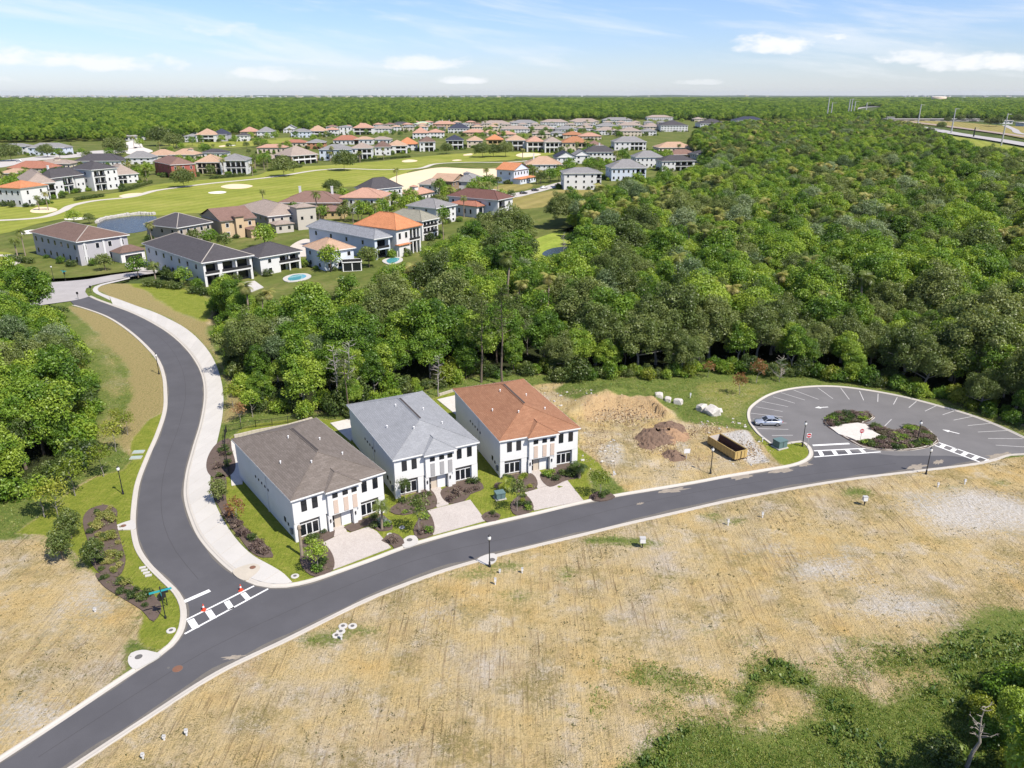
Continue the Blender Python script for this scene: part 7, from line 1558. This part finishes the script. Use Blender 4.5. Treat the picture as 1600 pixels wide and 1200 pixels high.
for k, (u, v, s, lb) in enumerate([(1029, 625, .95, 'leftmost of three pale boulders on the grass'), (1043, 628, .9, 'middle of three pale boulders on the grass'), (1060, 631, 1.0, 'rightmost of three pale boulders on the grass'), (1096, 642, 1.2, 'large pale boulder behind the biggest one'), (1112, 650, 1.6, 'biggest pale boulder beside the chalky ground'), (1122, 646, .8, 'small pale boulder right of the biggest one')]):
    o = link('boulder', BLK[k % 3], None, gpt(u, v, .25*s)); o.scale = (s*1.1, s, s*1.15); o.rotation_euler = (.1*k, .08, k*1.3); tag(o, lb, 'rock')
# debris on the plot
r = random.Random(8)
for k in range(60):
    u, v = r.choice([(1120+r.uniform(-30, 50), 665+r.uniform(-10, 12)), (1165+r.uniform(-25, 30), 705+r.uniform(-18, 22)), (930+r.uniform(-30, 40), 700+r.uniform(-30, 40)), (880+r.uniform(-40, 50), 625+r.uniform(-12, 15))])
    o = link('rubble_stone', ROCKS[k % 4], None, gpt(u, v, .02)); s = r.uniform(.10, .28); o.scale = (s*1.6, s, s); o.rotation_euler = (r.random(), 0, r.random()*6); tag(o, 'small loose stone on the churned building plot', 'rubble', 'loose stones on the building plot')

M_wash = mat('sand_wash', (.30, .26, .21), .98, .3, .9, .35, 4)
for k, (u, v, a, b, lb) in enumerate([(1222, 735, 22, 4.5, 'pale sand washed on to the street at the plot entrance'), (1160, 744, 24, 5, 'streak of sand on the street before the skip'), (1052, 766, 26, 4, 'sand spilt on the street beside the building plot'), (1000, 787, 7, 2.2, 'round sand spill in the middle of the street'), (1432, 729, 18, 4.5, 'pale sand spill at the kerb below the island'), (1467, 722, 9, 4, 'small pale sand spill by the right crosswalk'), (1256, 726, 14, 4, 'sand round the corner of the car park entrance'), (365, 1027, 22, 4, 'thin sand wash at the kerb below the junction'), (1560, 712, 22, 5, 'sand and dirt at the right end of the car park')]):
    rr = random.Random(900+k); pts = []
    for t in range(22):
        q = t/22*6.283; e = rr.uniform(.45, 1.15); pts.append((u+a*e*math.cos(q), v+b*e*math.sin(q)-(a*e*math.cos(q))*.13))
    gsheet('sand_wash', pts, .0035, M_wash, lb, .5)
M_seam = mat('asphalt_seam', (.062, .060, .062), .9); M_dust = mat('edge_dust', (.150, .138, .122), .95, .25, .6, .3, 6)
ribbon('paving_seam', [(60, 1183), (200, 1092), (330, 1012), (450, 955), (560, 908), (680, 866), (800, 839), (950, 798), (1120, 763), (1260, 742), (1400, 724)], .06, .0025, M_seam, 'paving seam along the middle of the street')
ribbon('paving_seam', [(128, 471), (190, 494), (250, 527), (282, 570), (290, 615), (280, 665), (262, 715), (252, 770), (256, 820), (275, 862), (310, 905)], .06, .0025, M_seam, 'paving seam along the middle of the avenue')
def off_line(c, d): return [c[i]+Vector((-(c[min(i+1, len(c)-1)]-c[max(i-1, 0)]).y, (c[min(i+1, len(c)-1)]-c[max(i-1, 0)]).x)).normalized()*d for i in range(len(c))]
def dust(c, d, w, label, seed):
    r = np.random.default_rng(seed); ws = w*(.25+1.5*np.array([vnoise(np.array([i*.35]), np.array([seed*3.]), 1, seed)[0] for i in range(len(c))])); V = []; F = []; A = off_line(c, d)
    for i in range(len(c)): p = c[i]; q = c[i]+(A[i]-c[i]).normalized()*float(ws[i]); V += [(p.x, p.y, .003), (q.x, q.y, .003)]
    for i in range(len(c)-1): F.append((2*i, 2*i+2, 2*i+3, 2*i+1))
    me = bpy.data.meshes.new('dust'); me.from_pydata(V, [], F); me.materials.append(M_dust); me.update(); tag(link('gutter_dust', me), label, kind='structure')
dust(S_c, 1, .45, 'sandy dust along the south gutter of the street', 5); dust(W_c, -1, .18, 'dust along the left gutter of the avenue', 6); dust(E_c, -1, .22, 'dust along the gutter by the houses', 7)
# black picket fence behind the nearest house
def fence(pts, label):
    P = resample([at(*p).xy for p in pts], max(2, int(sum((at(*a).xy-at(*b).xy).length for a, b in zip(pts, pts[1:]))/2.4))); o = empty('fence', (P[0].x, P[0].y, 0)); tag(o, label, 'fence')
    for i, p in enumerate(P):
        q = p-P[0]; MB().box(q.x-.04, q.x+.04, q.y-.04, q.y+.04, -.2, 1.45).build('post', M_dark, o)
        if i < len(P)-1:
            d = (P[i+1]-p); L = d.length; m = MB(); m.box(.05, L-.05, -.015, .015, 1.25, 1.30); m.box(.05, L-.05, -.015, .015, .15, .2); n = int(L/.13)
            for k in range(1, n): m.box(L*k/n-.009, L*k/n+.009, -.009, .009, .2, 1.36)
            f = m.build('fence_panel', M_dark, o); f['kind'] = 'stuff'; f.location = (q.x, q.y, .05); f.rotation_euler = (0, 0, math.atan2(d.y, d.x))
fence([(358, 742), (352, 700), (352, 676), (372, 672), (400, 668)], 'black picket fence round the back corner of the brown-roofed house')
fence([(400, 668), (440, 664), (490, 652), (545, 650)], 'black picket fence along the wood behind the brown-roofed house')
def low_wall(pts, label):
    P = [at(*p).xy for p in pts]; o = empty('retaining_wall', (P[0].x, P[0].y, 0)); tag(o, label, 'wall')
    for a, b in zip(P, P[1:]):
        d = b-a; n = max(1, int(d.length/.62))
        for k in range(n):
            q = a+d*(k+.5)/n-P[0]; w = link('block', unit_box(M_concd), o, (q.x, q.y, .25)); w.scale = (d.length/n-.03, .32, .56); w.rotation_euler = (0, 0, math.atan2(d.y, d.x))
low_wall([(366, 684), (400, 676), (450, 667), (488, 656)], 'low stone block wall behind the brown-roofed house'); low_wall([(686, 619), (712, 611)], 'low dark block wall behind the grey-roofed house')

# ================================================================ garden planting
SH = {k: crown('leaves', .55, .35, .5, 500+i, LM[k], n=10, size=.085, cr=(.4, .6), dens=1.4) for i, k in enumerate(('shrub', 'broad', 'lime', 'rust', 'bluegrey', 'plum', 'goldpalm'))}
def shrub(u, v, kind, s, label, group=None, sq=1.0, name='shrub'):
    o = link(name, SH[kind], None, gpt(u, v, .05)); o.scale = (s, s, s*sq); o.rotation_euler = (0, 0, random.uniform(0, 6)); return tag(o, label, 'shrub', group)
MIX = [('plum', 'shrub', 'broad'), ('shrub', 'broad', 'shrub'), ('bluegrey', 'shrub', 'broad'), ('shrub', 'broad', 'plum'), ('shrub', 'plum', 'plum'), ('shrub', 'broad', 'plum'), ('plum', 'shrub', 'shrub'), ('lime', 'shrub', 'broad'), ('shrub', 'lime', 'broad'), ('shrub', 'broad', 'shrub'), ('plum', 'shrub', 'shrub'), ('plum', 'plum', 'shrub'), ('plum', 'plum', 'shrub'), ('goldpalm', 'goldpalm', 'shrub'), ('shrub', 'shrub', 'goldpalm'), ('plum', 'shrub', 'shrub')]
CN = dict(plum='purplish', shrub='dark green', broad='green', lime='yellow-green', rust='rusty', bluegrey='blue-grey', goldpalm='golden')
r = random.Random(12)
for bi, (b, l) in enumerate(zip(BEDS, BEDL)):
    P = [tuple(at(*p).xy) for p in b]; xs = [p[0] for p in P]; ys = [p[1] for p in P]; area = abs(sum(P[i][0]*P[(i+1) % len(P)][1]-P[(i+1) % len(P)][0]*P[i][1] for i in range(len(P))))/2
    n = int(min(44, area*(.62 if bi in (12, 13, 14) else .5))); k = 0; tries = 0
    while k < n and tries < n*12:
        tries += 1; x, y = r.uniform(min(xs), max(xs)), r.uniform(min(ys), max(ys))
        if not in_poly(np.array([x]), np.array([y]), P)[0] or sdist(np.array([x]), np.array([y]), P)[0] < .2: continue
        kd = r.choice(MIX[bi]); o = link('shrub', SH[kd], None, (x, y, .17)); s = r.uniform(.6, 1.3); o.scale = (s, s, s*r.uniform(.6, 1.0)); o.rotation_euler = (0, 0, r.uniform(0, 6)); tag(o, '%s shrub in the %s' % (CN[kd], l), 'shrub', 'shrubs in the '+l); k += 1
P = [tuple(p) for p in ISL_c]; IW = [tuple(at(*p).xy) for p in [(1294, 668), (1318, 663), (1340, 660.5), (1354, 663), (1368, 676), (1380, 682), (1362, 689), (1338, 692), (1322, 685), (1308, 680)]]
k = 0
while k < 90:
    x, y = r.uniform(min(p[0] for p in P), max(p[0] for p in P)), r.uniform(min(p[1] for p in P), max(p[1] for p in P)); a = np.array([x]), np.array([y])
    if sdist(*a, P)[0] < .75 or in_poly(*a, IW)[0]: continue
    kd = r.choice(('plum', 'plum', 'shrub', 'plum', 'shrub', 'broad')); o = link('shrub', SH[kd], None, (x, y, .10)); s = r.uniform(1.0, 1.8); o.scale = (s, s, s*.5); o.rotation_euler = (0, 0, r.uniform(0, 6)); tag(o, '%s low shrub in the car park island' % CN[kd], 'shrub', 'shrubs in the car park island'); k += 1
# street trees, palms and odd plants, one by one
YT = [(trunk_mesh('trunk', 2.4, .06, 600, M_barkg, 5, .8, .15), crown('crown', 1.35, 2.7, 1.3, 601, LM['broad'], n=20, size=.12, cr=(.28, .42), dens=1.2)), (trunk_mesh('trunk', 3.0, .06, 602, M_barkg, 6, .9, .15), crown('crown', 1.4, 3.4, 1.7, 603, LM['shrub'], n=20, size=.12, cr=(.25, .4), dens=.9)),
      (trunk_mesh('trunk', 2.6, .05, 604, M_barkg, 6, .9, .2), crown('crown', 1.5, 2.9, 1.4, 605, LM['lime'], n=18, size=.12, cr=(.25, .38), dens=.8)), (trunk_mesh('trunk', 2.0, .05, 606, M_barkg, 6, .8, .2), crown('crown', 1.2, 2.2, 1.2, 607, LM['rust'], n=16, size=.11, cr=(.28, .4), dens=.7)),
      (trunk_mesh('trunk', 2.5, .08, 608, M_bark, 5, .8, .1), crown('crown', 1.5, 2.3, 2.0, 609, LM['oak'], n=26, size=.13, cr=(.3, .42), dens=1.5))]
for (u, v, k, s, lb) in [(497, 893, 0, 1.05, 'small green tree at the kerb left of the first driveway'), (655, 834, 1, 1.15, 'small green tree at the kerb left of the second driveway'), (808, 800, 1, 1.0, 'small dark tree at the kerb left of the third driveway'), (938, 776, 2, 1.1, 'thin yellow-green tree at the kerb right of the third driveway'), (633, 786, 1, .8, 'small tree under the left window of the grey-roofed house'), (372, 820, 3, 1.25, 'small orange-leaved tree in the long pavement bed'), (345, 786, 4, .9, 'dark green bushy tree at the top of the pavement bed'),
                         (112, 842, 4, 1.1, 'uppermost of three dark bushy trees on the left verge'), (99, 876, 4, 1.1, 'leftmost of three dark bushy trees on the left verge'), (150, 886, 4, .95, 'lowest of three dark bushy trees on the left verge'), (200, 680, 2, 1.1, 'lime-green sapling on the slope near the utility pads'), (182, 706, 2, 1.3, 'lime-green sapling second from the utility pads'), (162, 745, 2, 1.35, 'lime-green sapling left of the verge lamp'), (118, 775, 2, 1.5, 'lime-green sapling above the bright lawn'), (92, 812, 2, 1.5, 'yellowish sapling at the top of the bright lawn'), (70, 808, 0, 1.5, 'green sapling at the left of the bright lawn'), (185, 668, 2, .9, 'small yellowish shrub tree by the tan verge'),
                         (1155, 617, 3, 1.3, 'nearest rust-brown sapling on the grass by the car park'), (1182, 599, 3, 1.5, 'taller rust-brown sapling in front of the wood'), (1106, 590, 3, 1.1, 'small rust-brown sapling left of the others'), (376, 660, 3, 1.2, 'rust-brown shrub tree on the dry verge behind the fence'), (365, 640, 2, 1.2, 'lime sapling on the dry verge right of the pavement'), (395, 652, 0, 1.3, 'green sapling beside the black fence')]:
    tree_thing('young_tree', [('trunk', YT[k][0]), ('crown', YT[k][1])], gpt(u, v), lb, 'tree', s=s)
tree_thing('bare_sapling', [('trunk', branch_mesh('trunk', 4.5, .07, 650, M_barkg, 30, .2, 1.6)), ('crown', crown('crown', 1.4, 3.0, 1.6, 651, LM['grey'], n=12, size=.1, cr=(.2, .3), dens=.5))], gpt(1218, 597), 'grey half-bare sapling in front of the wood by the car park', 'tree', s=1.2)
YP = [(palm_trunk('trunk', 3.6, .16, 660, .2), palm_crown('crown', 3.7, LM['palm'], 661, 26, 1.5, 1.3, .2)), (palm_trunk('trunk', .8, .2, 662, .05), palm_crown('crown', 1.0, LM['lime'], 663, 26, 1.7, 1.5, .2)), (palm_trunk('trunk', 1.9, .2, 664, .1), palm_crown('crown', 2.1, LM['shrub'], 665, 24, 1.6, 1.5, .2))]
for (u, v, k, lb) in [(597, 828, 0, 'sabal palm at the right corner of the brown-roofed house'), (790, 766, 1, 'low yellow-green palm left of the rust-roofed house path'), (905, 747, 2, 'palm at the right corner of the rust-roofed house')]: tree_thing('garden_palm', [('trunk', YP[k][0]), ('crown', YP[k][1])], gpt(u, v), lb, 'palm')
tree_thing('bare_palm_trunk', [('trunk', palm_trunk('trunk', 4.4, .19, 670, .15))], gpt(472, 869), 'bare brown palm trunk at the left corner of the brown-roofed house', 'palm')

# tall pines and dead trunks standing out of the wood
PG = [((785, 602), 0, 1.0, 'tall pine rising right behind the rust-roofed house'), ((752, 598), 1, .92, 'pine left of the tallest one behind the rust-roofed house'), ((545, 652), 0, .62, 'bare-stemmed pine behind the brown-roofed house')]
for (p, k, s, lb) in PG: tree_thing('pine_tree', [('trunk', PINE[k][0]), ('crown', PINE[k][1])], gpt(*p), lb, 'tree', s=s)
SNAG = [branch_mesh('trunk', 13, .2, 680+i, mat('dead_wood', (.36, .33, .30), .95, .15, 2, .1, 10), 40, .3, 2.4) for i in range(2)]
for (u, v, s, lb) in [(548, 640, 1.1, 'tall grey dead tree with bare twigs behind the brown-roofed house'), (530, 632, .9, 'grey bare tree left of the tall dead one'), (905, 440, 1.0, 'pale dead tree in the wood near the clearing'), (925, 425, 1.0, 'second pale dead tree near the clearing'), (880, 420, .9, 'bare trunk beside the small wood pond'), (1180, 330, 1.3, 'grey leafless tree far out in the big wood'), (1265, 345, 1.2, 'grey leafless tree in the right of the big wood'), (685, 620, .7, 'bare straight trunk behind the grey-roofed house')]:
    tree_thing('dead_tree', [('trunk', SNAG[int(s*10) % 2])], gpt(u, v), lb, 'tree', s=s)

# undergrowth along the edges of the woods
BUSH = [crown('leaves', 1.7, 1.1, 1.5, 700+i, LM[('broad', 'shrub', 'lime', 'broad')[i]], n=18, size=.15, cr=(.32, .48), dens=1.6) for i in range(4)]
def undergrowth(px, n, off, label, group, seed, smax=1.5):
    r = random.Random(seed); L = resample(gpx(px), n)
    for i, p in enumerate(L):
        t = (L[min(i+1, n)]-L[max(i-1, 0)]).normalized(); q = p+Vector((-t.y, t.x))*r.uniform(-off, off*1.6); k = r.choice((0, 0, 1, 1, 2, 3))
        o = link('bush', BUSH[k], None, (q.x, q.y, gz(q.x, q.y)-.1)); s = r.uniform(.6, smax); o.scale = (s, s, s*r.uniform(.8, 1.4)); o.rotation_euler = (0, 0, r.uniform(0, 6)); tag(o, label, 'bush', group)
undergrowth([(345, 480), (362, 545), (385, 605), (415, 636), (470, 645), (545, 646), (610, 624), (700, 596), (760, 585), (830, 586), (905, 592)], 80, 2.5, 'leafy bush at the wood edge behind the houses', 'bushes at the wood edge behind the houses', 21)
undergrowth([(905, 592), (1000, 594), (1060, 588), (1110, 578), (1180, 581), (1240, 587), (1300, 591), (1400, 606), (1500, 632), (1600, 664)], 70, 2.0, 'leafy bush at the wood edge above the car park', 'bushes at the wood edge above the car park', 22, 1.2)
undergrowth([(70, 502), (92, 545), (114, 595), (128, 650), (120, 700), (92, 742), (40, 774), (-20, 790), (-40, 792)], 54, 1.4, 'leafy bush at the edge of the left wood', 'bushes at the edge of the left wood', 23, 1.9)
undergrowth([(350, 485), (372, 494), (420, 502), (500, 502), (580, 490), (640, 472), (690, 442)], 46, 2.5, 'leafy bush where the wood meets the village gardens', 'bushes where the wood meets the village', 24, 1.6)
# bottom right corner: trees, bushes and a broken trunk
tree_thing('dead_tree', [('trunk', branch_mesh('trunk', 7.0, .22, 690, M_barkg, 16, .5, 1.5))], gpt(1512, 1190), 'broken grey trunk in the lower right corner', 'tree', s=1.0)
for (u, v, k, s, lb) in [(1590, 1165, 0, .72, 'green tree at the lower right corner'), (1640, 1120, 2, .75, 'green tree cut by the right edge of the photo'), (1600, 1230, 4, .7, 'green tree at the very corner')]:
    tree_thing('corner_tree', [('trunk', BROAD[k][0]), ('crown', BROAD[k][1])], gpt(u, v), lb, 'tree', s=s*.75)
for i, (u, v, k, s, lb) in enumerate([(1475, 1180, 1, .9, 'blue-green bush left of the broken trunk'), (1560, 1090, 0, 1.0, 'green bush above the broken trunk'), (1530, 1110, 2, .8, 'yellow-green bush beside the broken trunk'), (1590, 1080, 0, 1.2, 'large green bush at the right edge'), (1585, 1195, 2, .9, 'lime bush in the lower right corner'), (1540, 1150, 3, .9, 'green bush right of the broken trunk')]):
    o = link('bush', BUSH[k], None, gpt(u, v, -.1)); o.scale = (s,)*3; tag(o, lb, 'bush')

for (x, y, k, h, lb) in [(42.5, 43.5, 4, 1.18, 'tall tree just outside the lower right corner')]: tree_thing('corner_tree', [('trunk', BROAD[k][0]), ('crown', BROAD[k][1])], (x, y, gz(x, y)), lb, 'tree', s=h)
# weeds: tufts over the rough ground and sparse ones on the sand (uncountable)
EXC = np.zeros(gx.shape, bool)
for poly in [[tuple(p) for p in (WALK_c+[q for q in E_c[::-1] if q.y < at(172, 470).y and q.x < at(470, 910).x])]]+[[tuple(p) for p in gpx(q)] for q in DR+PT+BEDS]+[[tuple(p) for p in ISL_c]]+[[tuple(hpt(i, x, y).xy) for x, y in ((-.6, -.6), (HW+.6, -.6), (HW+.6, HD+.6), (-.6, HD+.6))] for i in range(3)]: EXC |= in_poly(gx, gy, poly)
def tufts(name, label, n, test, size, seed, m, per=9, spread=.35, box=None):
    r = np.random.default_rng(seed); x0, x1, y0, y1 = box or (GX0, GX1, GY0, GY1); X = r.uniform(x0, x1, n); Y = r.uniform(y0, y1, n); i = ((Y-GY0)/GS).astype(int).clip(0, ny-1); j = ((X-GX0)/GS).astype(int).clip(0, nx-1)
    ok = test(i, j, r.random(n), X, Y) & (hard_sd[i, j] < -1.0) & (np.abs(X) < .72*Y+12) & ~EXC[i, j]; X, Y, i, j = X[ok], Y[ok], i[ok], j[ok]; Z = GZ[i, j]; k = len(X); s = size*r.uniform(.5, 1.5, k)
    a = r.uniform(0, 6.28, (k, per)); d = np.sqrt(r.random((k, per)))*spread; ti = r.uniform(.2, 1.1, (k, per)); h = s[:, None]*r.uniform(.5, 1.2, (k, per))
    bx = X[:, None]+d*np.cos(a); by = Y[:, None]+d*np.sin(a); b = r.uniform(0, 6.28, (k, per)); w = h*.28
    tx, ty = np.cos(b)*ti*h, np.sin(b)*ti*h; px, py = -np.sin(b)*w, np.cos(b)*w; zz = Z[:, None]-.02
    q = lambda x, y, z: np.stack([x, y, np.broadcast_to(z, x.shape)], -1)
    V = np.stack([q(bx-px*.6, by-py*.6, zz), q(bx+px*.6, by+py*.6, zz), q(bx+tx+px, by+ty+py, zz+h), q(bx+tx-px, by+ty-py, zz+h*.85)], 2).reshape(-1, 3)
    t = np.repeat(r.random(k), per)*.7+r.random(k*per)*.3
    ob = link(name, quads(name, V, t, m)); return tag(ob, label, kind='stuff')
WEEDM = leaf_mat('weed_blades', (.09, .16, .025), (.18, .27, .04), (.33, .36, .09), .5, 0.0)
SANDW = leaf_mat('sand_weed_blades', (.05, .055, .02), (.10, .105, .035), (.19, .17, .07), .3, 0.0)
clump = fbm(gx, gy, 6, 111, 4)
soilA = Wt['sand']+Wt['chalk']+Wt['orange']
tufts('weeds', 'rough weeds and tall grass growing over the unmown ground', 240000, lambda i, j, q, X, Y: (Wt['weed'][i, j]+.5*(q-.5) > .6) & (clump[i, j] > .34) & (Y < 170), .13, 31, WEEDM, 6, .3)
tufts('weeds', 'thick green weeds at the lower right of the sandy lot', 60000, lambda i, j, q, X, Y: (Wt['weed'][i, j]+.7*(q-.5) > .5), .11, 32, WEEDM, 7, .28, box=(5, 60, 38, 66))
tufts('weed_clumps', 'darker taller clumps among the weeds of the lot edge', 3800, lambda i, j, q, X, Y: (Wt['weed'][i, j] > .55) & (clump[i, j] > .46), .26, 39, leaf_mat('weed_dark', (.05, .10, .018), (.10, .17, .03), (.19, .25, .05), .4, 0.0), 16, .45, box=(5, 62, 38, 68))
tufts('sparse_weeds', 'sparse low weeds dotted over the sandy lots', 260000, lambda i, j, q, X, Y: (soilA[i, j] > .35) & (q < np.clip((clump[i, j]-.45)*2.2, 0.02, 1)), .11, 33, SANDW, 5, .22)
tufts('dry_tufts', 'tufts in the dry verges', 40000, lambda i, j, q, X, Y: (Wt['dry'][i, j] > .5) & (q < np.clip((clump[i, j]-.45)*2.5, .04, 1)), .09, 34, SANDW, 4, .2)

# clods on the plot and low plants filling the beds (uncountable)
def clods():
    r = np.random.default_rng(77); V = []; T = []
    for (u, v, su, sv, n, s0) in [(1030, 690, 30, 14, 900, .12), (975, 650, 45, 12, 900, .14), (1100, 672, 40, 10, 700, .10), (930, 690, 25, 30, 900, .08), (880, 628, 35, 14, 300, .08), (1080, 715, 40, 15, 600, .07), (1170, 705, 22, 14, 600, .10)]:
        for k in range(n):
            p = at(u+r.normal()*su*.6, v+r.normal()*sv*.6); i = int((p.y-GY0)/GS); j = int((p.x-GX0)/GS)
            if hard_sd[i, j] > -1 or EXC[i, j]: continue
            c = np.array([p.x, p.y, gz(p.x, p.y)+.02]); s = s0*r.uniform(.4, 1.6); t = r.random(); a = r.random()*6.28; ex = np.array([math.cos(a), math.sin(a), 0])*s; ey = np.array([-math.sin(a), math.cos(a), 0])*s*r.uniform(.5, 1); up = np.array([0, 0, s*r.uniform(.5, 1)])
            for q in ([c-ex, c-ey, c+up*.9+ey*.2, c+up-ex*.3], [c-ey, c+ex, c+up+ex*.3, c+up*.9+ey*.2], [c+ex, c+ey, c+up-ex*.3, c+up+ex*.3], [c+ey, c-ex, c+up-ex*.3, c+up]): V += q; T.append(t)
    tag(link('clods', quads('clods', np.array(V), np.array(T), leaf_mat('clod_earth', (.13, .085, .055), (.27, .20, .12), (.42, .34, .23), 0.0, 0.0, 0.0))), 'loose clods and rubble strewn over the building plot', kind='stuff')
clods()
BEDG = np.zeros(gx.shape, bool)
for b in BEDS: BEDG |= in_poly(gx, gy, [tuple(p) for p in gpx(b)])
EXC &= ~BEDG; GZ = np.where(BEDG, .17, GZ)
tufts('bed_plants', 'low mixed plants filling the mulch beds', 220000, lambda i, j, q, X, Y: BEDG[i, j] & (clump[i, j] > .42), .12, 35, leaf_mat('bed_leaves', (.06, .06, .03), (.11, .13, .04), (.20, .17, .09), .35, 0.0), 6, .2)
IS = np.zeros(gx.shape, bool); IS |= in_poly(gx, gy, [tuple(p) for p in ISL_c]) & ~in_poly(gx, gy, IW); IS &= (dist_line(gx, gy, [tuple(p) for p in ISL_c], True) > .7)
EXC &= ~IS; hard_sd = np.where(IS, -5, hard_sd); GZ = np.where(IS, .10, GZ)
tufts('bed_plants', 'reddish and green ground cover over the car park island', 500000, lambda i, j, q, X, Y: IS[i, j], .13, 36, leaf_mat('island_leaves', (.075, .058, .04), (.12, .11, .06), (.19, .165, .10), .3, 0.0), 6, .22, box=(at(1280, 660).x, at(1475, 690).x+8, at(1380, 706).y-2, at(1330, 642).y+2))

# shrubbery round the village houses
def shrubbery():
    r = np.random.default_rng(15); P = []; src = [o for o in bpy.data.objects if o.name.startswith('bush') and o.data in BUSH]; pick = []
    for m in BUSH[:2]: pick.append([o for o in src if o.data == m][0])
    for o in bpy.data.objects:
        if o.get('category') != 'house' or o.name.startswith('townhouse'): continue
        wl = [c for c in o.children if c.name.startswith('wall')][0]; w = max(v.co.x for v in wl.data.vertices); d = max(v.co.y for v in wl.data.vertices)
        for k in range(int((2*w+2*d)/4.2)):
            t = r.random()*(2*w+2*d); e = r.uniform(.9, 2.6)
            q = (t, -e) if t < w else (w+e, t-w) if t < w+d else (t-w-d, d+e) if t < 2*w+d else (-e, t-2*w-d)
            p = o.matrix_basis @ Vector((q[0], q[1], 0)); P.append((p.x, p.y, .05))
    n = len(P); s = r.uniform(.45, 1.1, n); gn_scatter('garden_shrubbery', np.array(P), r.uniform(0, 6.28, n), np.stack([s, s, s*r.uniform(.7, 1.3, n)], -1), r.integers(0, 2, n).astype(np.int32), pick, 'mass of low shrubbery round the village houses')
shrubbery()

# ================================================================ air
def haze():
    m = bpy.data.materials.new('haze_air'); m.use_nodes = True; nt = m.node_tree; nt.nodes.clear(); out = nt.nodes.new('ShaderNodeOutputMaterial'); v = nt.nodes.new('ShaderNodeVolumePrincipled')
    v.inputs['Color'].default_value = (.86, .92, 1.0, 1); v.inputs['Density'].default_value = 0.000014; v.inputs['Anisotropy'].default_value = 0.2; nt.links.new(v.outputs[0], out.inputs['Volume'])
    mb = MB(); mb.box(-24500, 24500, -3500, 26500, -3.0, 120.0); o = mb.build('haze', m); tag(o, 'thin bluish air over the whole landscape', kind='stuff')
haze()
